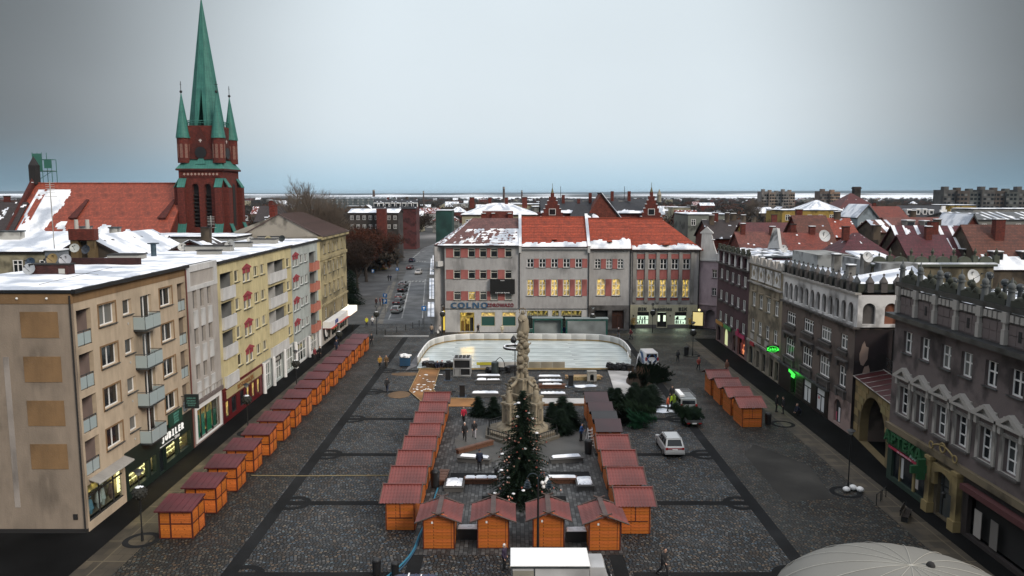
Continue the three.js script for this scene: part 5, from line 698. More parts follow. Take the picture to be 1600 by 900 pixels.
// roof 'x': ridge along x, slope towards the viewer; 'z': gable towards the viewer; 'hip'; 'flat'
function house(name,label,o) {
  const { x0,x1,z,eave,ridge = eave,depth = 11,roof = 'x',wall,tile,snow = 0,snowKind,chim = 0,wins = 0,turn = 0,group } = o,w = x1 - x0,s = hseed++,r = rng(s),t = thing(name,label,'house',[x0,0,z],turn,group),ov = .35,D = depth;
  part('wall',[B(w,eave,D,w / 2,0,-D / 2),...(roof === 'z' ? [poly([[0,eave],[w,eave],[w / 2,ridge]],null,D)] : roof === 'x' ? [poly([[-D,eave],[0,eave],[-D / 2,ridge]],null,w - .02).rotateY(-Math.PI / 2).translate(.01,0,0)] : [])],wall,t);
  const q = roof === 'x' ? [[[-ov,eave - .1,ov],[w + ov,eave - .1,ov],[w + ov,ridge,-D / 2],[-ov,ridge,-D / 2]],[[w + ov,eave - .1,-D - ov],[-ov,eave - .1,-D - ov],[-ov,ridge,-D / 2],[w + ov,ridge,-D / 2]]]
    : roof === 'z' ? [[[w + ov,eave - .1,ov],[w + ov,eave - .1,-D - ov],[w / 2,ridge,-D - ov],[w / 2,ridge,ov]],[[-ov,eave - .1,-D - ov],[-ov,eave - .1,ov],[w / 2,ridge,ov],[w / 2,ridge,-D - ov]]]
      : roof === 'hip' ? (() => { const k = Math.min(w,D) / 2 * .98,a = [k,ridge,-D / 2],b = [w - k,ridge,-D / 2],A = [-ov,eave,ov],Bq = [w + ov,eave,ov],Cq = [w + ov,eave,-D - ov],Dq = [-ov,eave,-D - ov];return [[A,Bq,b,a],[Cq,Dq,a,b],[Bq,Cq,b],[Dq,A,a]];})()
        : [[[-.1,eave + .15,.1],[w + .1,eave + .15,.1],[w + .1,eave + .15,-D - .1],[-.1,eave + .15,-D - .1]]];
  part('roof',q.map((p) => slab(p.map(([a,b,c]) => [a,b + .16,c]),.2)),tile,t);
  if (snow > 0) { const g = q.map((p,i) => { const P = p.length === 3 ? [p[0],p[1],p[2],p[2].map((v,m) => v + (m === 0 ? .01 : 0))] : p;return snowOn(...P.map(([a,b,c]) => [a,b + .17,c]),snow >= 1 ? snowAll : snowKind === 'low' ? snowLow(snow * 8,s,.35) : snowKind === 'strip' ? ((u,v,lu,lv) => snow * 1.3 - ((u * lu * .55) % 1) * .9 - .4 * vn(u * lu,v * lv,999,s)) : snowPatchy(snow,s,1.2),.1,Math.max(.3,w / 60));}).filter(Boolean);if (g.length) stuff(part('snow',g,C.snow,t));}
  for (let i = 0;i < chim;i++) { const x = w * (i + .5 + (r() - .5) * .5) / chim,y = roof === 'flat' ? eave : ridge - 1;chimney(t,x,y,-D / 2 - (r() - .5) * D * .25,.7 + r() * .5,.7,1.9 + r() * .6,r() < .6 ? WL.brick : WL.brown,C.dark,r() < .6);}
  if (wins) { const [nx,ny] = wins;for (let j = 0;j < ny;j++) for (let i = 0;i < nx;i++) { const G = winGeo(1.1,1.5,2,.65,false,.09),m = part('window',G.frame,C.white,t);m.position.set(w * (i + .5) / nx,eave - 2.4 - j * 3.1,.05);part('pane',G.pane,C.pane,m);} }
  return t;
}
function dormers(t,list,wallM = C.white) { for (const [x,y,z,w,h,sn] of list) { const d = part('dormer',[B(w,h,2.2,x,y,z - 1.1),B(w + .2,.12,2.4,x,y + h,z - 1.1)],wallM,t);part('pane',B(w - .3,h - .35,.03,x,y + .18,z + .01),C.pane,d);if (sn) stuff(part('snow',B(w + .1,.12,2.3,x,y + h + .12,z - 1.1),C.snow,d));} }
// --- behind the west blocks
house('house','cream house with a snow covered roof left of the church nave',{ x0: -66,x1: -51.0,z: -86,eave: 17.6,ridge: 19.4,depth: 14,roof: 'x',wall: WL.cream,tile: RT.dark,snow: 1,chim: 0,wins: [5,2] });
house('house','dark brown gable end with pale chimneys below the church nave',{ x0: -50.9,x1: -41.9,z: -84,eave: 16.9,ridge: 19.4,depth: 15,roof: 'z',wall: mat([.07,.055,.042],'old'),tile: RT.dark,snow: .8 });
{ const t = thing('chimney_stack','pair of tall mossy chimneys on the dark brown gable','chimney',[-46.6,12,-83.6]);part('stack',[B(.8,8.2,.7,-.9,0,0),B(.8,8.0,.7,.9,0,0)],mat([.19,.13,.06],'old'),t);part('brick_top',B(2.8,1.2,.9,0,7.1,0),WL.brick,t);for (const x of [-.7,.5]) part('chimney_pot',Cy(.22,.2,1.0,x,8.3,0,8),C.offwhite,t);}
for (const [l,x,y,z] of [['broad pale chimney on the snowy cream roof at the edge of the picture',-58.5,18.4,-90],['slim white chimney on the snowy cream roof',-51.2,18.8,-92.5],['small grey chimney in front of the church gable',-49.0,18.6,-95]]) { const t = thing('roof_chimney',l,'chimney',[x,y - .4,z]);part('stack',B(l[0] === 'b' ? 2.4 : 1.0,1.7,.9,0,0,0),C.offwhite,t);part('cap',B(l[0] === 'b' ? 2.6 : 1.2,.14,1.1,0,1.7,0),C.zinc,t);}
house('house','low red brick outbuilding with a snowy lean-to beside the dark gable',{ x0: -42.6,x1: -35.2,z: -93,eave: 16.6,ridge: 18.4,depth: 6,roof: 'z',wall: WL.brick,tile: RT.dark,snow: .5,chim: 1 });
house('house','low dark shed with a snow covered roof behind the yellow block',{ x0: -47,x1: -44.5,z: -96,eave: 16.9,ridge: 18.6,depth: 6,roof: 'x',wall: WL.dark,tile: RT.dark,snow: 1 });
house('house','flat roofed grey annexe with snow at the foot of the church tower',{ x0: -58,x1: -41,z: -114,eave: 17.5,depth: 9,roof: 'flat',wall: WL.grey,tile: C.dark,snow: 1 });
house('house','flat snowy roof behind the long yellow block',{ x0: -54,x1: -44.6,z: -101,eave: 16.0,depth: 9,roof: 'flat',wall: mat([.3,.27,.19],'old'),tile: C.dark,snow: 1,wins: [3,1] });
house('house','small dark roofed house right of the church tower',{ x0: -58.6,x1: -52.4,z: -176,eave: 17.8,ridge: 21.2,depth: 9,roof: 'x',wall: WL.brick,tile: RT.dark,snow: .25,chim: 1 });
house('house','reddish roof with snow dust left of the church',{ x0: -92,x1: -80.5,z: -122,eave: 16,ridge: 22.6,depth: 12,roof: 'x',wall: WL.brick,tile: RT.dark,snow: .3,chim: 2 });
for (const [l,x,y,z,h] of [['tall thin aerial mast rising from the cream house roof',-50.4,16,-84.5,9.5],['aerial mast with combs in front of the church tower',-42.2,16.9,-108,4.2]]) { const t = thing('aerial_mast',l,'aerial',[x,y,z]);part('mast',bar([0,0,0],[0,h,0],.05,5),C.offwhite,t);const e = [];for (let i = 0;i < 6;i++) e.push(bar([-.5,h - .2 - i * .22,0],[.5,h - .2 - i * .22,0],.02,4));e.push(bar([-.6,h - 1.7,0],[.7,h - 1.7,0],.025,4));part('antenna',e,C.offwhite,t);}
// --- beyond the far row
{ // brick courthouse with stepped gables
  const t = thing('courthouse','large red brick building with dark roofs and two stepped gables behind the red roofs','building',[6.8,0,-182]),W = 28;
  part('wall',[B(W + 1,19.6,14,W / 2,0,-7.6)],WL.brick,t);
  const step = (x,w,base,top,n) => { const p = [[x - w / 2,base],[x + w / 2,base]],q = [];for (let i = 0;i < n;i++) { const a = w / 2 * (1 - i / n),y0 = base + (top - base) * i / n,y1 = base + (top - base) * (i + 1) / n;q.push([x + a,y0 + .01],[x + a,y1]);} const l = q.map(([a,b]) => [2 * x - a,b]).reverse();return poly([...p.slice(0,2),...q.slice(0),...l],null,.7);};
  for (const [x,w,top] of [[2.7,6.6,24.4],[26.0,5.8,24.6]]) { const g = part('stepped_gable',[step(x,w,17,top,8).translate(0,0,.35),B(w,17,.7,x,0,0)],WL.brick,t);stuff(part('snow',[...Array(7)].flatMap((_,i) => [-1,1].map((s) => B(.42,.1,.72,x + s * (w / 2 * (1 - i / 8) - .2),17 + (top - 17) * (i + 1) / 8,0))),C.snow,g));const m = part('window',B(1.6,1.5,.1,x,19.2,.38),C.white,t);part('pane',B(1.4,1.3,.06,x,19.3,.42),C.pane,m);part('finial',[Cy(.4,.1,1.2,x,top - .1,0,6),bar([x,top + 1,0],[x,top + 2.2,0],.06)],mat([.12,.11,.06]),t);}
  const rf = part('roof',[slab([[0,19.6,0],[W,19.6,0],[W,23.0,-7],[0,23.0,-7]],.2),slab([[W,19.6,-14],[0,19.6,-14],[0,23.0,-7],[W,23.0,-7]],.2)],RT.slate,t);
  part('roof_light',[...Array(4)].map((_,i) => B(2.2,.12,.5,7 + i * 4.4,22.4,-6)),C.offwhite,t);
  part('cross_gable',[poly([[9.6,17],[19.6,17],[14.0,24.2]],null,6).translate(0,0,1.2)],mat([.21,.06,.04],'brick'),t);part('cross_roof',[slab([[20.1,16.9,1.5],[20.1,16.9,-6],[14.0,24.5,-6],[14.0,24.5,1.5]],.25)],RT.slate,t);stuff(part('snow',[snowOn([20.1,16.95,1.5],[20.1,16.95,-6],[14,24.53,-6],[14,24.53,1.5],(u,v,lu,lv) => u * lu < 1.4 + .6 * vn(v * lv,3.3,99,3) ? 1 : -1,.12,.3),snowOn([0,19.65,.02],[W,19.65,.02],[W,23.05,-7],[0,23.05,-7],snowLow(.9,33,.6),.12,.3)],C.snow,t));
  const lr = part('lower_roof',slab([[6.2,18.2,3],[13.8,18.2,3],[11.5,21.4,-1],[8.4,21.8,-1]],.2),RT.slate,t);stuff(part('snow',snowOn([7,18.25,3],[13.8,18.25,3],[11.5,21.45,-1],[8.8,21.6,-1],(u,v,lu,lv) => u > .4 && v * lv < 1.8 * vn(u * lu * 2,1,99,4) + .4 ? 1 : -1,.12,.2),C.snow,lr));
  for (const [x,y] of [[5.6,21.5],[9.3,20.5],[12.1,22],[17.4,22.4],[21.5,22.4]]) part('chimney',B(.7,2.4,.7,x,y,-5),WL.brick,t);for (const x of [5,20.5]) part('flagpole',bar([x,22,-6],[x,26,-6],.06),C.iron,t);
  part('turret',[Cy(.5,.5,1.6,28.6,22.2,-4,8),Cy(.6,.05,1.5,28.6,23.8,-4,8)],mat([.25,.23,.18]),t);
}
house('house','cream villa with a snow covered hipped roof behind the corner house',{ x0: -11.14,x1: 5.43,z: -172,eave: 19.4,ridge: 21.9,depth: 13,roof: 'hip',wall: WL.cream,tile: RT.grey,snow: .85,chim: 4,wins: [6,2] });
house('house','cream flat roofed block beyond the snowy villa',{ x0: -.97,x1: 9.75,z: -235,eave: 20.8,depth: 12,roof: 'flat',wall: WL.cream,tile: C.dark,snow: 1,wins: [4,2] });
house('house','grey block at the left end of the brick courthouse',{ x0: 5.97,x1: 11.57,z: -225,eave: 20.2,depth: 12,roof: 'flat',wall: WL.grey,tile: C.dark,snow: .6 });
{ const t = house('house','building wrapped in green netting beyond the street trees',{ x0: -24.72,x1: -19.53,z: -250,eave: 18.6,depth: 10,roof: 'flat',wall: mat([.02,.085,.075],'grime'),tile: C.dark,snow: 1 });}
house('house','long dark building with a snow topped roof and a brick stair tower',{ x0: -57.16,x1: -39.9,z: -270,eave: 17.6,ridge: 18.8,depth: 12,roof: 'x',wall: WL.dark,tile: RT.dark,snow: 1,wins: [8,2] });
one('stair_tower','plain red brick tower at the front of the long dark building','tower',[B(3.2,18.8,3,-45.3,0,-268.3),B(3.4,.3,3.2,-45.3,18.8,-268.3)],WL.brick);
{ const t = house('house','white house with a row of dormers over a red storey',{ x0: -61.41,x1: -42.26,z: -340,eave: 17.8,ridge: 21.6,depth: 12,roof: 'x',wall: mat([.11,.028,.028],'old'),tile: RT.slate,snow: .3,chim: 2 });dormers(t,[...Array(8)].map((_,i) => [1.2 + i * 2.5,18.6,-1.2,1.7,1.6,1]));}
house('factory','long dark factory hall with roof windows near the horizon',{ x0: -220.22,x1: -118.29,z: -760,eave: 20.0,ridge: 21.6,depth: 30,roof: 'x',wall: mat([.16,.19,.2],'grime'),tile: mat([.14,.17,.19],'rib'),snow: .35,wins: [20,2] });
for (const [l,x,z,h,r] of [['dark factory chimney far behind the bare tree',-268,-1500,33,3.2],['tall slim chimney beyond the street',-96,-840,28,1.0],['factory chimney on the wooded horizon',-9.5,-900,33,1.8],['thin chimney left of the brick courthouse',14,-1100,30,1.6]]) { const t = thing('factory_chimney',l,'chimney',[x,0,z]);part('stack',Cy(r,r * .7,h,0,0,0,10),mat([.16,.12,.11],'grime'),t);part('rim',Cy(r * .8,r * .8,1.2,0,h - 2,0,10),C.offwhite,t);}
// --- roofs on the right
house('shed','long grey green shed with a snowy flat roof right of the red roofs',{ x0: 42.49,x1: 52.84,z: -186,eave: 19.0,depth: 16,roof: 'flat',wall: WL.greygreen,tile: C.zinc,snow: 1,wins: [4,1] });
house('house','flat snowy roofs among chimneys behind the pink corner house',{ x0: 45.21,x1: 61.43,z: -160,eave: 17.2,depth: 15,roof: 'flat',wall: WL.brown,tile: C.dark,snow: 1,chim: 5 });
house('house','long maroon roof with a white snow edge above a yellow wall',{ x0: 43.49,x1: 53.89,z: -142,eave: 15.5,ridge: 18.6,depth: 9,roof: 'x',wall: WL.yellow,tile: mat([.14,.03,.03],'tile'),snow: .1,snowKind: 'low',wins: [5,1] });
house('house','small red roof behind the scrolls of the maroon tenement',{ x0: 38.0,x1: 45.4,z: -126,eave: 14.4,ridge: 17.6,depth: 9,roof: 'x',wall: WL.brick,tile: RT.rust,snow: .2,chim: 2 });
house('house','second small red roof right of the pink corner house',{ x0: 46.0,x1: 52.5,z: -127,eave: 14.4,ridge: 17.4,depth: 9,roof: 'x',wall: WL.brick,tile: RT.red,snow: .22,chim: 2 });
one('gable_slab','plain pale grey gable wall rising among the small red roofs','wall',[slab([[41.27,15.37,-124],[41.85,15.65,-120],[42.69,18.68,-124],[42.07,18.68,-124]],.5)],WL.white);
house('house','dark gabled roof close behind the far row',{ x0: 38.7,x1: 45.94,z: -150,eave: 15.4,ridge: 18.8,depth: 12,roof: 'x',wall: WL.brick,tile: RT.dark,snow: .25,chim: 4 });
house('house','brown red roof with steep gable between the maroon roofs',{ x0: 50.12,x1: 55.62,z: -132,eave: 15.3,ridge: 20.2,depth: 11,roof: 'x',wall: WL.brick,tile: RT.brown,snow: .2,chim: 1 });
house('house','bright orange red roof beside the brown gable',{ x0: 57.8,x1: 63.16,z: -140,eave: 16.2,ridge: 19.5,depth: 10,roof: 'x',wall: WL.brick,tile: mat([.36,.06,.025],'tile'),snow: .24,chim: 1 });
house('house','purple red roof just behind the sand coloured tenement',{ x0: 47,x1: 57.6,z: -112,eave: 13.6,ridge: 18.1,depth: 10,roof: 'hip',wall: WL.brown,tile: RT.maroon,snow: .18,chim: 2 });
house('house','purple red roof in front of the brown gap',{ x0: 57.8,x1: 64.3,z: -110,eave: 13.6,ridge: 17.9,depth: 10,roof: 'x',wall: WL.brown,tile: RT.maroon,snow: .15,chim: 1 });
{ const t = house('house','wide purple red roof with long snow tongues and roof windows',{ x0: 60.09,x1: 71.32,z: -116,eave: 13.4,ridge: 19.0,depth: 11,roof: 'x',wall: WL.brown,tile: RT.maroon,snow: .34,snowKind: 'strip',chim: 1 });dormers(t,[[3.2,14.4,-.6,1.3,1.2,1],[6.6,14.4,-.6,1.3,1.2,1],[9.2,14.4,-.6,1.3,1.2,1]],WL.dark);chimney(t,5.4,17.4,-3.8,1.2,1.2,2.4,WL.brick,C.dark,false);}
{ const t = house('house','wide rust brown tiled roof with snow patches at the right edge',{ x0: 69.03,x1: 69.03 + 26,z: -112,eave: 13.0,ridge: 19.3,depth: 12,roof: 'x',wall: WL.brown,tile: RT.brown,snow: .3,snowKind: 'low',chim: 0 });chimney(t,4.4,17,-4.2,1.4,1.1,3.2,WL.brick,C.dark,true);chimney(t,11.5,17,-4.4,1.4,1.1,3,WL.brick,C.dark,true);dormers(t,[[2.6,14.2,-.9,1.5,1.3,1],[6.8,14.2,-.9,1.5,1.3,1]],WL.dark);}
one('roof_hut','yellow roof hut with a snow covered top','hut',[B(3.4,2.1,3.4,43.2,14.4,-93)],WL.yellow);stuff(part('snow',slab([[41.3,16.62,-91.1],[45.1,16.62,-91.1],[45.1,17.1,-95],[41.3,17.1,-95]],.16),C.snow,scene.children[scene.children.length - 1]));
house('house','ochre walled house with snow on its flat roof',{ x0: 71.81,x1: 86.44,z: -205,eave: 19.6,depth: 13,roof: 'flat',wall: WL.yellow,tile: C.dark,snow: 1,wins: [5,1] });
house('house','snowy pitched roof over the ochre house',{ x0: 86.21,x1: 96.67,z: -225,eave: 19.2,ridge: 22.2,depth: 14,roof: 'hip',wall: WL.grey,tile: RT.grey,snow: .8 });
house('house','big dark red pyramid roof with a slim brick tower behind',{ x0: 112.53,x1: 126.16,z: -265,eave: 19.0,ridge: 24.4,depth: 15,roof: 'hip',wall: WL.brick,tile: mat([.14,.025,.024],'tile'),snow: .2 });
one('brick_tower','slim dark brick tower behind the red pyramid roof','tower',[B(2.4,27,2.4,133.46,0,-300),B(2.8,.5,2.8,133.46,26.2,-300)],WL.dark);
{ const t = house('house','pale blue gabled house below the dark red pyramid roof',{ x0: 79.84,x1: 84.42,z: -178,eave: 18.6,ridge: 21.6,depth: 10,roof: 'z',wall: WL.blue,tile: RT.grey,snow: .8,wins: [2,2] });}
house('house','plain bright red roof right of the pale blue house',{ x0: 86.42,x1: 94.36,z: -184,eave: 18.4,ridge: 21.0,depth: 10,roof: 'x',wall: WL.white,tile: RT.red,snow: 0,chim: 1 });
{ const t = house('house','black roofed house with white dormers and a white stepped gable',{ x0: 95.28,x1: 105.31,z: -186,eave: 18.4,ridge: 21.2,depth: 10,roof: 'x',wall: WL.white,tile: RT.slate,snow: 0 });dormers(t,[[1.0,19.2,-1,1.1,1.1,1],[3.2,19.2,-1,.9,1.2,1],[4.8,19.2,-1,.9,1.2,1],[6.4,19.2,-1,1.0,1.0,1]]);part('stepped_gable',poly([[7.4,16],[9.8,16],[9.8,19.6],[9.4,19.6],[9.4,20.4],[9,20.4],[9,21.3],[8.2,21.3],[8.2,20.4],[7.8,20.4],[7.8,19.6],[7.4,19.6]],null,.5).translate(0,0,.3),C.white,t);}
{ const t = house('house','long rust red roof with four roof windows and a snow edge',{ x0: 76.79,x1: 89.24,z: -154,eave: 16.6,ridge: 19.2,depth: 11,roof: 'x',wall: WL.brick,tile: RT.rust,snow: .11,snowKind: 'low',chim: 1 });dormers(t,[[3.4,17.4,-.8,1.7,1.3,1],[6.6,17.4,-.8,1.0,1.2,1],[9.4,17.4,-.8,1.0,1.1,1],[11.2,17.4,-.8,1.0,1.1,1]],WL.grey);}
house('house','brown roof with white snow stripes left of the rust red roof',{ x0: 71.55,x1: 74.97,z: -150,eave: 16.6,ridge: 18.8,depth: 10,roof: 'x',wall: WL.brown,tile: RT.brown,snow: .5,snowKind: 'strip' });
house('house','long grey flat roof with snow strips at the right edge',{ x0: 98.58,x1: 98.58 + 34,z: -170,eave: 18.5,ridge: 19.9,depth: 14,roof: 'x',wall: WL.grey,tile: RT.grey,snow: .35,snowKind: 'strip',wins: [9,1] });
house('house','steep dark red gable with white verges at the right',{ x0: 84.37,x1: 87.89,z: -144,eave: 16.8,ridge: 20.3,depth: 10,roof: 'z',wall: WL.brick,tile: RT.grey,snow: .9 });
house('house','yellow and green building behind the stepped white gable',{ x0: 147.5,x1: 156.34,z: -260,eave: 20.2,depth: 12,roof: 'flat',wall: WL.yellow,tile: C.dark,snow: 1,wins: [5,2] });
house('house','grey building with snowy roof behind the right edge roofs',{ x0: 143.39,x1: 143.39 + 30,z: -240,eave: 19.3,depth: 12,roof: 'flat',wall: WL.grey,tile: C.dark,snow: .8,wins: [9,1] });
// tower blocks on the edge of town
function towerBlock(label,x,z,w,h,d,wallM,nx,ny,steps) {
  const t = thing('tower_block',label,'apartment block',[x,0,z],0);for (let s = 0;s < steps;s++) { const sw = w / steps,off = (s % 2) * 2;part('wall',[B(sw - .05,h - (s % 3) * .7,d,sw * (s + .5),0,-d / 2 + off),B(sw * .4,2.2,4,sw * (s + .5),h - (s % 3) * .7,-d / 2)],wallM[s % wallM.length],t);}
  const G = new THREE.BoxGeometry(1.7,1.5,.1);for (let i = 0;i < nx;i++) for (let j = 0;j < ny;j++) { const s = Math.min(steps - 1,Math.floor((i + .5) / nx * steps));part('window',G,(i * 7 + j * 3) % 5 ? C.pane : C.pane3,t).position.set(w * (i + .5) / nx,h - 3.4 - j * 2.75,(s % 2) * 2 + .06);}
  return t;
}
towerBlock('pale pink tower block on the horizon right of the church roofs',232.43,-720,31,26.8,13,[mat([.32,.29,.27],'grime'),mat([.4,.32,.26],'grime'),mat([.26,.26,.26],'grime')],14,7,5);
towerBlock('salmon and brown tower block left of the slim brick tower',286.66,-720,18,27,13,[mat([.2,.15,.13],'grime'),mat([.42,.28,.2],'grime')],9,7,2);
towerBlock('dark slab blocks standing together at the right horizon',290.1,-520,66,27.2,13,[mat([.13,.125,.12],'grime'),mat([.115,.09,.075],'grime'),mat([.12,.13,.125],'grime')],26,7,8);
{ // scattered houses of the town out to the fields
  const r = rng(77),wl = [WL.cream,WL.grey,WL.white,WL.brown,WL.brick],rl = [RT.red,RT.brown,RT.slate,RT.dark,RT.grey];let n = 0;
  for (let i = 0;i < 900 && n < 285;i++) { const z = -(200 + 1900 * Math.pow(r(),1.6)),x = (r() - .5) * 1.5 * -z;if (z > -330 && (Math.abs(x - 14) < 38 || (x < -20 && x > -75))) continue;if (x < -.1 * -z && x > -.24 * -z && z > -420) continue;const flatR = r() < .4,w = 8 + r() * 11,e = (flatR ? 9 : 6) + r() * 7 * (z > -500 ? 1.1 : .8),sn = r();n++;
    house('distant_house','small house in the built-up plain far behind the square',{ x0: x,x1: x + w,z,eave: e,ridge: e + (flatR ? 0 : 3 + r() * 2.5),depth: 10 + r() * 6,roof: flatR ? 'flat' : r() < .6 ? 'x' : r() < .5 ? 'z' : 'hip',wall: wl[r() * 5 | 0],tile: flatR ? C.dark : rl[(x > 0 ? r() * r() : r()) * 5 | 0],snow: flatR ? 1 : sn < .5 ? 1 : .4,chim: 0,wins: 0,group: 'houses of the town far behind the square' });}
}

// ---------------------------------------------------------------- trees
const V3 = THREE.Vector3;
function branches(seed,h,spread,levels,up,trunkR,trunkFrac = .3) {
  const r = rng(seed),big = [],fine = [],tips = [];
  const go = (p,d,L,rad,l) => {
    const mid = p.clone().addScaledVector(d,L * .5),d2 = d.clone().add(new V3((r() - .5) * .3,up * .18,(r() - .5) * .3)).normalize(),e = mid.clone().addScaledVector(d2,L * .5),n = l < 2 ? 7 : l < 3 ? 4 : 3;
    (l < 2 ? big : fine).push(bar(p.toArray(),mid.toArray(),rad,n,rad * .82),bar(mid.toArray(),e.toArray(),rad * .82,n,rad * .62));
    if (l >= levels) { tips.push(e);return;}
    const k = l === 0 ? 6 : 3 + (r() < .5 ? 1 : 0);
    for (let i = 0;i < k;i++) { const a = (i + r() * .7) / k * 6.283,q = new V3(Math.cos(a),0,Math.sin(a)),t = l === 0 ? .65 + .35 * r() : .35 + .65 * r(),nd = d2.clone().multiplyScalar(1 - spread * .35).addScaledVector(q.addScaledVector(d2,-q.dot(d2)),spread * (.7 + .6 * r())).add(new V3(0,up * .35,0)).normalize();go(t < .5 ? p.clone().lerp(mid,t * 2) : mid.clone().lerp(e,t * 2 - 1),nd,L * (l === 0 ? (1 - trunkFrac) / trunkFrac * .42 : .66) * (.75 + .4 * r()),rad * .55,l + 1);}
    if (l > 0) go(e,d2,L * .6,rad * .6,l + 1);
  };
  go(new V3(0,0,0),new V3(0,1,0),h * trunkFrac,trunkR,0);return { big,fine,tips };
}
function leaves(tips,n,size,jitter,seed) { const r = rng(seed),pos = [],a = new V3(),b = new V3(),c = new V3();for (let i = 0;i < n;i++) { const t = tips[r() * tips.length | 0];a.set(t.x + (r() - .5) * jitter,t.y + (r() - .5) * jitter,t.z + (r() - .5) * jitter);b.set(r() - .5,r() - .5,r() - .5).setLength(size * (.6 + .8 * r()));c.set(r() - .5,r() - .5,r() - .5).setLength(size * (.6 + .8 * r()));pos.push(a.x,a.y,a.z,a.x + b.x,a.y + b.y,a.z + b.z,a.x + c.x,a.y + c.y,a.z + c.z);} const g = new THREE.BufferGeometry();g.setAttribute('position',new THREE.Float32BufferAttribute(pos,3));g.setAttribute('uv',new THREE.Float32BufferAttribute(new Float32Array(n * 6),2));g.computeVertexNormals();return g;}
const barkM = mat([.055,.042,.034],'bark'),twigM = mat([.04,.027,.02],'plain',{ roughness: 1,specularIntensity: .3 }),barkG = mat([.10,.085,.07],'bark');
function makeTree(name,label,seed,h,spread,lv,up,R,leafM,nLeaf,group,tf) {
  const t = thing(name,label,'tree',[0,0,0],0,group),b = branches(seed,h,spread,lv,up,R,tf);part('trunk',b.big,leafM ? barkM : barkG,t);part('crown',b.fine,leafM ? twigM : mat([.115,.088,.066]),t);if (leafM) part('leaves',leaves(b.tips,nLeaf,.36,1.5,seed),leafM,t);return t;
}
const put = (t,x,z,s = 1,turn = 0) => { t.position.set(x,-.05,z);t.scale.setScalar(s);t.rotation.y = turn;return t;};
const again = (t,label,x,z,s,turn) => put(dup(t,[0,0,0],0,label),x,z,s,turn);
{
  const big = put(makeTree('bare_tree','tallest bare tree, rising against the sky behind the old corner tenement',11,24,.46,6,.7,.42,null,0,'bare trees'),-43.4,-172,1.09);big.scale.set(1.36,1.1,1.36);
  const br = mat([.06,.022,.013],'leaf',{ roughness: 1,specularIntensity: .2 }),dk = mat([.028,.017,.013],'leaf',{ roughness: 1,specularIntensity: .2 });
  const b1 = put(makeTree('brown_tree','broad tree with brown leaves beside the parked cars on the street',12,16,.75,5,.3,.45,br,16000,'brown leaved trees'),-40.5,-212,1.05);
  const b2 = put(makeTree('dark_tree','dark leafless tree over the car park near the kiosk with the green roof',13,15,.7,6,.4,.42,dk,3500,'dark winter trees'),-39,-192,1.0);
  const br2 = [['reddish brown tree left of the street bend',-50,-246,1.0,1],['reddish brown tree deeper behind the street bend',-51,-272,.95,2],['brown tree in front of the brick stair tower',-49,-236,.9,3],['brown tree at the far end of the street',-53,-305,1.1,5],['brown tree beyond the car park',-66,-240,1.0,6],['brown tree among the flat snowy roofs on the right',66,-205,.95,3.3],['second brown tree among the flat snowy roofs on the right',74,-212,.9,4.4],['brown tree behind the ochre house',84,-245,1.0,1.1],['brown tree left of the big bare tree',-62,-190,.85,2.2]];
  for (const a of br2) again(b1,...a);
  for (const a of [['dark tree at the near left of the car park',-50.5,-182,1.05,2],['dark tree behind the bare crown',-57,-205,1.1,1],['dark tree at the left kerb of the street bend',-49.5,-262,1.0,3],['dark tree beyond the far bend of the street',-48,-390,1.15,4],['dark tree near the long dark building',-58,-258,1.0,5],['dark tree at the left kerb before the bend',-43.5,-226,.8,2.5]]) again(b2,...a);
  for (const a of [['bare tree among roofs right of the courthouse',40,-260,.72,1],['bare tree left of the courthouse',2,-262,.7,2],['bare tree beside the pale pink tower block',150,-480,.9,3],['bare tree before the dark slab blocks',205,-420,.9,4],['bare tree in front of the slab blocks',222,-440,.8,1.5],['bare tree behind the black roofed house',150,-320,.8,2.4]]) again(big,...a);
}
function spruceGeo(seed,h,R,levels,per,sprays,size,first = .04) {
  const r = rng(seed),pos = [],nor = new V3(),limbs = [];const tri = (a,b,c) => pos.push(...a.toArray(),...b.toArray(),...c.toArray()),pts = [];
  for (let l = 0;l < levels;l++) { const f = l / levels,y = h * (first + (1 - first) * f),L0 = R * Math.pow(1 - f,.8) * (.82 + .36 * r()) + .05 * h / 9,n = Math.max(4,Math.round(per * (1 - f * .6)));
    for (let k = 0;k < n;k++) { const a = (k + r()) / n * 6.283,L = L0 * (.72 + .5 * r()),dx = Math.cos(a),dz = Math.sin(a),droop = .28 * (1 - f) + .06,m = Math.max(2,Math.round(sprays * L / R));if (L > .5 && k % 2 === 0) limbs.push(bar([0,y,0],[dx * L * .9,y - droop * L,dz * L * .9],.02,3));
      for (let s = 0;s <= m;s++) { const q = .15 + .85 * s / m,p = new V3(dx * L * q,y - droop * L * q * q * 1.2 + .1 * L * q,dz * L * q);for (let w = 0;w < 3;w++) { const side = (w - 1) * .9 + (r() - .5) * .5,d = new V3(Math.cos(a + side),-.28 + .3 * (r() - .5),Math.sin(a + side)).multiplyScalar(size * (.7 + .6 * r()) * (1.15 - .4 * q)),o = new V3(-d.z,(r() - .5) * .15,d.x).multiplyScalar(.2);tri(p.clone().add(o),p.clone().sub(o),p.clone().add(d));} if (q > .75) pts.push([p,a,f]);} } }
  const g = new THREE.BufferGeometry();g.setAttribute('position',new THREE.Float32BufferAttribute(pos,3));g.setAttribute('uv',new THREE.Float32BufferAttribute(new Float32Array(pos.length / 3 * 2),2));g.computeVertexNormals();return { g,pts,limbs,trunk: Cy(.014 * h + .03,.01,h * .98,0,0,0,7) };
}
const needle = mat([.006,.013,.007],'leaf',{ roughness: 1,specularIntensity: .25 }),needle2 = mat([.012,.026,.011],'leaf',{ roughness: 1,specularIntensity: .25 }),needle3 = mat([.008,.045,.02],'leaf',{ roughness: 1,specularIntensity: .3 });
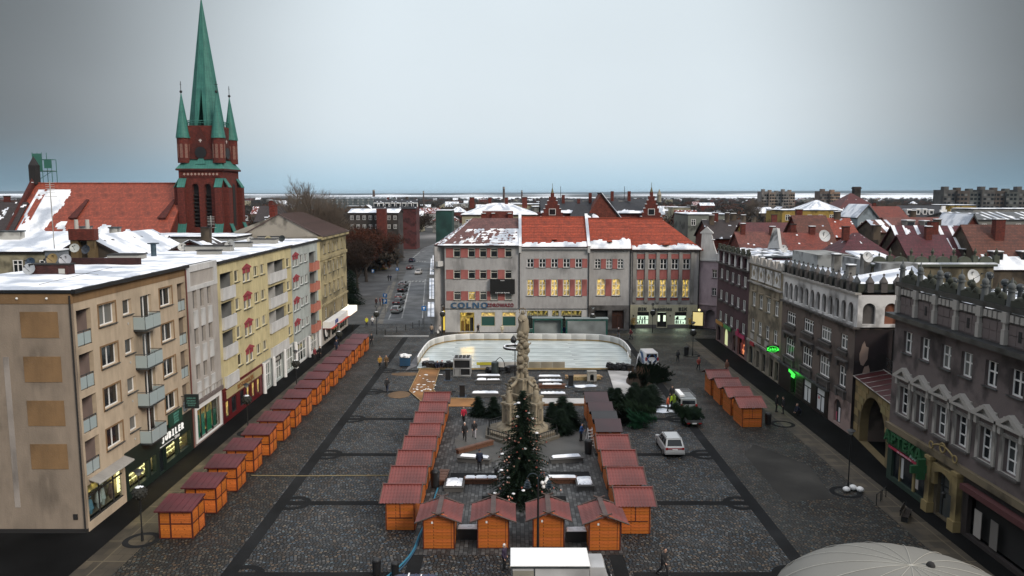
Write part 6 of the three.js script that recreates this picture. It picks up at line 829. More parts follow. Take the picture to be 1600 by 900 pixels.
{ // the decorated spruce
  const t = thing('christmas_tree','tall decorated spruce with pink baubles in front of the monument','tree',[.85,0,-58.6]),s = spruceGeo(31,8.9,2.35,58,15,9,.34,.06),r = rng(8);
  part('trunk',s.trunk,barkM,t);part('crown',[s.g,...s.limbs],needle,t);const ball = new THREE.SphereGeometry(.075,8,6),pick = s.pts.filter(([p,a,f]) => f > .12);
  const red = mat([.62,.17,.13],'plain',{ roughness: .25 }),rose = mat([.75,.42,.34],'plain',{ roughness: .25 });for (let i = 0;i < 170;i++) { const [p,a] = pick[r() * pick.length | 0];if (p.z < -.6 && i % 3) continue;part('bauble',ball,i % 3 ? rose : red,t).position.set(p.x * 1.04,p.y - .1,p.z * 1.04);}
  for (let i = 0;i < 26;i++) { const [p] = pick[r() * pick.length | 0];part('snow_lump',new THREE.SphereGeometry(.13,7,5).scale(1.2,.6,1),C.snow,t).position.set(p.x,p.y + .05,p.z);}
  for (let i = 0;i < 9;i++) part('white_bow',new THREE.SphereGeometry(.16,7,5),C.white,t).position.set(1.35 + r() * .7,1.3 + r() * .8,1.25 + r() * .5);
}
const spr = [spruceGeo(41,3.2,1.15,26,11,6,.34),spruceGeo(42,2.6,1.0,22,10,6,.34)];
function spruce(label,x,z,k,s,turn,tilt = [0,0],m = needle,y = 0) { const q = spr[k],t = thing('cut_spruce',label,'spruce',[x,y,z],turn,'cut spruces stacked on the square');part('trunk',q.trunk,barkM,t);part('crown',[q.g],m,t);t.scale.set(s * 1.15,s * (tilt[0] ? 1 : z < -84 ? .68 : .8),s * 1.15);t.rotation.set(tilt[0],turn,tilt[1],'YXZ');return t;}
[['left spruce of the pair standing left of the monument',-3.7,-81.9,0,.85,0],['right spruce of the pair standing left of the monument',-2.0,-81.3,0,.9,2],['spruce nearest the camera in the clump right of the monument',4.9,-75.6,0,1.0,1],['spruce at the right of the clump beside the monument',6.0,-77.6,0,1.05,2],['spruce at the back of the clump right of the monument',4.2,-78.6,0,.95,3],['tall thin spruce top behind the clump right of the monument',5.4,-80,1,1.3,4],
  ['tall spruce at the left of the large heap by the white boards',12.1,-85.6,0,1.0,1],['dense spruce in the middle of the large heap',13.6,-85.0,0,1.1,3],['dark spruce at the right of the large heap',15.2,-84.9,0,1.05,5],['spruce at the back of the large heap',14.3,-87.3,0,1.1,2],['spruce leaning at the back right of the large heap',16.2,-87.4,1,1.2,2],['small spruce by the boards at the left of the large heap',11.6,-87.3,1,1.0,0]].forEach((a) => spruce(...a));
[['spruce lying between the dark roofed stalls and the large heap',11.6,-80.2,0,.95,1.5,[1.35,0],needle2],['spruce lying behind the bright green one',12.8,-81.4,0,.95,1.2,[1.4,0],needle2],['bright green spruce lying nearest the silver car',12.5,-77.8,1,1.05,1.35,[1.35,0],needle3],['dark spruce lying beside the bright green one',11.2,-78.8,0,.85,1.7,[1.4,0],needle],
  ['netted spruce lying behind the white van with stripes',18.6,-98.4,0,1.15,.5,[-1.4,0],needle],['second netted spruce lying behind the white van with stripes',19.5,-96.6,0,1.1,.7,[-1.38,0],needle],['spruce lying at the foot of the brown heap',17.2,-94.2,1,1.2,.9,[-1.35,0],needle],['spruce tips lying by the white sheets',16.6,-88.6,1,.9,1.5,[-1.3,0],needle2]].forEach((a) => spruce(...a,.45));
{ // heap of brown boughs
  const t = thing('bough_heap','brown heap of trunks and boughs behind the white boards','heap',[16.3,0,-96.2]),g = [],r = rng(17);for (let i = 0;i < 90;i++) { const a = r() * 6.28,q = r() * 1.6;g.push(bar([q * Math.cos(a),.1 + r() * .4,q * Math.sin(a) * 1.5],[q * Math.cos(a) * .8 + (r() - .5),.9 + r() * 1.2,q * Math.sin(a) * 1.3 - .8 * r()],.05,4,.02));} stuff(part('boughs',g,mat([.10,.055,.028],'bark'),t));part('mound',[new THREE.SphereGeometry(1.7,14,8,0,6.3,0,1.57).scale(1,.75,1.5)],mat([.07,.042,.024],'bark'),t);
}
{ // dark conifer column and shrubs by the green roofed kiosk, yard conifers
  for (const [l,x,z,s] of [['dark columnar conifer behind the old corner tenement',-35.4,-168,3.0],['smaller dark conifer beside the columnar one',-38.4,-172,2.3],['dark conifer at the bend of the street',-27.5,-330,3.6],['dark conifer behind the corner house',-22,-240,3.4]]) { const q = spr[1],t = thing('conifer',l,'conifer',[x,0,z]);part('trunk',q.trunk,barkM,t);part('crown',q.g,needle,t);t.scale.set(s * .85,s,s * .85);}
}
{ // far woods and scrub: read as one dark mass between town and fields
  const r = rng(91),q = branches(71,7,.85,3,.5,.16,.25),lv = leaves(q.tips,420,.9,2.4,9),g = merge([...q.big,...q.fine,lv]),N = 9500,im = new THREE.InstancedMesh(g,mat([1,1,1],'leaf',{ roughness: 1,specularIntensity: .2 }),N),M4 = new THREE.Matrix4(),qq = new THREE.Quaternion(),c = new THREE.Color();let n = 0;
  for (let i = 0;i < 60000 && n < N;i++) { const z = -(240 + 3200 * Math.pow(r(),1.7)),x = (r() - .5) * 1.55 * -z,d = vn(x / 140 + 50,z / 140 + 90,9999,7) * .6 + vn(x / 45 + 50,z / 45 + 90,9999,8) * .4;if (d < .41 - (z < -1200 ? .04 : 0)) continue;if (z > -340 && (Math.abs(x - 16) < 34 || x > 40)) continue;if (z > -470 && x < -.05 * -z && x > -.17 * -z) continue;const s = .85 + r() * .9;M4.compose(new V3(x,0,z),qq.setFromAxisAngle(new V3(0,1,0),r() * 6.28),new V3(s,s * (.85 + .4 * r()),s));im.setMatrixAt(n,M4);const k = .6 + .6 * r();r() < .25 ? c.setRGB(.10 * k,.045 * k,.028 * k) : c.setRGB(.055 * k,.046 * k,.038 * k);im.setColorAt(n,c);n++;}
  im.count = n;im.name = 'far_woods';im.castShadow = im.receiveShadow = true;scene.add(im);meta(im,'bare woods and gardens between the distant houses','woods',null,'stuff');
}

// ---------------------------------------------------------------- market stalls
const K = { wood: [0,1,2].map((i) => mat([.56 + .06 * i,.17 + .008 * i,.022 + .008 * i],'wood')),post: mat([.10,.020,.014],'wood'),maroon: mat([.15,.022,.03],'grime',{ roughness: .5 }),tile: mat([.25,.048,.036],'grime',{ roughness: .45 }),darktile: mat([.05,.016,.02],'grime',{ roughness: .5 }),black: mat([.022,.022,.025],'grime',{ roughness: .5 }) };
function tileSheet(w,l,rise) {                        // pressed tile sheet: waves across, steps down the slope; eave at z = 0
  const nu = Math.round(w / .06),nv = Math.round(l / .12),g = new THREE.PlaneGeometry(w,l,nu,nv),p = g.attributes.position,uv = g.attributes.uv,an = Math.asin(Math.min(1,rise / l));
  for (let i = 0;i < p.count;i++) { const x = p.getX(i),s = p.getY(i) + l / 2;p.setZ(i,.028 * Math.cos(x / .24 * 6.283) - .05 * ((s / .36) % 1));uv.setXY(i,x,s);}
  g.translate(0,l / 2,0).rotateX(-Math.PI / 2 + an);g.computeVertexNormals();return g;
}
const leftTpl = (() => {                                  // boarded-up kiosk of posts and panels
  const t = thing('kiosk','x','kiosk',[0,0,0]),W = 2.3,D = 2.1,H = 2.1,ps = [];
  for (const [x,z] of [[0,0],[W,0],[0,-D],[W,-D],[.78,0],[W,-D / 2]]) ps.push(B(.09,H,.09,x,0,z));for (const y of [0,1.05,H - .08]) ps.push(B(W,.08,.085,W / 2,y,0),B(.085,.08,D,W,y,-D / 2),B(.085,.08,D,0,y,-D / 2),B(W,.08,.085,W / 2,y,-D));part('frame',ps,K.post,t);
  let k = 0;const pn = (w,h,d,x,y,z) => part('panel',B(w,h,d,x,y,z),K.wood[k++ % 3],t);pn(.66,2.0,.05,.4,.05,0);pn(1.4,.95,.05,1.54,.08,0);pn(1.4,.9,.05,1.54,1.13,0);for (const z of [-D / 4,-D * 3 / 4]) for (const y of [.08,1.13]) pn(.05,.92,D / 2 - .1,W,y,z);pn(.05,2.0,D - .1,0,.05,-D / 2);pn(W - .1,2.0,.05,W / 2,.05,-D);
  part('roof',[slab([[-.22,2.12,.3],[W + .12,2.12,.3],[W + .12,2.42,-D - .12],[-.22,2.42,-D - .12]],.1)],K.maroon,t);part('roof_seam',[...Array(5)].map((_,i) => bar([.2 + i * .48,2.13,.3],[.2 + i * .48,2.43,-D - .12],.018,4)),K.maroon,t);return t;
})();
for (let i = 0;i < 16;i++) { const l = `maroon roofed orange kiosk, ${ORD[i]} from the near end of the row along the apartment blocks`,p = [-24.72 + (i % 3) * .03,0,-51.45 - i * 4.3],g = 'kiosks in the long row by the apartment blocks';if (i === 0) { leftTpl.position.set(...p);meta(leftTpl,l,'kiosk',g);} else { const k = dup(leftTpl,p,((i * 7) % 5 - 2) * .008,l,g);let q = i;k.children.forEach((c) => { if (c.name === 'panel') c.material = K.wood[(q += 1 + (q % 2)) % 3];});} }
function stallTpl(roofM,roofed) {                        // market hut, ridge across; counter side to the front
  const t = thing('market_stall','x','market stall',[0,0,0]),W = 2.06,D = 2.85,H = 2.15;
  part('wall',[poly([[0,0],[-D,0],[-D,H],[-D / 2 - .1,H + .62],[0,H]].map(([a,b]) => [a,b]),null,.06).rotateY(-Math.PI / 2),poly([[0,0],[-D,0],[-D,H],[-D / 2 - .1,H + .62],[0,H]],null,.06).rotateY(-Math.PI / 2).translate(W - .06,0,0),B(W - .13,H,.05,W / 2,0,-D + .03)],K.wood[0],t);
  for (let j = 0;j < 9;j++) part('plank',B(W - .02,.225,.045,W / 2,.02 + j * .237,.03),K.wood[j % 3],t);part('hatch_frame',[B(.05,1.1,.03,W / 2,.9,.065),B(W - .3,.05,.03,W / 2,.9,.065),B(.05,2.1,.05,.03,0,.06),B(.05,2.1,.05,W - .03,0,.06)],K.post,t);for (let j = 0;j < 8;j++) part('plank',B(.04,.25,D - .06,W + .021,.02 + j * .264,-D / 2),K.wood[(j + 1) % 3],t);for (let j = 0;j < 8;j++) part('plank',B(.04,.25,D - .06,-.021,.02 + j * .264,-D / 2),K.wood[(j + 2) % 3],t);
  const an = Math.atan2(.72,1.8),L = 1.95;const f = roofed ? tileSheet(2.9,L,.72) : B(2.5,.07,L,0,0,-L / 2).rotateX(an),b = f.clone().rotateY(Math.PI);
  part('roof',[f.clone().translate(W / 2,H - .03,.28),b.translate(W / 2,H - .03,-3.3)],roofM,t);part('ridge_cap',bar([W / 2 - (roofed ? 1.45 : 1.25),H + .7,-1.51],[W / 2 + (roofed ? 1.45 : 1.25),H + .7,-1.51],.07,6),roofM,t);if (roofed) part('verge_board',[-1.47,1.47].flatMap((x) => [bar([W / 2 + x,H - .04,.3],[W / 2 + x,H + .8,-1.62],.045,4),bar([W / 2 + x,H - .04,-3.3],[W / 2 + x,H + .7,-1.5],.045,4)]),mat([.10,.07,.06],'wood'),t);part('notice',B(.26,.1,.02,W / 2 + .1,2.0,.09),C.offwhite,t);return t;
}
const sR = stallTpl(K.tile,true),sD = stallTpl(K.darktile,false);
for (let i = 0;i < 8;i++) { const l = `red roofed wooden stall, ${ORD[i]} from the near end of the row left of the spruce`,p = [-9.06,0,-52.85 - i * 3.78],g = 'red roofed stalls in the left centre row';if (!i) { sR.position.set(...p);meta(sR,l,'market stall',g);} else dup(sR,p,0,l,g);}
for (let i = 0;i < 4;i++) dup(sR,[7.75 + i * .03,0,-52.25 - i * 4.1],0,`red roofed wooden stall, ${ORD[i]} from the near end of the row right of the spruce`,'red roofed stalls in the right centre row');
for (let i = 0;i < 4;i++) dup(sR,[23.9,0,-77.5 - i * 4.2],.03 - .01 * i,`red roofed wooden stall, ${ORD[i]} from the near end of the row by the dark tenements`,'red roofed stalls in the short row by the tenements');
[['market stall with a dark brown roof beside the red roofed stalls',-69.3,K.darktile],['market stall with a black felt roof, second of the dark roofed ones',-71.9,K.black],['market stall with a dark maroon roof before the farthest dark one',-75.3,K.darktile],['farthest dark maroon roofed market stall beside the spruce heap',-79.3,K.darktile]].forEach(([l,z,m],i) => { const p = [8.0,0,z],g = 'dark roofed stalls';let o = sD;if (!i) { sD.position.set(...p);meta(sD,l,'market stall',g);} else o = recolor(dup(sD,p,.02,l,g),K.darktile,m);});
{ // gable fronted huts with crossed bargeboards
  const t = thing('gable_hut','x','market stall',[0,0,0]),W = 2.1,D = 2.6,H = 2.1,dk = mat([.085,.055,.05],'wood');for (let j = 0;j < 9;j++) part('plank',B(W,.225,.05,0,.02 + j * .236,.0),K.wood[j % 3],t);part('gable',poly([[-W / 2,2.14],[W / 2,2.14],[0,2.62]],null,.05).translate(0,0,.02),K.wood[1],t);part('wall',[B(.06,H,D,-W / 2 + .03,0,-D / 2 - .03),B(.06,H,D,W / 2 - .03,0,-D / 2 - .03),B(W - .13,H,.05,0,0,-D)],K.wood[0],t);part('corner_post',[B(.08,H,.07,-W / 2,0,.01),B(.08,H,.07,W / 2,0,.01),B(W,.07,.08,0,0,.0)],K.post,t);
  const L = 1.66,f = tileSheet(3.1,L,.5);part('roof',[f.clone().rotateY(Math.PI / 2).translate(1.56,2.06,-1.2),f.clone().rotateY(-Math.PI / 2).translate(-1.56,2.06,-1.2)],K.tile,t);part('ridge_cap',B(.34,.07,3.2,0,2.6,-1.2),dk,t);for (const z of [.36,-2.76]) part('bargeboard',[bar([-1.6,2.0,z],[.42,2.78,z],.06,4),bar([1.6,2.0,z],[-.42,2.78,z],.06,4)],dk,t);part('door_line',[B(.03,1.9,.02,.85,.1,.03)],K.post,t);part('number_plate',B(.12,.15,.02,-.45,1.82,.04),C.white,t);
  [-4.98,-1.28,2.5,6.28].forEach((x,i) => { const l = ['gable fronted hut at the left end of the front row of four','gable fronted hut second from the left in the front row, below the decorated spruce','gable fronted hut third from the left in the front row behind the white truck','gable fronted hut at the right end of the front row of four'][i],g = 'gable fronted huts in the front row';const z = [-49.85,-49.95,-50.1,-49.6][i];if (!i) { t.position.set(x,0,z);meta(t,l,'market stall',g);} else dup(t,[x,0,z],[0,.01,-.01,.03][i],l,g);});
}
// ---------------------------------------------------------------- ice rink
{
  const t = thing('ice_rink','outdoor ice rink with white boards and pale wet ice','ice rink'),board = mat([.95,.94,.9],'grime',{ roughness: .5 }),kick = mat([.5,.36,.16],'grime');const path = [[-13.35,-106.6],[-13.4,-109],[-13.35,-111.4],[-13.3,-113.8],[-13.2,-116.2],[-13.0,-118.6],[-12.4,-120.8],[-11.1,-122.9],[-9.3,-124.3],[-7,-125]];for (let x = -4.6;x < 13;x += 2.4) path.push([x,-125.1 + .1 * Math.max(0,x) / 3]);path.push([14.3,-124.2],[16,-122.9],[17.1,-121],[17.5,-118.6],[17.6,-116.2],[17.6,-113.8],[17.5,-111.6]);
  for (let i = 0;i + 1 < path.length;i++) { const [a,b] = path[i],[c,d] = path[i + 1],L = Math.hypot(c - a,d - b),an = Math.atan2(-(d - b),c - a);const p = part('board',B(L - .02,1.12,.1,0,0,0,an).translate((a + c) / 2,.02,(b + d) / 2),board,t);part('kick_strip',B(L - .02,.24,.13,0,0,0,an).translate((a + c) / 2,.06,(b + d) / 2),kick,p);part('top_rail',B(L - .02,.08,.16,0,0,0,an).translate((a + c) / 2,1.14,(b + d) / 2),C.white,p);}
  for (let i = 0;i < 7;i++) { const m = i > 2 ? mat([.52,.47,.36],'grime') : board;part('board',B(1.66,1.0,.1,-3.6 + i * 1.68,.02,-104.3),m,t);}
  const iceT = tex(256,(u,v) => { const s = fbm(u * .5,v * 3,6,4,121),g = fbm(u,v,5,4,123);return [.84,.88,.88].map((k) => k * (.82 + .3 * s - .14 * g));},9);part('ice',flat([[-13.2,-104.5],...path.slice(0,-1).map(([x,z]) => [x * .995,z + .05]),[17.4,-110],[16.4,-104.5]],.07),new THREE.MeshStandardMaterial({ color: new THREE.Color().setRGB(.9,.92,.92),map: iceT,roughness: .22 }),t);part('frame_edge',[B(29,.18,.25,1.5,0,-104.1)],kick,t);part('sponsor_banner',B(2.6,.4,.03,-3.6,.58,-104.2),mat([.55,.5,.05]),t);
  part('apron',flat([[-14.6,-103.2],[-13.45,-106],[-13.45,-118],[-12.9,-120.6],[-14.1,-121.5],[-14.4,-112]],.03),mat([.2,.2,.21],'grime'),t);
}
for (const [l,x,z,w,tn,tilt] of [['loose white rink board leaning at the left entrance',-12.2,-106.2,1.2,.5,-.25],['white rink board standing loose near the striped van',17.9,-107.5,3.0,1.35,.15],['white rink board lying ajar at the right corner of the rink',16.9,-109.6,2.2,1.5,-.1]]) { const o = one('rink_board',l,'board',B(w,1.1,.08,0,0,0,0,tilt),C.white,'loose rink boards');o.position.set(x,.03,z);o.rotation.y = tn;}
{ // cooling unit
  const t = thing('cooling_unit','grey white cooling unit with open black front beside the rink','cooling unit',[-6.65,0,-101.1]),w = mat([.55,.56,.56],'grime');part('casing',[B(2.3,.25,2.2,0,2.15,0),B(.14,2.15,2.2,-1.1,0,0),B(.14,2.15,2.2,1.1,0,0),B(2.3,2.3,.1,0,0,-1.05),B(2.3,.12,.14,0,1.0,1.05),B(2.3,.16,.14,0,0,1.05),B(.12,1.0,.14,-.25,.1,1.05)],w,t);part('dark_core',B(2.0,2.0,1.6,0,.1,.1),C.black,t);part('panel',B(.62,.8,.05,-.66,.16,1.06),w,t);for (let i = 0;i < 8;i++) part('fan',[Cy(.22,.22,.12,-.78 + (i % 4) * .52,2.4,i < 4 ? .45 : -.45,14)],C.black,t);
}
{ const t = thing('container','blue container heaped with white packaging on the left of the rink','container',[-15.15,0,-106.9],.1),w = mat([.02,.11,.24],'grime');part('body',[B(1.45,1.1,2.2,0,.08,0),B(1.55,.08,2.3,0,1.1,0)],w,t);part('foot',[B(.2,.1,2,-.5,0,0),B(.2,.1,2,.5,0,0)],C.dark,t);const g = [],r = rng(3);for (let i = 0;i < 14;i++) g.push(B(.3 + r() * .4,.1 + r() * .15,.3 + r() * .4,(r() - .5) * 1.0,1.17 + r() * .12,(r() - .5) * 1.7,r() * 3));stuff(part('packaging',g,C.white,t));}
for (const [l,x,z] of [['black pillar planter nearest the cooling unit',-8.34,-97.9],['black pillar planter beyond the red stalls and the orange sand',-5.94,-89.6],['dark pillar planter beside the melted snow on the right',7.4,-94.6]]) { const t = thing('pillar_planter',l,'planter',[x,0,z],0,'black pillar planters');part('pillar',[B(.62,1.35,.62,0,.05,0)],C.black,t);part('base',B(1.0,.06,1.0,0,0,0),mat([.04,.06,.09]),t);part('rim',B(.7,.08,.7,0,1.4,0),C.iron,t);}
{ const t = thing('gas_tank','grey upright tank with a curved hose beside the rink boards','tank',[-2.3,0,-101.6]);part('tank',[Cy(.5,.5,1.5,0,0,0,16),Sp(.5,0,1.5,0,14,.4)],mat([.12,.15,.15],'metal'),t);part('hose',new THREE.TubeGeometry(new THREE.CatmullRomCurve3([new V3(0,1.6,0),new V3(.7,2.2,0),new V3(1.2,1.6,.1),new V3(1.25,.3,.2),new V3(.8,.05,.6)]),20,.05,6),C.black,t);}
{ // sand path, white boards path
  const sand = new THREE.ShapeGeometry(new THREE.Shape([[-12.7,104.3],[-10,104.7],[-9.75,92.6],[-8.3,88.6],[-4.2,88.4],[-4.1,85.2],[-9,85.2],[-10.6,87.3],[-12.6,92]].map((p) => new THREE.Vector2(...p)))).rotateX(-Math.PI / 2).translate(0,.045,0);const sandM = mat([.36,.165,.048],'grime');const o = rawGeo('sand_path',sand,sandM,'orange sand bed laid along the left of the dismantled rink edge','sand');o.userData.kind = 'stuff';const edge = [[-12.7,-104.3],[-12.6,-92],[-10.6,-87.3],[-9,-85.2]],e2 = [[-10,-104.7],[-9.75,-92.6],[-8.3,-88.6],[-4.2,-88.4]],bars = [];for (const E of [edge,e2]) for (let i = 0;i + 1 < E.length;i++) bars.push(bar([E[i][0],.1,E[i][1]],[E[i + 1][0],.1,E[i + 1][1]],.07,4));one('timber_edging','pale timber edging round the orange sand bed','edging',bars,mat([.4,.28,.14],'wood'));
  const sp = rawGeo('spilled_sand',merge([flat(circle(-14.1,-101.2,1,14,2.2),.02),flat(circle(-13.6,-90.5,1.7,14,.8),.02)]),mat([.2,.115,.05],'grime'),'sand spilled on the setts beside the sand bed','sand');sp.userData.kind = 'stuff';const r = rng(6),sc = [];for (let i = 0;i < 26;i++) sc.push(B(.15 + r() * .4,.04,.1 + r() * .15,-12.4 + r() * 2.6 + (i % 3) * .2,.07,-91 - r() * 10,r() * 3));stuff(one('scrap','white scraps scattered over the orange sand','scrap',sc,C.white));
  const bp = [[[13.1,-103],[16.4,-102.6],[16.15,-98.4],[12.9,-98]],[[12.88,-97.9],[16.1,-98.3],[16,-94.4],[12.62,-93.2]],[[12.6,-93.1],[15.9,-94.3],[14.6,-90.6],[11.7,-90]],[[11.65,-89.9],[14.5,-90.5],[12.3,-86.2],[11.0,-86.2]],[[11.2,-88.6],[10.9,-86.1],[7.2,-86.1],[3.4,-86.3],[3.2,-88.6],[7,-88.6]]];bp.forEach((q,i) => one('ground_board',['white floor board next to the black heap at the rink corner','second white floor board with dark hooks','third white floor board at the bend','narrow white floor board by the tall spruce heap','long white floor board behind the stalls and the monument'][i],'board',poly(q.map(([x,z]) => [x,-z]),null,.08).rotateX(-Math.PI / 2).translate(0,.09,0),mat([.6,.59,.57],'grime'),'white floor boards'));one('sleeper','brown timber step along the long white floor board','timber',B(8,.2,.3,7,0,-85.8),mat([.2,.1,.04],'wood'));
}
{ // black heaps where the rink is being opened, timber and snow covered seats
  const heap = (l,x0,x1,z,n) => { const r = rng(x0 * 10 | 0),g = [];for (let i = 0;i < n;i++) g.push(B(.5 + r() * .7,.25 + r() * .35,.4 + r() * .4,lerp(x0,x1,(i + r()) / n),r() * .5,z + (r() - .5) * .9,r() * 3,r() * .5));stuff(one('rubber_mat_heap',l,'heap',g,C.black,'heaps of black matting'));};heap('heap of black matting at the left opening of the rink',-12.2,-8.3,-105,26);heap('heap of black matting at the right opening of the rink',13.2,16.6,-104,22);heap('heap of black pipes before the rink boards',-3.6,.4,-102.3,14);
  const pl = thing('plank_pile','pile of pale timber planks before the rink','plank pile',[9.3,0,-98.4],.04);for (let i = 0;i < 9;i++) part('plank',B(4.6 - (i % 3) * .5,.14,.42,(i % 2) * .3,(i / 3 | 0) * .16,(i % 3 - 1) * .45),mat([.5 - .04 * (i % 3),.33,.17],'wood'),pl);
  const ct = thing('concrete_box','small pale concrete box with an arched hole on the planks','box',[10.35,0,-97.2]);part('body',poly([[-.6,0],[.6,0],[.6,1.3],[-.6,1.3]],[archPts(-.25,.02,.5,.9)],.8),mat([.36,.35,.32],'old'),ct);part('hole_back',B(.6,1.0,.05,0,.02,-.6),C.black,ct);
  stuff(rawGeo('snow_patch',merge([[8.4,-94.6,1.5,.8],[9.9,-94.9,.9,.6],[16.9,-83.6,1.3,.9],[17.9,-85.5,.9,.5],[5.6,-81.5,.5,.4]].map(([x,z,a,b],k) => { const p = [];for (let i = 0;i < 18;i++) { const q = .65 + .6 * hash(i,k,6),an = i / 18 * 6.283;p.push([x + a * q * Math.cos(an),z + b * q * Math.sin(an)]);} return flat(p,.03);})),C.snow,'patches of wet snow left on the paving','snow'));
  const wd = mat([.16,.075,.045],'wood'),cn = mat([.10,.098,.095],'old');const seat = (l,x,z,w,d,turn,snows,wood) => { const t = thing('long_seat',l,'bench',[x,0,z],turn,'low seats of stone and timber');part('base',[B(w,.36,d,0,0,0),B(w + .16,.06,d + .16,0,.36,0)],wood ? wd : cn,t);if (wood) for (let i = 0;i < 4;i++) part('slat',B(w,.05,d / 4.6,0,.42,-d * .375 + i * d / 4),wd,t);snows.forEach(([sx,sz,sw,sd],k) => { const q = snowOn([sx - sw / 2,.47,sz + sd / 2],[sx + sw / 2,.47,sz + sd / 2],[sx + sw / 2,.47,sz - sd / 2],[sx - sw / 2,.47,sz - sd / 2],snowPatchy(.72,k + 3 + (x * 3 | 0),8),.12,.1);if (q) stuff(part('snow',q,C.snow,t));});return t;};
  seat('low L shaped seat with snow left of the decorated spruce, its short end',-4.75,-60.9,1.5,1.9,0,[[0,0,1.3,1.7]]);seat('low seat with a snow strip left of the decorated spruce',-2.6,-62.0,2.7,.7,0,[[0,0,2.6,.5]],1);seat('slanted dark seat with snow farther left of the decorated spruce',-3.4,-67.2,3.0,.9,-.22,[[0,0,2.6,.6]]);seat('bare brown timber seat beside the litter bin on the left',-5.9,-62.7,.7,2.6,-.06,[],1);seat('long brown timber bar slanting towards the monument',-3.5,-70.6,4.2,.4,.72,[],1);
  seat('low L shaped seat with snow right of the decorated spruce, its short end',6.0,-61.2,1.3,1.9,0,[[0,0,1.2,1.7]]);seat('low seat with a snow strip right of the decorated spruce',4.1,-62.1,2.6,.7,0,[[0,0,2.5,.5]],1);seat('slanted dark seat with snow farther right of the decorated spruce',4.9,-67.2,3.0,.9,.18,[[0,0,2.6,.6]]);
  seat('snowy seat by the cooling unit, back row',-3.1,-98.6,3.1,.8,0,[[0,0,3.0,.6]]);seat('snowy seat by the cooling unit, front row',-3.0,-96.4,3.2,.9,.05,[[-.9,0,1.2,.8],[.6,.2,1.6,.4]]);seat('long snowy seat left of the monument before the sand',-3.2,-89.8,3.2,1.0,0,[[0,0,3.1,.8]]);seat('snowy seat right of the monument, back row',4.9,-98.2,3.0,.9,0,[[0,0,2.8,.6]]);seat('snowy seat right of the monument, second row',4.9,-95.8,3.2,.9,0,[[0,0,3,.7]]);seat('cream seat right of the monument, third row',5.0,-93.9,3.2,.8,0,[[0,0,2.4,.5]],1);seat('snowy seat right of the monument, front row',4.9,-89.6,3.0,1.0,0,[[0,0,2.9,.8]]);
  for (const [l,x,z] of [['dark planter box with snow between the left two gable fronted huts',-3.1,-51.6],['dark planter box with snow between the right two gable fronted huts',4.5,-51.2]]) { const t = thing('planter_box',l,'planter',[x,0,z],0,'planter boxes between the huts');part('box',[B(1.5,.75,.7,0,0,0)],C.black,t);stuff(part('snow',snowOn([-.7,.76,.3],[.7,.76,.3],[.7,.76,-.3],[-.7,.76,-.3],snowPatchy(.75,4,9),.12,.09),C.snow,t));}
}
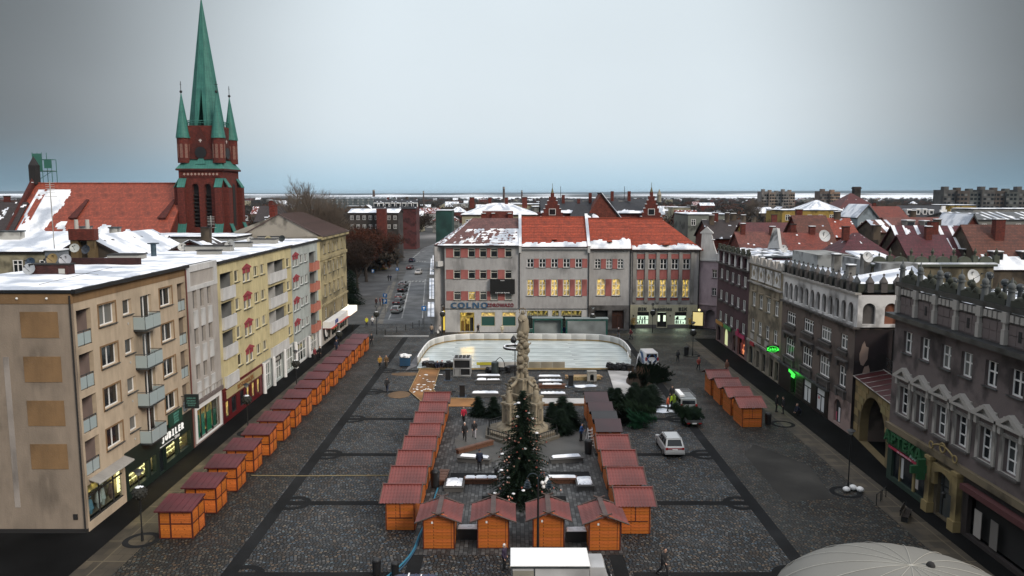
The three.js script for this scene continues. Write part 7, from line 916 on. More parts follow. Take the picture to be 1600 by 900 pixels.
// ---------------------------------------------------------------- monument
{
  const t = thing('monument','tall sandstone monument with a statue on a cloud wrapped column','monument',[1.05,0,-75.4]),st = mat([.43,.385,.30],'stone'),dkS = mat([.28,.25,.20],'stone'),oc = (r0,r1,h,y) => mscale(new THREE.CylinderGeometry(r1,r0,h,8),6 * r0,h).rotateY(Math.PI / 8).translate(0,y + h / 2,0);
  part('step',oc(4.0,4.0,.3,0),mat([.2,.19,.165],'stone'),t);part('step',oc(3.5,3.5,.25,.3),dkS,t);const bl = [];for (let i = 0;i < 8;i++) { const a = (i + .5) * Math.PI / 4,b = (i + 1.5) * Math.PI / 4,p = (q,y,r = 3.7) => [r * Math.sin(q),y,r * Math.cos(q)];bl.push(bar(p(a,.95),p(b,.95),.05,4),bar(p(a,.3),p(a,1.05),.08,5));for (let k = 1;k < 9;k++) { const A = p(a,0),Bq = p(b,0),x = lerp(A[0],Bq[0],k / 9),z = lerp(A[2],Bq[2],k / 9);bl.push(bar([x,.3,z],[x,.95,z],.02,4));} } part('railing',bl,C.iron,t);
  part('base',[mscale(new THREE.LatheGeometry([[2.6,.5],[2.6,.85],[2.3,.95],[1.95,1.35],[1.9,1.5],[1.75,1.55],[1.7,1.9],[0,1.9]].map((p) => new THREE.Vector2(...p)),24),12,2)],st,t);part('pedestal',[B(2.0,2.2,2.0,0,1.9,0,Math.PI / 4),B(2.3,.25,2.3,0,4.0,0,Math.PI / 4),B(1.5,1.5,1.5,0,4.2,0,Math.PI / 4),B(1.7,.22,1.7,0,5.6,0,Math.PI / 4)],st,t);
  for (let i = 0;i < 4;i++) { const a = i * Math.PI / 2 + Math.PI / 4,R = (g) => g.rotateY(a);part('buttress',[R(B(1.1,1.9,1.0,0,1.5,1.85)),R(B(1.3,.2,1.2,0,3.4,1.85))],st,t);part('volute',[R(new THREE.TorusGeometry(1.15,.17,6,16,Math.PI / 2).rotateZ(Math.PI).rotateY(-Math.PI / 2).translate(0,6.3,1.75))],st,t);part('relief_panel',R(B(.6,1.2,.06,0,1.8,2.37)),dkS,t);
    part('figure',[R(new THREE.LatheGeometry([[.34,0],[.38,.3],[.26,.75],[.3,1.05],[.12,1.25],[0,1.28]].map((p) => new THREE.Vector2(...p)),9).translate(0,3.6,1.85)),R(Sp(.15,.04,5.02,1.87,8)),R(bar([.2,4.6,1.9],[.46,4.9,2.0],.07,5)),R(bar([-.22,4.6,1.9],[-.34,4.2,2.05],.07,5))],st,t);}
  const cl = [Cy(.42,.33,4.6,0,5.8,0,14)],r = rng(14);for (let i = 0;i < 70;i++) { const f = i / 70,a = i * 2.4 + r() * 1.5,y = 6.2 + f * 4.1 + .25 * r(),q = .26 + .14 * r();cl.push(new THREE.SphereGeometry(.15 + .2 * r() * r() + .04,8,6).scale(1.1,.9 + .5 * r(),1.1).translate(q * Math.cos(a),y,q * Math.sin(a)));} part('column',cl,st,t);part('cherub_head',[Sp(.16,.5,9.2,.2,8),bar([.5,9.05,.2],[.85,9.35,.1],.07,5),Sp(.16,-.3,8.3,.5,8),Sp(.15,.35,7.3,.5,8)],st,t);
  const sg = new THREE.LatheGeometry([[.5,0],[.56,.25],[.46,.8],[.5,1.2],[.44,1.55],[.2,1.8],[.1,1.9],[0,1.92]].map((p) => new THREE.Vector2(...p)),28),sp = sg.attributes.position;for (let i = 0;i < sp.count;i++) { const x = sp.getX(i),y = sp.getY(i),z = sp.getZ(i),a = Math.atan2(z,x),k = 1 + .12 * Math.sin(a * 7 + y * 3) * (1.6 - y);sp.setXYZ(i,x * k * 1.05 + .12 * Math.sin(y * 2),y,z * k * .85);} sg.computeVertexNormals();part('statue',[sg.translate(0,10.35,0),Sp(.19,.02,12.38,.05,12,1.2),bar([.4,11.8,.15],[.05,11.6,.5],.11,6),bar([-.42,11.8,.1],[-.1,11.5,.48],.11,6)],st,t);const star = [];for (let i = 0;i < 9;i++) { const a = i / 9 * 6.283;star.push(Sp(.05,.34 * Math.cos(a),12.5 + .34 * Math.sin(a),.0,6));} part('star_crown',[star,new THREE.TorusGeometry(.32,.02,5,24).translate(0,12.5,0)],mat([.5,.3,.08],'metal'),t);
}
// ---------------------------------------------------------------- lamps, bins, benches and other street furniture
{
  const lamp = thing('street_lamp','x','street lamp',[0,0,0]);part('post',[Cy(.1,.08,.7,0,0,0,8),Cy(.05,.04,4.1,0,.7,0,8)],C.iron,lamp);part('lantern',[Cy(.12,.3,.32,0,4.75,0,12)],mat([.3,.31,.31],'glass'),lamp);part('hood',[Cy(.36,.05,.14,0,5.07,0,12)],C.iron,lamp);
  const bk = part('flower_basket',[Sp(.46,0,3.5,0,12),...[...Array(40)].map((_,i) => Sp(.09,.45 * Math.cos(i * 2.4) * Math.sqrt(1 - ((i / 20 - 1) ** 2)),3.5 + .45 * (i / 20 - 1),.45 * Math.sin(i * 2.4) * Math.sqrt(1 - ((i / 20 - 1) ** 2)),5))],mat([.02,.02,.016]),lamp);const cap = part('snow',new THREE.SphereGeometry(.4,10,4,0,6.3,0,.8).scale(1,.7,1).translate(0,3.72,0),C.snow,lamp);stuff(cap);
  [['street lamp with a round basket at the near end of the long kiosk row',-25.8,-51.1],['street lamp with a snow capped basket outside the restaurant front',-26.7,-75.4],['street lamp with a round basket beside the glazed shops',-26.4,-92],['street lamp with a round basket near the lit canopy',-25.6,-112],['street lamp before the cream shop',13.7,-128.6],['street lamp in front of the cream shop door',24.6,-132.6],['street lamp with a round basket by the pink corner house',27.1,-113.2],['street lamp at the street corner of the grey house',-12.0,-131.2],['street lamp by the bollards at the street mouth',-23.4,-131],['street lamp with white rubbish bags at its foot',27.4,-60.2]].forEach(([l,x,z],i) => { let o = lamp;if (!i) { lamp.position.set(x,0,z);meta(lamp,l,'street lamp','street lamps round the square');} else o = dup(lamp,[x,0,z],i,l,'street lamps round the square');if (i === 9) o.children.filter((c) => /basket|snow/.test(c.name)).forEach((c) => o.remove(c));});
  const d = thing('double_lamp','blue grey double armed lamp beside the decorated spruce','street lamp',[1.75,0,-49.3]),bl = mat([.05,.075,.095],'metal');part('post',[Cy(.1,.06,4.8,0,0,0,8)],C.iron,d);part('arm',[-1,1].map((s) => new THREE.TorusGeometry(.36,.035,6,14,Math.PI).translate(s * .36,5.2,0)).concat([bar([0,4.7,0],[0,5.25,0],.05)]),bl,d);for (const s of [-1,1]) part('lantern',[Cy(.1,.1,.5,s * .72,4.6,0,10),...[0,1,2].map((k) => Cy(.2 + k * .04,.08,.1,s * .72,4.95 - k * .16,0,12)),Cy(.04,.14,.16,s * .72,4.42,0,10)],bl,d);
  const d2 = thing('hoop_lamp','dark lamp post with a snow dusted hoop behind the monument','street lamp',[.4,0,-100]);part('post',Cy(.08,.05,5.2,0,0,0,8),C.iron,d2);part('hoop',new THREE.TorusGeometry(1.45,.16,7,28).rotateX(Math.PI / 2).translate(0,3.9,0),C.black,d2);stuff(part('snow',new THREE.TorusGeometry(1.45,.1,5,28).rotateX(Math.PI / 2).translate(0,4.05,0),C.snow,d2));part('lantern',[Sp(.42,-.2,4.9,0,10),Cy(.3,.1,.3,-.2,5.2,0,10)],C.black,d2);part('brace',[bar([-1.45,3.9,0],[1.45,3.9,0],.03,4),bar([0,3.9,-1.45],[0,3.9,1.45],.03,4)],C.iron,d2);
  const bin = (l,x,z,s = 1) => { const t = thing('litter_bin',l,'litter bin',[x,0,z],0,'black litter bins');part('body',[Cy(.3,.34,1.0,0,.06,0,14),Cy(.36,.36,.08,0,1.06,0,14)],C.black,t);part('lid',Sp(.33,0,1.14,0,12,.5),C.iron,t);t.scale.setScalar(s);};
  [['black litter bin beside the first kiosk of the long row',-24.95,-53.6],['black litter bin between the left stalls and the timber seat',-6.35,-61.0,1.15],['litter bin by the short stall row',26.9,-78.4],['small bin by the seat left of the decorated spruce',-1.35,-63.6,.55],['black post bin at the bottom left of the front huts',-8.6,-46.3,.85],['second black post bin beside the blue hose',-7.4,-46.1,.75],['litter bin by the lamp at the pink corner',26.2,-113.4,1.1],['black litter bin at the foot of the dark roofed stall',7.1,-69.2,1.1]].forEach((a) => bin(...a));
  const ld = thing('step_ladder','white step ladder leaning beside a dark roofed stall','ladder',[7.45,0,-71.2],.3);part('rail',[bar([-.3,0,.5],[-.22,1.9,0],.035,4),bar([.3,0,.5],[.22,1.9,0],.035,4),bar([-.3,0,-.5],[-.22,1.9,0],.03,4),bar([.3,0,-.5],[.22,1.9,0],.03,4)],C.white,ld);for (let i = 0;i < 6;i++) part('tread',B(.5,.04,.12,0,.25 + i * .28,.43 - i * .075),C.white,ld);
  for (const [l,x,z] of [['white rubbish bag at the foot of the lamp on the right',27.2,-60.0],['white rubbish bag beside the right hand lamp',27.9,-60.4],['third white rubbish bag by the right hand lamp',28.3,-60.0]]) { const q = Sp(.3,0,.2,0,10,.75),p = q.attributes.position;for (let i = 0;i < p.count;i++) { const k = 1 + .25 * (vn(p.getX(i) * 6 + 9,p.getZ(i) * 6 + p.getY(i) * 5 + 9,99,x * 10 | 0) - .5);p.setXYZ(i,p.getX(i) * k,p.getY(i),p.getZ(i) * k);} q.computeVertexNormals();one('rubbish_bag',l,'bag',q,C.white,'white rubbish bags').position.set(x,.02,z);}
  const rk = thing('bicycle_rack','low iron hoop rack near the right hand lamp','rack',[28.4,0,-57.4],.8);for (let i = 0;i < 2;i++) part('hoop',[bar([i * 1.2,0,0],[i * 1.2,.85,0],.035,5),bar([i * 1.2,.85,0],[i * 1.2 + .9,.85,0],.035,5),bar([i * 1.2 + .9,0,0],[i * 1.2 + .9,.85,0],.035,5)],C.iron,rk);const bn = thing('park_bench','dark slatted bench beyond the iron hoop rack','bench',[29.4,0,-54.8],.95);for (let i = 0;i < 4;i++) part('slat',B(1.9,.05,.1,0,.42,-.18 + i * .125),mat([.03,.022,.018],'wood'),bn);for (let i = 0;i < 3;i++) part('slat',B(1.9,.1,.04,0,.55 + i * .14,-.26 - i * .03),mat([.03,.022,.018],'wood'),bn);for (const x of [-.8,.8]) part('leg',[B(.06,.42,.45,x,0,0),B(.06,.5,.06,x,.42,-.3)],C.iron,bn);
  for (let i = 0;i < 7;i++) { const [x,z] = [[-21.76,-129.93],[-20.19,-132.7],[-18.93,-134.94],[-17.97,-137.25],[-17.1,-139.65],[-16.64,-141.76],[-28.15,-134.29]][i];one('bollard',`${ORD[i]} black bollard ${i < 6 ? 'from the left along the kerb at the street mouth' : 'near the lamp by the lit canopy'}`,'bollard',[Cy(.06,.06,.95,0,0,0,8),Sp(.08,0,.97,0,8)],C.iron,'bollards at the street mouth').position.set(x,0,z);}
  const sign = (l,x,z,h,list) => { const t = thing('road_sign',l,'road sign',[x,0,z]);part('post',bar([0,-.05,0],[0,h,0],.045,6),C.zinc,t);list.forEach(([y,w,hh,s]) => { const p = part('plate',B(w,hh,.04,0,y,.06),mat([.02,.13,.36],'plain',{ roughness: .3 }),t);if (s === 'P') part('letter',text('P',hh * .7,.01).translate(0,y + hh / 2,.085),C.white,p);else if (s) part('arrow',[B(.1,hh * .5,.01,0,y + hh * .2,.085),new THREE.CylinderGeometry(.24,.24,.012,3).rotateX(Math.PI / 2).translate(0,y + hh * .62,.085)],C.white,p);});};
  sign('blue one-way arrow sign at the street mouth',-15.06,-129.93,5.2,[[4.3,.8,.8,'a']]);sign('two blue parking signs by the first parked car',-25.88,-155.06,4.2,[[3.2,.8,.8,'a'],[1.9,.85,1.0,'P']]);sign('small blue sign where the street meets the car park',-32.54,-216.83,3.4,[[2.6,.8,.8,'a']]);sign('blue sign beside the yellow car',-39.15,-215.19,3.2,[[2.2,.7,.9,'P']]);
  const pole = thing('sign_post','brown and yellow lit post at the corner of the grey house','sign post',[-11.9,0,-131.9]);part('post',B(.4,4.6,.3,0,0,0),mat([.05,.03,.015]),pole);part('lit_panel',B(.3,3.4,.04,.1,.6,.17),mat([.4,.3,.05],'plain',{ emit: [.35,.25,.03] }),pole);
  for (const [l,x,w,h] of [['green framed stand with a pale panel behind the column statue',6.0,5.0,3.3],['green framed stand with a closed grey panel right of the column statue',12.6,7.0,3.2]]) { const t = thing('sales_stand',l,'stand',[x,0,-128.4],0,'green framed stands'),gm = mat([.03,.16,.13],'paint');part('frame',[B(w,.3,1.4,0,h - .3,0),B(.25,h - .3,1.4,-w / 2 + .12,0,0),B(.25,h - .3,1.4,w / 2 - .12,0,0),B(w,.3,1.4,0,0,0),B(w,h - .2,.1,0,.1,-.6)],gm,t);part('panel',B(w - .5,h - .6,.1,0,.3,x > 9 ? .6 : .0),mat([.36,.40,.40],'grime'),t);part('roof',B(w + .3,.1,1.7,0,h,0),mat([.2,.24,.24]),t);}
  { const t = thing('green_roof_kiosk','dark kiosk with a snow edged green roof behind the corner tenement','kiosk',[-30.32,-158.55],.12);part('wall',B(7,4.2,6,0,0,-3),C.dark,t);part('roof',B(7.6,.5,6.6,0,4.2,-3),mat([.05,.11,.03]),t);stuff(part('snow',B(7.6,.12,6.6,0,4.7,-3),C.snow,t));part('canopy',[B(9.5,.15,3,-1.2,2.6,1.6)],C.dark,t);stuff(part('snow',B(9.4,.14,2.9,-1.2,2.76,1.6),C.snow,t));const t2 = thing('snowy_hedge','dark clipped hedge topped with snow behind the lit canopy','hedge',[-28.86,-146.19],.1),g = [],r = rng(2);for (let i = 0;i < 700;i++) g.push(new THREE.PlaneGeometry(.3,.2).rotateX(r() * 3).rotateY(r() * 6).translate((r() - .5) * 5.2,r() * 1.5,(r() - .5) * 5));part('foliage',[B(5,1.2,4.8,0,0,0),...g],needle,t2);stuff(part('snow',[snowOn([-2.5,1.35,2.4],[2.5,1.35,2.4],[2.5,1.35,-2.4],[-2.5,1.35,-2.4],snowPatchy(.55,8,6),.2,.2)],C.snow,t2));}
  const tube = (n,l,c,pts,rad,m) => one(n,l,c,new THREE.TubeGeometry(new THREE.CatmullRomCurve3(pts.map((p) => new V3(...p))),60,rad,6),m);tube('hose','blue hose running from the bottom of the square between the front huts','hose',[[-8.2,.06,-45.3],[-7.4,.06,-47],[-6.75,.06,-49.2],[-6.55,.06,-52],[-6.3,.06,-55],[-6.2,.06,-58],[-6.1,.06,-60.6]],.07,mat([.02,.14,.22]));tube('hose','second darker hose beside the blue one','hose',[[-7.9,.05,-45.3],[-7.1,.05,-47.2],[-6.6,.05,-49.5],[-6.45,.05,-52],[-6.2,.05,-56]],.05,mat([.015,.06,.11]));tube('cable','pale cable lying across the setts to the left stall row','cable',[[-22.4,.03,-63.6],[-18,.03,-63.5],[-14,.03,-63.6],[-9.2,.03,-63.6]],.035,mat([.25,.2,.1]));
}
{ // big fabric dome at the bottom corner
  const t = thing('fabric_dome','large pale fabric dome with a dark finial at the bottom right corner','tent',[20.6,0,-37.6]),g = new THREE.SphereGeometry(7.2,48,14,0,Math.PI * 2,0,1.15).scale(1,.55,1),p = g.attributes.position;for (let i = 0;i < p.count;i++) { const a = Math.atan2(p.getZ(i),p.getX(i)),k = 1 - .02 * Math.pow(Math.abs(Math.cos(a * 8)),6);p.setXYZ(i,p.getX(i) * k,p.getY(i) + 1.05,p.getZ(i) * k);} g.computeVertexNormals();
  part('canopy',g,mat([.46,.45,.40],'grime',{ side: THREE.DoubleSide,roughness: .8 }),t);part('finial',[Sp(.22,1.0,5.0,0,10),Cy(.1,.1,.3,1.0,4.8,0,8)],C.dark,t);part('pole',Cy(.1,.1,4.9,0,0,0,8),C.iron,t);part('valance',new THREE.CylinderGeometry(6.58,6.58,.4,48,1,true).translate(0,2.5,0),mat([.42,.41,.37],'plain',{ side: THREE.DoubleSide }),t);
  for (let i = 0;i < 16;i++) { const a = i / 16 * 6.283,pts = [];for (let k = 0;k <= 8;k++) { const f = k / 8 * 1.15;pts.push(new V3(7.21 * Math.sin(f) * Math.cos(a),7.2 * .552 * Math.cos(f) + 1.055,7.21 * Math.sin(f) * Math.sin(a)));} part('seam',new THREE.TubeGeometry(new THREE.CatmullRomCurve3(pts),12,.014,4),mat([.42,.41,.365]),t);} part('print',[new THREE.TorusGeometry(.55,.02,4,30),new THREE.TorusGeometry(.42,.012,4,30),new THREE.TorusGeometry(.2,.03,4,12,4)].map((g) => g.rotateX(-Math.PI / 2).rotateX(.62).rotateY(-.9).translate(-4.05,3.62,3.15)),mat([.12,.12,.11]),t);
  for (let i = 0;i < 6;i++) part('leg',Cy(.07,.07,2.4,6.5 * Math.cos(i * 1.047),0,6.5 * Math.sin(i * 1.047),8),C.iron,t);
}

// ---------------------------------------------------------------- vehicles (front towards -z)
const tyreM = mat([.012,.012,.012],'plain',{ roughness: .8 }),rimM = mat([.35,.36,.37],'metal'),carGlass = mat([.01,.012,.014],'glass'),tailM = mat([.25,.012,.012],'plain',{ roughness: .25 }),headM = mat([.6,.62,.62],'plain',{ roughness: .15 });
const paints = {};const paint = (c) => paints[c] || (paints[c] = new THREE.MeshPhysicalMaterial({ color: new THREE.Color().setRGB(...c),roughness: .35,metalness: .25,clearcoat: .6,clearcoatRoughness: .1 }));
function frustum(b,t,y0,y1) {                         // b, t: [x half width, z front, z rear]
  const P = [[-b[0],y0,b[2]],[b[0],y0,b[2]],[b[0],y0,b[1]],[-b[0],y0,b[1]]],Q = [[-t[0],y1,t[2]],[t[0],y1,t[2]],[t[0],y1,t[1]],[-t[0],y1,t[1]]];
  return { faces: [0,1,2,3].map((i) => [P[i],P[(i + 1) % 4],Q[(i + 1) % 4],Q[i]]),P,Q };
}
function vehicle(name,label,cat,o) {
  const { L,W,H,belt = .98,hood = 1.15,hoodY = .92,rake = .85,rearRake = .28,taper = .2,colour,van = false,trunk = 0,rails = false,group } = o,m = paint(colour),t = thing(name,label,cat,[0,0,0],0,group),a = -L / 2,b = L / 2;  // a rear, b front along s
  const prof = [[a,.32],[a - .02,.6],[a + .05,belt - .08],[a + .12,belt],...(trunk ? [] : []),[b - hood,belt],[b - .3,hoodY - .1],[b - .04,.66],[b,.45],[b - .05,.26],[a + .1,.26]];
  const body = poly(prof,null,W,.07).translate(0,0,W / 2).rotateY(Math.PI / 2);part('body',[body],m,t);
  const w0 = W / 2 - .06,w1 = W / 2 - taper,zr = L / 2 - .08 - trunk,zf = -(b - hood + .05),f = frustum([w0,zf,zr],[w1,zf + rake,zr - rearRake],belt - .01,H - .06);
  if (van) part('body',quads(f.faces),m,t);else part('cabin',quads(f.faces),m,t);
  part('roof',slab([f.Q[0],f.Q[1],f.Q[2],f.Q[3]].map(([x,y,z]) => [x,y + .05,z]),.07),m,t);
  const lerpP = (p,q,k) => p.map((v,i) => v + (q[i] - v) * k),pane = (F,u0,u1,v0,v1,out = .012) => { const c = (u,v) => lerpP(lerpP(F[0],F[1],u),lerpP(F[3],F[2],u),v),P4 = [c(u0,v0),c(u1,v0),c(u1,v1),c(u0,v1)],n = new V3(...P4[1]).sub(new V3(...P4[0])).cross(new V3(...P4[3]).sub(new V3(...P4[0]))).normalize().multiplyScalar(out);return slab(P4.map((p) => [p[0] + n.x,p[1] + n.y,p[2] + n.z]),.01);};
  const [R,Sd,Fr,Sl] = f.faces;part('rear_window',pane(R,.09,.91,van ? .42 : .12,.9),carGlass,t);part('windscreen',pane(Fr,.06,.94,.06,.94),carGlass,t);
  for (const [F,mir] of [[Sd,0],[Sl,1]]) { const sp = van === 2 ? [[.74,.93]] : [[.06,.34],[.37,.63],[.66,.9]];for (const [u,v] of sp) part('side_window',pane(F,mir ? 1 - v : u,mir ? 1 - u : v,van ? .35 : .1,.9),carGlass,t);}
  const r = .32,arch = [],wz = [-(b - .82),-(a + .78)];for (const z of wz) for (const x of [-1,1]) { const w = part('tyre',Cy(r,r,.22,0,-.11,0,18).rotateZ(Math.PI / 2).translate(x * (W / 2 - .1),r,z),tyreM,t);part('rim',[Cy(r * .62,r * .62,.03,0,0,0,14).rotateZ(Math.PI / 2).translate(x * (W / 2 + .02),r,z)],rimM,w);}
  for (const x of [-1,1]) { part('tail_lamp',B(.22,van ? .5 : .2,.05,x * (W / 2 - .16),belt - (van ? .1 : .24),L / 2 + .0),tailM,t);part('headlight',B(.34,.16,.08,x * (W / 2 - .24),.62,-L / 2 + .02),headM,t);part('mirror',B(.18,.13,.1,x * (W / 2 + .08),belt + .02,zf + .35),m,t);}
  part('bumper',[B(W - .02,.2,.14,0,.36,L / 2 + .01)],m,t);part('number_plate',B(.5,.12,.02,0,.72,L / 2 + .035),C.white,t);part('underbody',B(W - .2,.16,L - .5,0,.16,0),C.dark,t);if (!van) part('light_strip',B(W - .5,.12,.03,0,.8,L / 2 + .0),tailM,t);
  if (rails) part('roof_rail',[-1,1].map((x) => bar([x * (w1 - .05),H + .07,zf + rake + .3],[x * (w1 - .05),H + .07,zr - rearRake - .2],.025,5)),C.iron,t);
  return t;
}
const setAt = (o,x,z,turn = 0,y = 0) => { o.position.set(x,y,z);o.rotation.y = turn;return o;};
setAt(vehicle('minivan','silver minivan standing alone on the right half of the square','car',{ L: 4.6,W: 1.82,H: 1.72,belt: 1.0,hood: 1.2,rake: 1.0,rearRake: .35,colour: [.42,.43,.43],rails: true }),14.9,-70.4,.02);
{ const v = setAt(vehicle('van','silver van with ladder rack and an open side, trailer behind it','van',{ L: 4.9,W: 1.92,H: 2.0,belt: 1.1,hood: .9,rake: .7,rearRake: .12,taper: .13,colour: [.30,.32,.32],van: 1 }),19.15,-83.4,.0),lr = [];for (const x of [-.2,.75]) lr.push(bar([x,2.25,-1.4],[x,2.3,2.3],.03,5));for (let i = 0;i < 10;i++) lr.push(bar([-.2,2.26,-1.3 + i * .38],[.75,2.26,-1.3 + i * .38],.02,4));for (const z of [-1,.4,1.8]) lr.push(bar([-.8,2.1,z],[.8,2.1,z],.03,4));part('roof_rack',lr,rimM,v);part('roof_box',B(.5,.2,2.6,-.55,2.06,.2),C.white,v);part('sliding_door',B(.05,1.3,1.3,-1.02,.5,-.1),mat([.2,.3,.03]),v);}
{ const t = thing('trailer','small grey flat trailer behind the silver van','trailer',[18.85,0,-78.6],.02);part('bed',[B(1.6,.12,2.7,0,.5,0)],C.zinc,t);part('side_board',[B(.06,.35,2.7,-.8,.55,0),B(.06,.35,2.7,.8,.55,0),B(1.6,.3,.06,0,.5,1.36)],mat([.26,.27,.27],'metal'),t);for (const x of [-.92,.92]) part('tyre',Cy(.28,.28,.18,0,-.09,0,14).rotateZ(Math.PI / 2).translate(x,.28,.1),tyreM,t);part('drawbar',bar([0,.45,-1.3],[0,.45,-2.2],.05),C.iron,t);for (const x of [-.6,.6]) part('tail_lamp',B(.3,.12,.04,x,.42,1.4),tailM,t);part('number_plate',B(.5,.12,.02,0,.42,1.41),C.white,t);spruce('spruce loaded on the trailer behind the silver van',18.8,-78.5,1,.95,1.2,[-.9,.2],needle2,.7);spruce('second spruce loaded on the trailer',19.2,-79.1,1,.8,3,[-1.1,0],needle,.7);}
{ const v = setAt(vehicle('van','white delivery van with dark blue angular stripes on its doors','van',{ L: 4.9,W: 1.95,H: 2.15,belt: 1.15,hood: .9,rake: .7,rearRake: .06,taper: .1,colour: [.66,.68,.70],van: 2 }),19.3,-107.2,.06),bl = mat([.02,.075,.19]),s = [];for (const k of [-1,1]) for (const d of [0,.28]) s.push(bar([k * (.1 + d),.75,2.5],[k * (.72 - d * .2),1.35 - d * .2,2.5],.05,4),bar([k * (.72 - d * .2),1.35 - d * .2,2.5],[k * .25,1.95 - d * .4,2.46],.05,4));part('stripe',s,bl,v);part('side_stripe',[-1,1].flatMap((k) => [bar([k * .99,.6,1.9],[k * .95,1.9,.4],.06,4),bar([k * .99,.6,1.2],[k * .95,1.9,-.3],.06,4)]),bl,v);}
{ // white box truck seen from above at the bottom edge
  const t = setAt(thing('box_truck','white box truck at the bottom edge of the picture','truck'),2.2,-42.95,-Math.PI / 2),w = mat([.74,.74,.74],'grime',{ roughness: .4 });part('box',[B(2.25,2.0,4.5,0,.78,0)],w,t);part('roof',poly([[-1.14,-2.3],[1.14,-2.3],[1.14,2.3],[-1.14,2.3]],null,.08,.03).rotateX(-Math.PI / 2).translate(0,2.87,0),C.white,t);for (const x of [-1.14,1.14]) part('edge_rail',[B(.05,.1,4.5,x,2.7,0),B(.04,2.0,.06,x,.78,2.2),B(.04,2.0,.06,x,.78,.9)],C.zinc,t);part('side_panel',[B(.03,1.7,1.2,1.135,.85,1.55)],mat([.42,.4,.33],'grime'),t);
  const f = frustum([1.0,-3.75,-2.3],[.86,-3.15,-2.3],1.15,2.62);part('cab',[quads([...f.faces,f.Q]),B(2.0,.9,1.5,0,.35,-3.05)],w,t);part('windscreen',slab([[.85,1.4,-3.72],[-.85,1.4,-3.72],[-.76,2.35,-3.31],[.76,2.35,-3.31]],.02),carGlass,t);for (const x of [-1,1]) for (const z of [-2.9,1.2]) part('tyre',Cy(.38,.38,.25,0,-.12,0,16).rotateZ(Math.PI / 2).translate(x * .92,.38,z),tyreM,t);part('chassis',B(1.2,.3,5,0,.45,-.2),C.dark,t);
}
{ // covered navy machine
  const t = thing('covered_machine','dark navy ribbed cover over a machine at the bottom edge','machine',[-5.75,0,-43.4]),nv = mat([.012,.022,.055],'plain',{ roughness: .35 });part('cover',[new THREE.CapsuleGeometry(.62,1.9,6,18).rotateZ(Math.PI / 2).translate(0,.85,0),B(2.7,.5,1.1,0,.2,0)],nv,t);part('rib',[-.75,0,.75].map((x) => new THREE.TorusGeometry(.62,.05,6,20).rotateY(Math.PI / 2).translate(x,.85,0)),mat([.02,.035,.08],'plain',{ roughness: .3 }),t);part('wheel',[-.9,.9].flatMap((x) => [Cy(.25,.25,.16,0,-.08,0,12).rotateX(Math.PI / 2).translate(x,.25,.55)]),tyreM,t);part('white_mark',[B(.09,.02,.5,-.4,1.49,.05),B(.07,.02,.3,.35,1.49,.1)],C.white,t);
  const y = thing('tool_heap','yellow tools and coils left of the navy cover','tools',[-8.0,0,-43.8]);part('coil',[new THREE.TorusGeometry(.35,.08,6,18).rotateX(1.4).translate(0,.2,0),new THREE.TorusGeometry(.28,.07,6,18).rotateX(1.2).translate(.5,.25,.1)],mat([.45,.33,.03]),y);part('case',B(.5,.35,.4,.95,0,0),C.dark,y);
}
{ // parked and moving cars of the street and the car park
  const hb = vehicle('parked_car','silver hatchback, nearest of the cars parked along the street','car',{ L: 4.1,W: 1.72,H: 1.46,belt: .9,hood: 1.1,rake: .9,rearRake: .5,colour: [.34,.35,.34],group: 'cars parked along the street' });setAt(hb,-23.59,-155.92,-.13);const base = paint([.34,.35,.34]);
  const cp = (l,x,z,turn,c,g) => setAt(recolor(dup(hb,[0,0,0],0,l,g),base,paint(c)),x,z,turn,-.025);
  [['dark blue car parked behind the silver hatchback',[-24.91,-167],[.025,.03,.04]],['grey car third in the parked line',[-25.81,-176.38],[.14,.15,.16]],['black car near the far end of the parked line',[-27.26,-189.99],[.012,.013,.015]],['pale car at the far end of the parked line',[-28.64,-201.46],[.3,.3,.3]]].forEach(([l,[x,z],c]) => cp(l,x,z,-.13,c));
  cp('dark car with red tail lamps driving away down the street',-33,-247.95,-.1,[.08,.03,.03],'cars driving on the street');cp('pale silver car driving towards the square',-28.47,-232.78,Math.PI - .08,[.4,.38,.36],'cars driving on the street');cp('dark blue car ahead of the one with red lamps',-35.92,-275.43,-.1,[.015,.03,.07],'cars driving on the street');
  cp('yellow car at the entrance of the car park',-42.21,-244.76,1.35,[.34,.25,.03],'cars in the car park');const cs = [[.4,.41,.42],[.03,.035,.045],[.16,.17,.18],[.02,.05,.09],[.5,.5,.5],[.15,.02,.02]],nm = ['pale silver','nearly black','mid grey','deep blue','white','dark red'];let k = 0;
  for (let row = 0;row < 4;row++) for (let i = 0;i < 6;i++) { const x = -47 - i * 2.7 - row * 2.6 + (i > 2 ? -.6 : 0),z = -186 - row * 11 - (i % 2) * .3;if (row === 0 && i === 0) continue;const c = (k * 5 + row) % 6;cp(`${nm[c]} car in the car park, ${ORD[i]} from the street, ${ORD[row]} row`,x,z,(i * 3 + row) % 2 ? .1 : Math.PI + .1,cs[c],'cars in the car park');k++;}
}

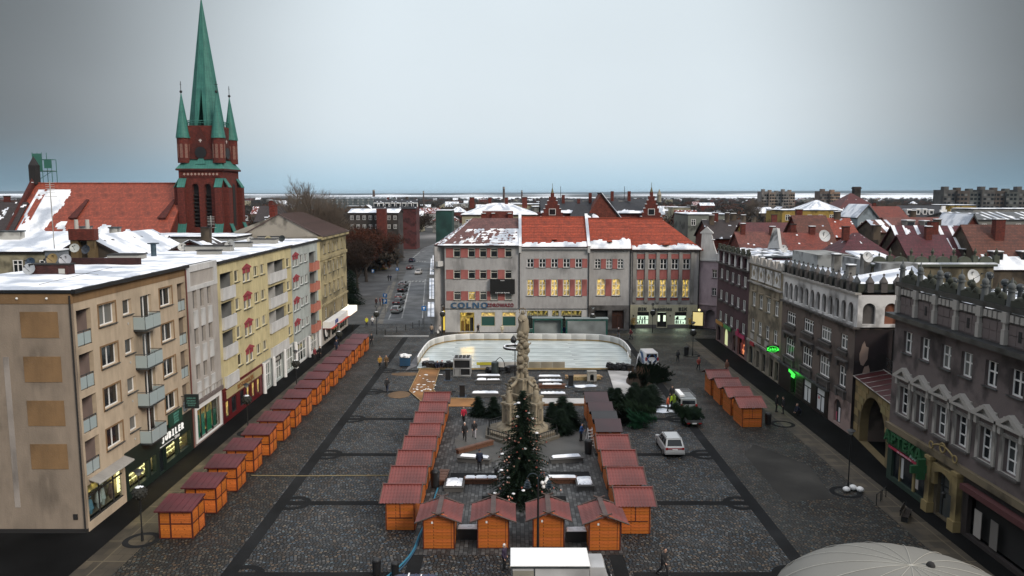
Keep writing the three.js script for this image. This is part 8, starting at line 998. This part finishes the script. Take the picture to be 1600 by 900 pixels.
// ---------------------------------------------------------------- people
const skinM = mat([.42,.25,.18]);
function blob(bones,cell,k = .03) {                   // one skin over tapered bones: [a, b, ra, rb]
  const lo = new V3(9,9,9),hi = new V3(-9,-9,-9);for (const [a,b,r,q] of bones) for (const [p,w] of [[a,r],[b,q]]) for (let i = 0;i < 3;i++) { const c = 'xyz'[i];lo[c] = Math.min(lo[c],p[i] - w - 2.5 * cell);hi[c] = Math.max(hi[c],p[i] + w + 2.5 * cell);}
  const size = Math.max(hi.x - lo.x,hi.y - lo.y,hi.z - lo.z),n = Math.min(96,Math.ceil(size / cell) + 4),half = size / 2 * n / (n - 3),mc = new MarchingCubes(n,skinM,false,false,60000),cen = lo.clone().add(hi).multiplyScalar(.5);mc.isolation = 0;
  const B2 = bones.map(([a,b,r,q]) => { const d = [b[0] - a[0],b[1] - a[1],b[2] - a[2]];return [a,d,d[0] * d[0] + d[1] * d[1] + d[2] * d[2] || 1e-9,r,q - r];});
  for (let z = 0;z < n;z++) for (let y = 0;y < n;y++) for (let x = 0;x < n;x++) { const P = [cen.x + (x - n / 2) * 2 / n * half,cen.y + (y - n / 2) * 2 / n * half,cen.z + (z - n / 2) * 2 / n * half];let D = 9;for (const [a,d,dd,r,dr] of B2) { const u = P[0] - a[0],v = P[1] - a[1],w = P[2] - a[2],t = Math.max(0,Math.min(1,(u * d[0] + v * d[1] + w * d[2]) / dd)),e = Math.hypot(u - d[0] * t,v - d[1] * t,w - d[2] * t) - r - dr * t;if (e > D + k) continue;const h = Math.max(0,k - Math.abs(e - D)) / k;D = Math.min(e,D) - h * h * k * .25;} mc.field[x + y * n + z * n * n] = -D;}
  mc.update();const c = mc.count,g = new THREE.BufferGeometry(),pos = new Float32Array(mc.positionArray.subarray(0,c * 3)),nor = new Float32Array(mc.normalArray.subarray(0,c * 3));for (let i = 0;i < c;i++) { pos[i * 3] = cen.x + pos[i * 3] * half;pos[i * 3 + 1] = cen.y + pos[i * 3 + 1] * half;pos[i * 3 + 2] = cen.z + pos[i * 3 + 2] * half;}
  g.setAttribute('position',new THREE.BufferAttribute(pos,3));g.setAttribute('normal',new THREE.BufferAttribute(nor,3));g.setAttribute('uv',new THREE.BufferAttribute(new Float32Array(c * 2),2));return g;
}
const add3 = (a,b) => [a[0] + b[0],a[1] + b[1],a[2] + b[2]],mix3 = (a,b,t) => [0,1,2].map((i) => lerp(a[i],b[i],t));
const handGeo = (s) => { const b = [[[0,0,0],[.01 * s,-.075,.004],.024,.032]];for (let i = 0;i < 4;i++) { const x = (i - 1.5) * .019,L = [.062,.072,.068,.052][i],m = [x * 1.1,-.095 - L * .5,.012],e = [x * 1.05,-.09 - L * .95,.034];b.push([[x * .9,-.075,.004],m,.0095,.0085],[m,e,.0085,.0065]);} b.push([[.02 * s,-.03,.012],[.045 * s,-.07,.026],.012,.0095],[[.045 * s,-.07,.026],[.046 * s,-.1,.034],.0095,.008]);return blob(b,.0055,.006);};
const headGeo = () => blob([[[0,.02,-.012],[0,.045,.005],.092,.088],[[0,-.05,.028],[0,-.075,.05],.058,.04],[[0,.012,.085],[0,-.022,.108],.011,.017],[[-.085,.005,0],[-.092,-.02,-.01],.018,.012],[[.085,.005,0],[.092,-.02,-.01],.018,.012],[[-.03,-.06,.075],[.03,-.06,.075],.012,.012],[[-.045,.035,.075],[.045,.035,.075],.014,.014],[[0,-.1,-.01],[0,-.17,-.02],.055,.058]],.0075,.02);
const HAND = [handGeo(1),handGeo(-1)],HEAD = headGeo();
const poses = {                                          // joints: hip, knees, ankles, elbows, wrists; y up, facing +z
  stand: { hip: .94,lean: .0,kn: [[.10,.50,.03],[-.10,.50,.02]],an: [[.11,.09,.0],[-.12,.09,-.03]],el: [[.25,1.14,-.04],[-.25,1.14,-.03]],wr: [[.24,.90,.07],[-.24,.90,.08]] },
  walk: { hip: .92,lean: .05,kn: [[.09,.50,.20],[-.09,.48,-.06]],an: [[.09,.10,.30],[-.09,.15,-.36]],el: [[.25,1.16,-.14],[-.25,1.16,.08]],wr: [[.25,.93,-.06],[-.22,.97,.26]] },
  carry: { hip: .94,lean: .06,kn: [[.10,.50,.06],[-.10,.50,.0]],an: [[.12,.09,.04],[-.12,.09,-.06]],el: [[.26,1.14,.05],[-.26,1.14,.06]],wr: [[.15,1.12,.32],[-.15,1.10,.32]] },
  crouch: { hip: .42,lean: .34,kn: [[.17,.47,.38],[-.17,.45,.36]],an: [[.16,.09,.06],[-.16,.09,.03]],el: [[.27,.62,.42],[-.27,.60,.42]],wr: [[.16,.36,.56],[-.16,.34,.56]] },
};
const bodyOf = {};
for (const [name,P] of Object.entries(poses)) {
  const hy = P.hip,s = .52,ch = [0,hy + s * .72,P.lean * .75],nk = [0,hy + s,P.lean],sh = [[.18,hy + s - .05,P.lean * .95],[-.18,hy + s - .05,P.lean * .95]],hips = [[.09,hy,0],[-.09,hy,0]],torso = (q) => [[[0,hy,0],[0,hy + .22,P.lean * .4],.13 + q,.125 + q],[[-.06,hy + .28,P.lean * .5],[.06,hy + .28,P.lean * .5],.12 + q,.12 + q],[[-.1,ch[1],ch[2]],[.1,ch[1],ch[2]],.115 + q,.115 + q],[sh[0],sh[1],.075 + q,.075 + q]],arm = (q) => [0,1].flatMap((i) => [[sh[i],P.el[i],.058 + q,.045 + q],[P.el[i],mix3(P.el[i],P.wr[i],.94),.044 + q,.032 + q]]),leg = (q,e = 1) => [0,1].flatMap((i) => [[hips[i],P.kn[i],.092 + q,.06 + q],[P.kn[i],mix3(P.kn[i],P.an[i],e),.06 + q,.043 + q]]);
  const hd = [0,hy + s + .185,P.lean + .035],hands = [0,1].map((i) => { const d = new V3(...P.wr[i]).sub(new V3(...P.el[i])).normalize();return HAND[i].clone().applyQuaternion(new THREE.Quaternion().setFromUnitVectors(new V3(0,-1,0),d)).translate(...P.wr[i]);}),foot = [0,1].map((i) => [[P.an[i][0],.05,P.an[i][2] - .04],[P.an[i][0] * 1.1,.045,P.an[i][2] + .16],.05,.04]);
  bodyOf[name] = { body: merge([blob([...torso(0),...arm(0),...leg(0),[nk,[0,nk[1] + .06,nk[2] + .015],.06,.056]],.024,.05),...hands,HEAD.clone().translate(...hd)]),jacket: blob([...torso(.022),...arm(.016),[[0,hy - .06,0],[0,hy + .1,0],.165,.15],[nk,[0,nk[1] + .03,nk[2]],.075,.068]],.022,.05),trousers: blob([...leg(.016,.95),[[0,hy,0],[0,hy + .05,0],.14,.13]],.024,.04),shoes: blob([0,1].flatMap((i) => [foot[i],[P.an[i],foot[i][0],.05,.052]]),.015,.03),hat: blob([[add3(hd,[0,.06,-.015]),add3(hd,[0,.1,-.01]),.098,.075]],.011,.02),hair: blob([[add3(hd,[0,.05,-.03]),add3(hd,[0,-.06,-.06]),.098,.07]],.011,.03) };
}
function person(label,pose,x,z,turn,jacket,trousers,top,topCol,s = 1,y = 0) {
  const G = bodyOf[pose],o = part(numbered('person'),G.body,skinM,scene);meta(o,label,'person');part('jacket',G.jacket,mat(jacket),o);part('trousers',G.trousers,mat(trousers),o);part('shoes',G.shoes,C.black,o);part(top,G[top],mat(topCol),o);o.position.set(x,y,z);o.rotation.y = turn;o.scale.setScalar(s);return o;
}
const K0 = [.012,.012,.014],N0 = [.012,.018,.04],PI = Math.PI;
for (const a of [
  ['person in black walking alone over the setts left of the rink path','walk',-15.3,-91.9,PI,K0,N0,'hat',K0],['person in a mustard jacket walking beside another by the kiosk row','walk',-18.4,-104.9,.2,[.34,.19,.03],K0,'hair',[.05,.03,.02]],['person in a brown coat right of the mustard jacket','walk',-17.55,-105.2,.1,[.12,.07,.03],[.05,.04,.03],'hair',[.04,.02,.01]],
  ['person in black with a pale hat walking towards the camera left of the monument','walk',-4.65,-73.2,.1,K0,K0,'hat',[.6,.58,.55],1.04],['person in a dark jacket and pale trousers right of the one with the pale hat','walk',-3.75,-74.0,.15,K0,[.28,.27,.29],'hair',K0],['person in a bright red jacket behind the two in black','walk',-5.1,-79.0,0,[.45,.02,.05],K0,'hair',[.03,.015,.01]],
  ['person in a navy jacket standing by the slanted seat left of the spruce','stand',-2.85,-64.9,PI,N0,K0,'hat',N0,1.06],['person with white hair beside the white box truck','stand',-.5,-46.9,PI * .4,[.03,.02,.045],K0,'hair',[.6,.58,.56]],['person in black at the bottom edge right of the box truck','walk',9.6,-46.2,.8,K0,K0,'hat',K0,1.05],
  ['person in black walking in the open right of the striped van','walk',23.9,-108.6,PI,K0,K0,'hair',K0],['person in a dark red jacket walking behind the short stall row','walk',25.7,-103.8,.1,[.22,.04,.03],K0,'hat',[.3,.06,.04]],['person with a white cap walking right of the rink','walk',17.9,-127.5,.6,K0,[.12,.13,.15],'hat',[.7,.7,.7]],['person in dark red walking away right of the rink','walk',19.9,-126.6,-1.2,[.16,.02,.03],K0,'hair',K0],
  ['person in a blue jacket working at the white ladder','carry',6.75,-73.0,1.2,[.03,.08,.22],K0,'hat',N0],['worker in an orange vest beside the silver van','stand',17.35,-83.3,1.3,[.62,.12,.05],K0,'hat',K0],['worker in a yellow vest at the open van door','carry',17.95,-84.3,1.5,[.45,.6,.02],K0,'hair',K0],['person in black behind the silver van','stand',18.7,-87.6,0,K0,K0,'hat',K0,1.05],
  ['worker in navy crouching at the left opening of the rink','crouch',-10.4,-104.2,.3,N0,K0,'hair',K0],['worker in a red cap crouching at the left opening of the rink','crouch',-9.5,-104.5,-.5,[.05,.05,.06],K0,'hat',[.4,.02,.03]],
  ['person in a beige coat before the lit yellow shop','stand',-15.1 + 1.2,-130.9,PI,[.3,.23,.17],N0,'hair',K0],['person carrying a white bag by the lit yellow shop door','walk',-12.4,-130.2,1,[.5,.48,.46],K0,'hair',K0],['person in a black coat right of the lit shop door','walk',-5.9,-131.5,.5,K0,K0,'hair',[.05,.03,.02]],['person in a cream coat behind the rink near the column','stand',-1.7,-130.8,0,[.55,.5,.36],[.4,.36,.28],'hair',[.5,.45,.3]],['person in blue between the green framed stands','stand',8.9,-129.2,0,[.02,.04,.14],K0,'hat',K0],
  ['person in brown beside the pavement of the maroon tenement','stand',28.9,-101.2,-1,[.12,.05,.03],K0,'hat',[.3,.06,.03],1.1],['person in black under the green neon sign, left of two','stand',29.4,-83.2,1.2,K0,K0,'hair',K0,1.08],['person in black under the green neon sign, right of two','stand',29.9,-82.4,-1.8,K0,K0,'hat',K0,1.08],['person in a dark jacket sitting low by the dark shop front','crouch',31.6,-82.0,-1.5,N0,K0,'hair',[.3,.2,.15]],
  ['person in a yellow jacket near the snowy hedge','walk',-26.64,-138.96,.3,[.5,.5,.03],K0,'hair',K0],['person in a white jacket right of the yellow jacket','carry',-25.71,-139.65,.2,[.6,.6,.62],N0,'hair',K0],['person in black at the far end of the long kiosk row','walk',-22.6,-121.5,.4,K0,K0,'hat',K0,1.05],['person in dark clothes left of the last kiosk','walk',-24.9,-120.6,-.2,[.03,.02,.02],K0,'hair',K0],['person in dark blue at the lit canopy','stand',-28.2,-121.5,1.4,N0,K0,'hair',K0],
  ['person in dark red before the corner tenement shop','stand',-28.9,-110.5,1.0,[.16,.02,.03],K0,'hair',K0],['person in a black coat right of the dark red one','stand',-28.2,-110.9,-.6,K0,K0,'hat',K0,1.08],['person in a dark jacket with a pale collar near the canopy','walk',-27.0,-116.2,.2,N0,N0,'hair',[.2,.15,.1],1.05],
  ['person in a dark jacket, leftmost of the group by the parking signs','stand',-29.46,-165.05,.3,[.05,.02,.02],K0,'hair',K0],['person in red in the group by the parking signs','stand',-28.79,-166.02,2,[.2,.03,.04],K0,'hat',K0],['person in black, rightmost of the group by the parking signs','stand',-28.23,-166.02,-1.2,K0,K0,'hair',K0],['person in black walking up the path beside the street','walk',-34.56,-213.57,PI,K0,K0,'hair',K0],['person in navy walking up the path beside the street','walk',-33.94,-213.57,PI,N0,K0,'hat',K0],['person in black on the pavement beside the grey house','walk',-18.21,-182.06,PI,K0,K0,'hat',K0],
]) person(...a);
{ const o = one('shopping_bag','white shopping bag held beside the lit yellow shop door','bag',[B(.34,.42,.16,-12.7,.35,-130.15),bar([-12.84,.77,-130.15],[-12.72,.95,-130.15],.012,4),bar([-12.56,.77,-130.15],[-12.68,.95,-130.15],.012,4)],C.white);}

renderer.render(scene,camera);
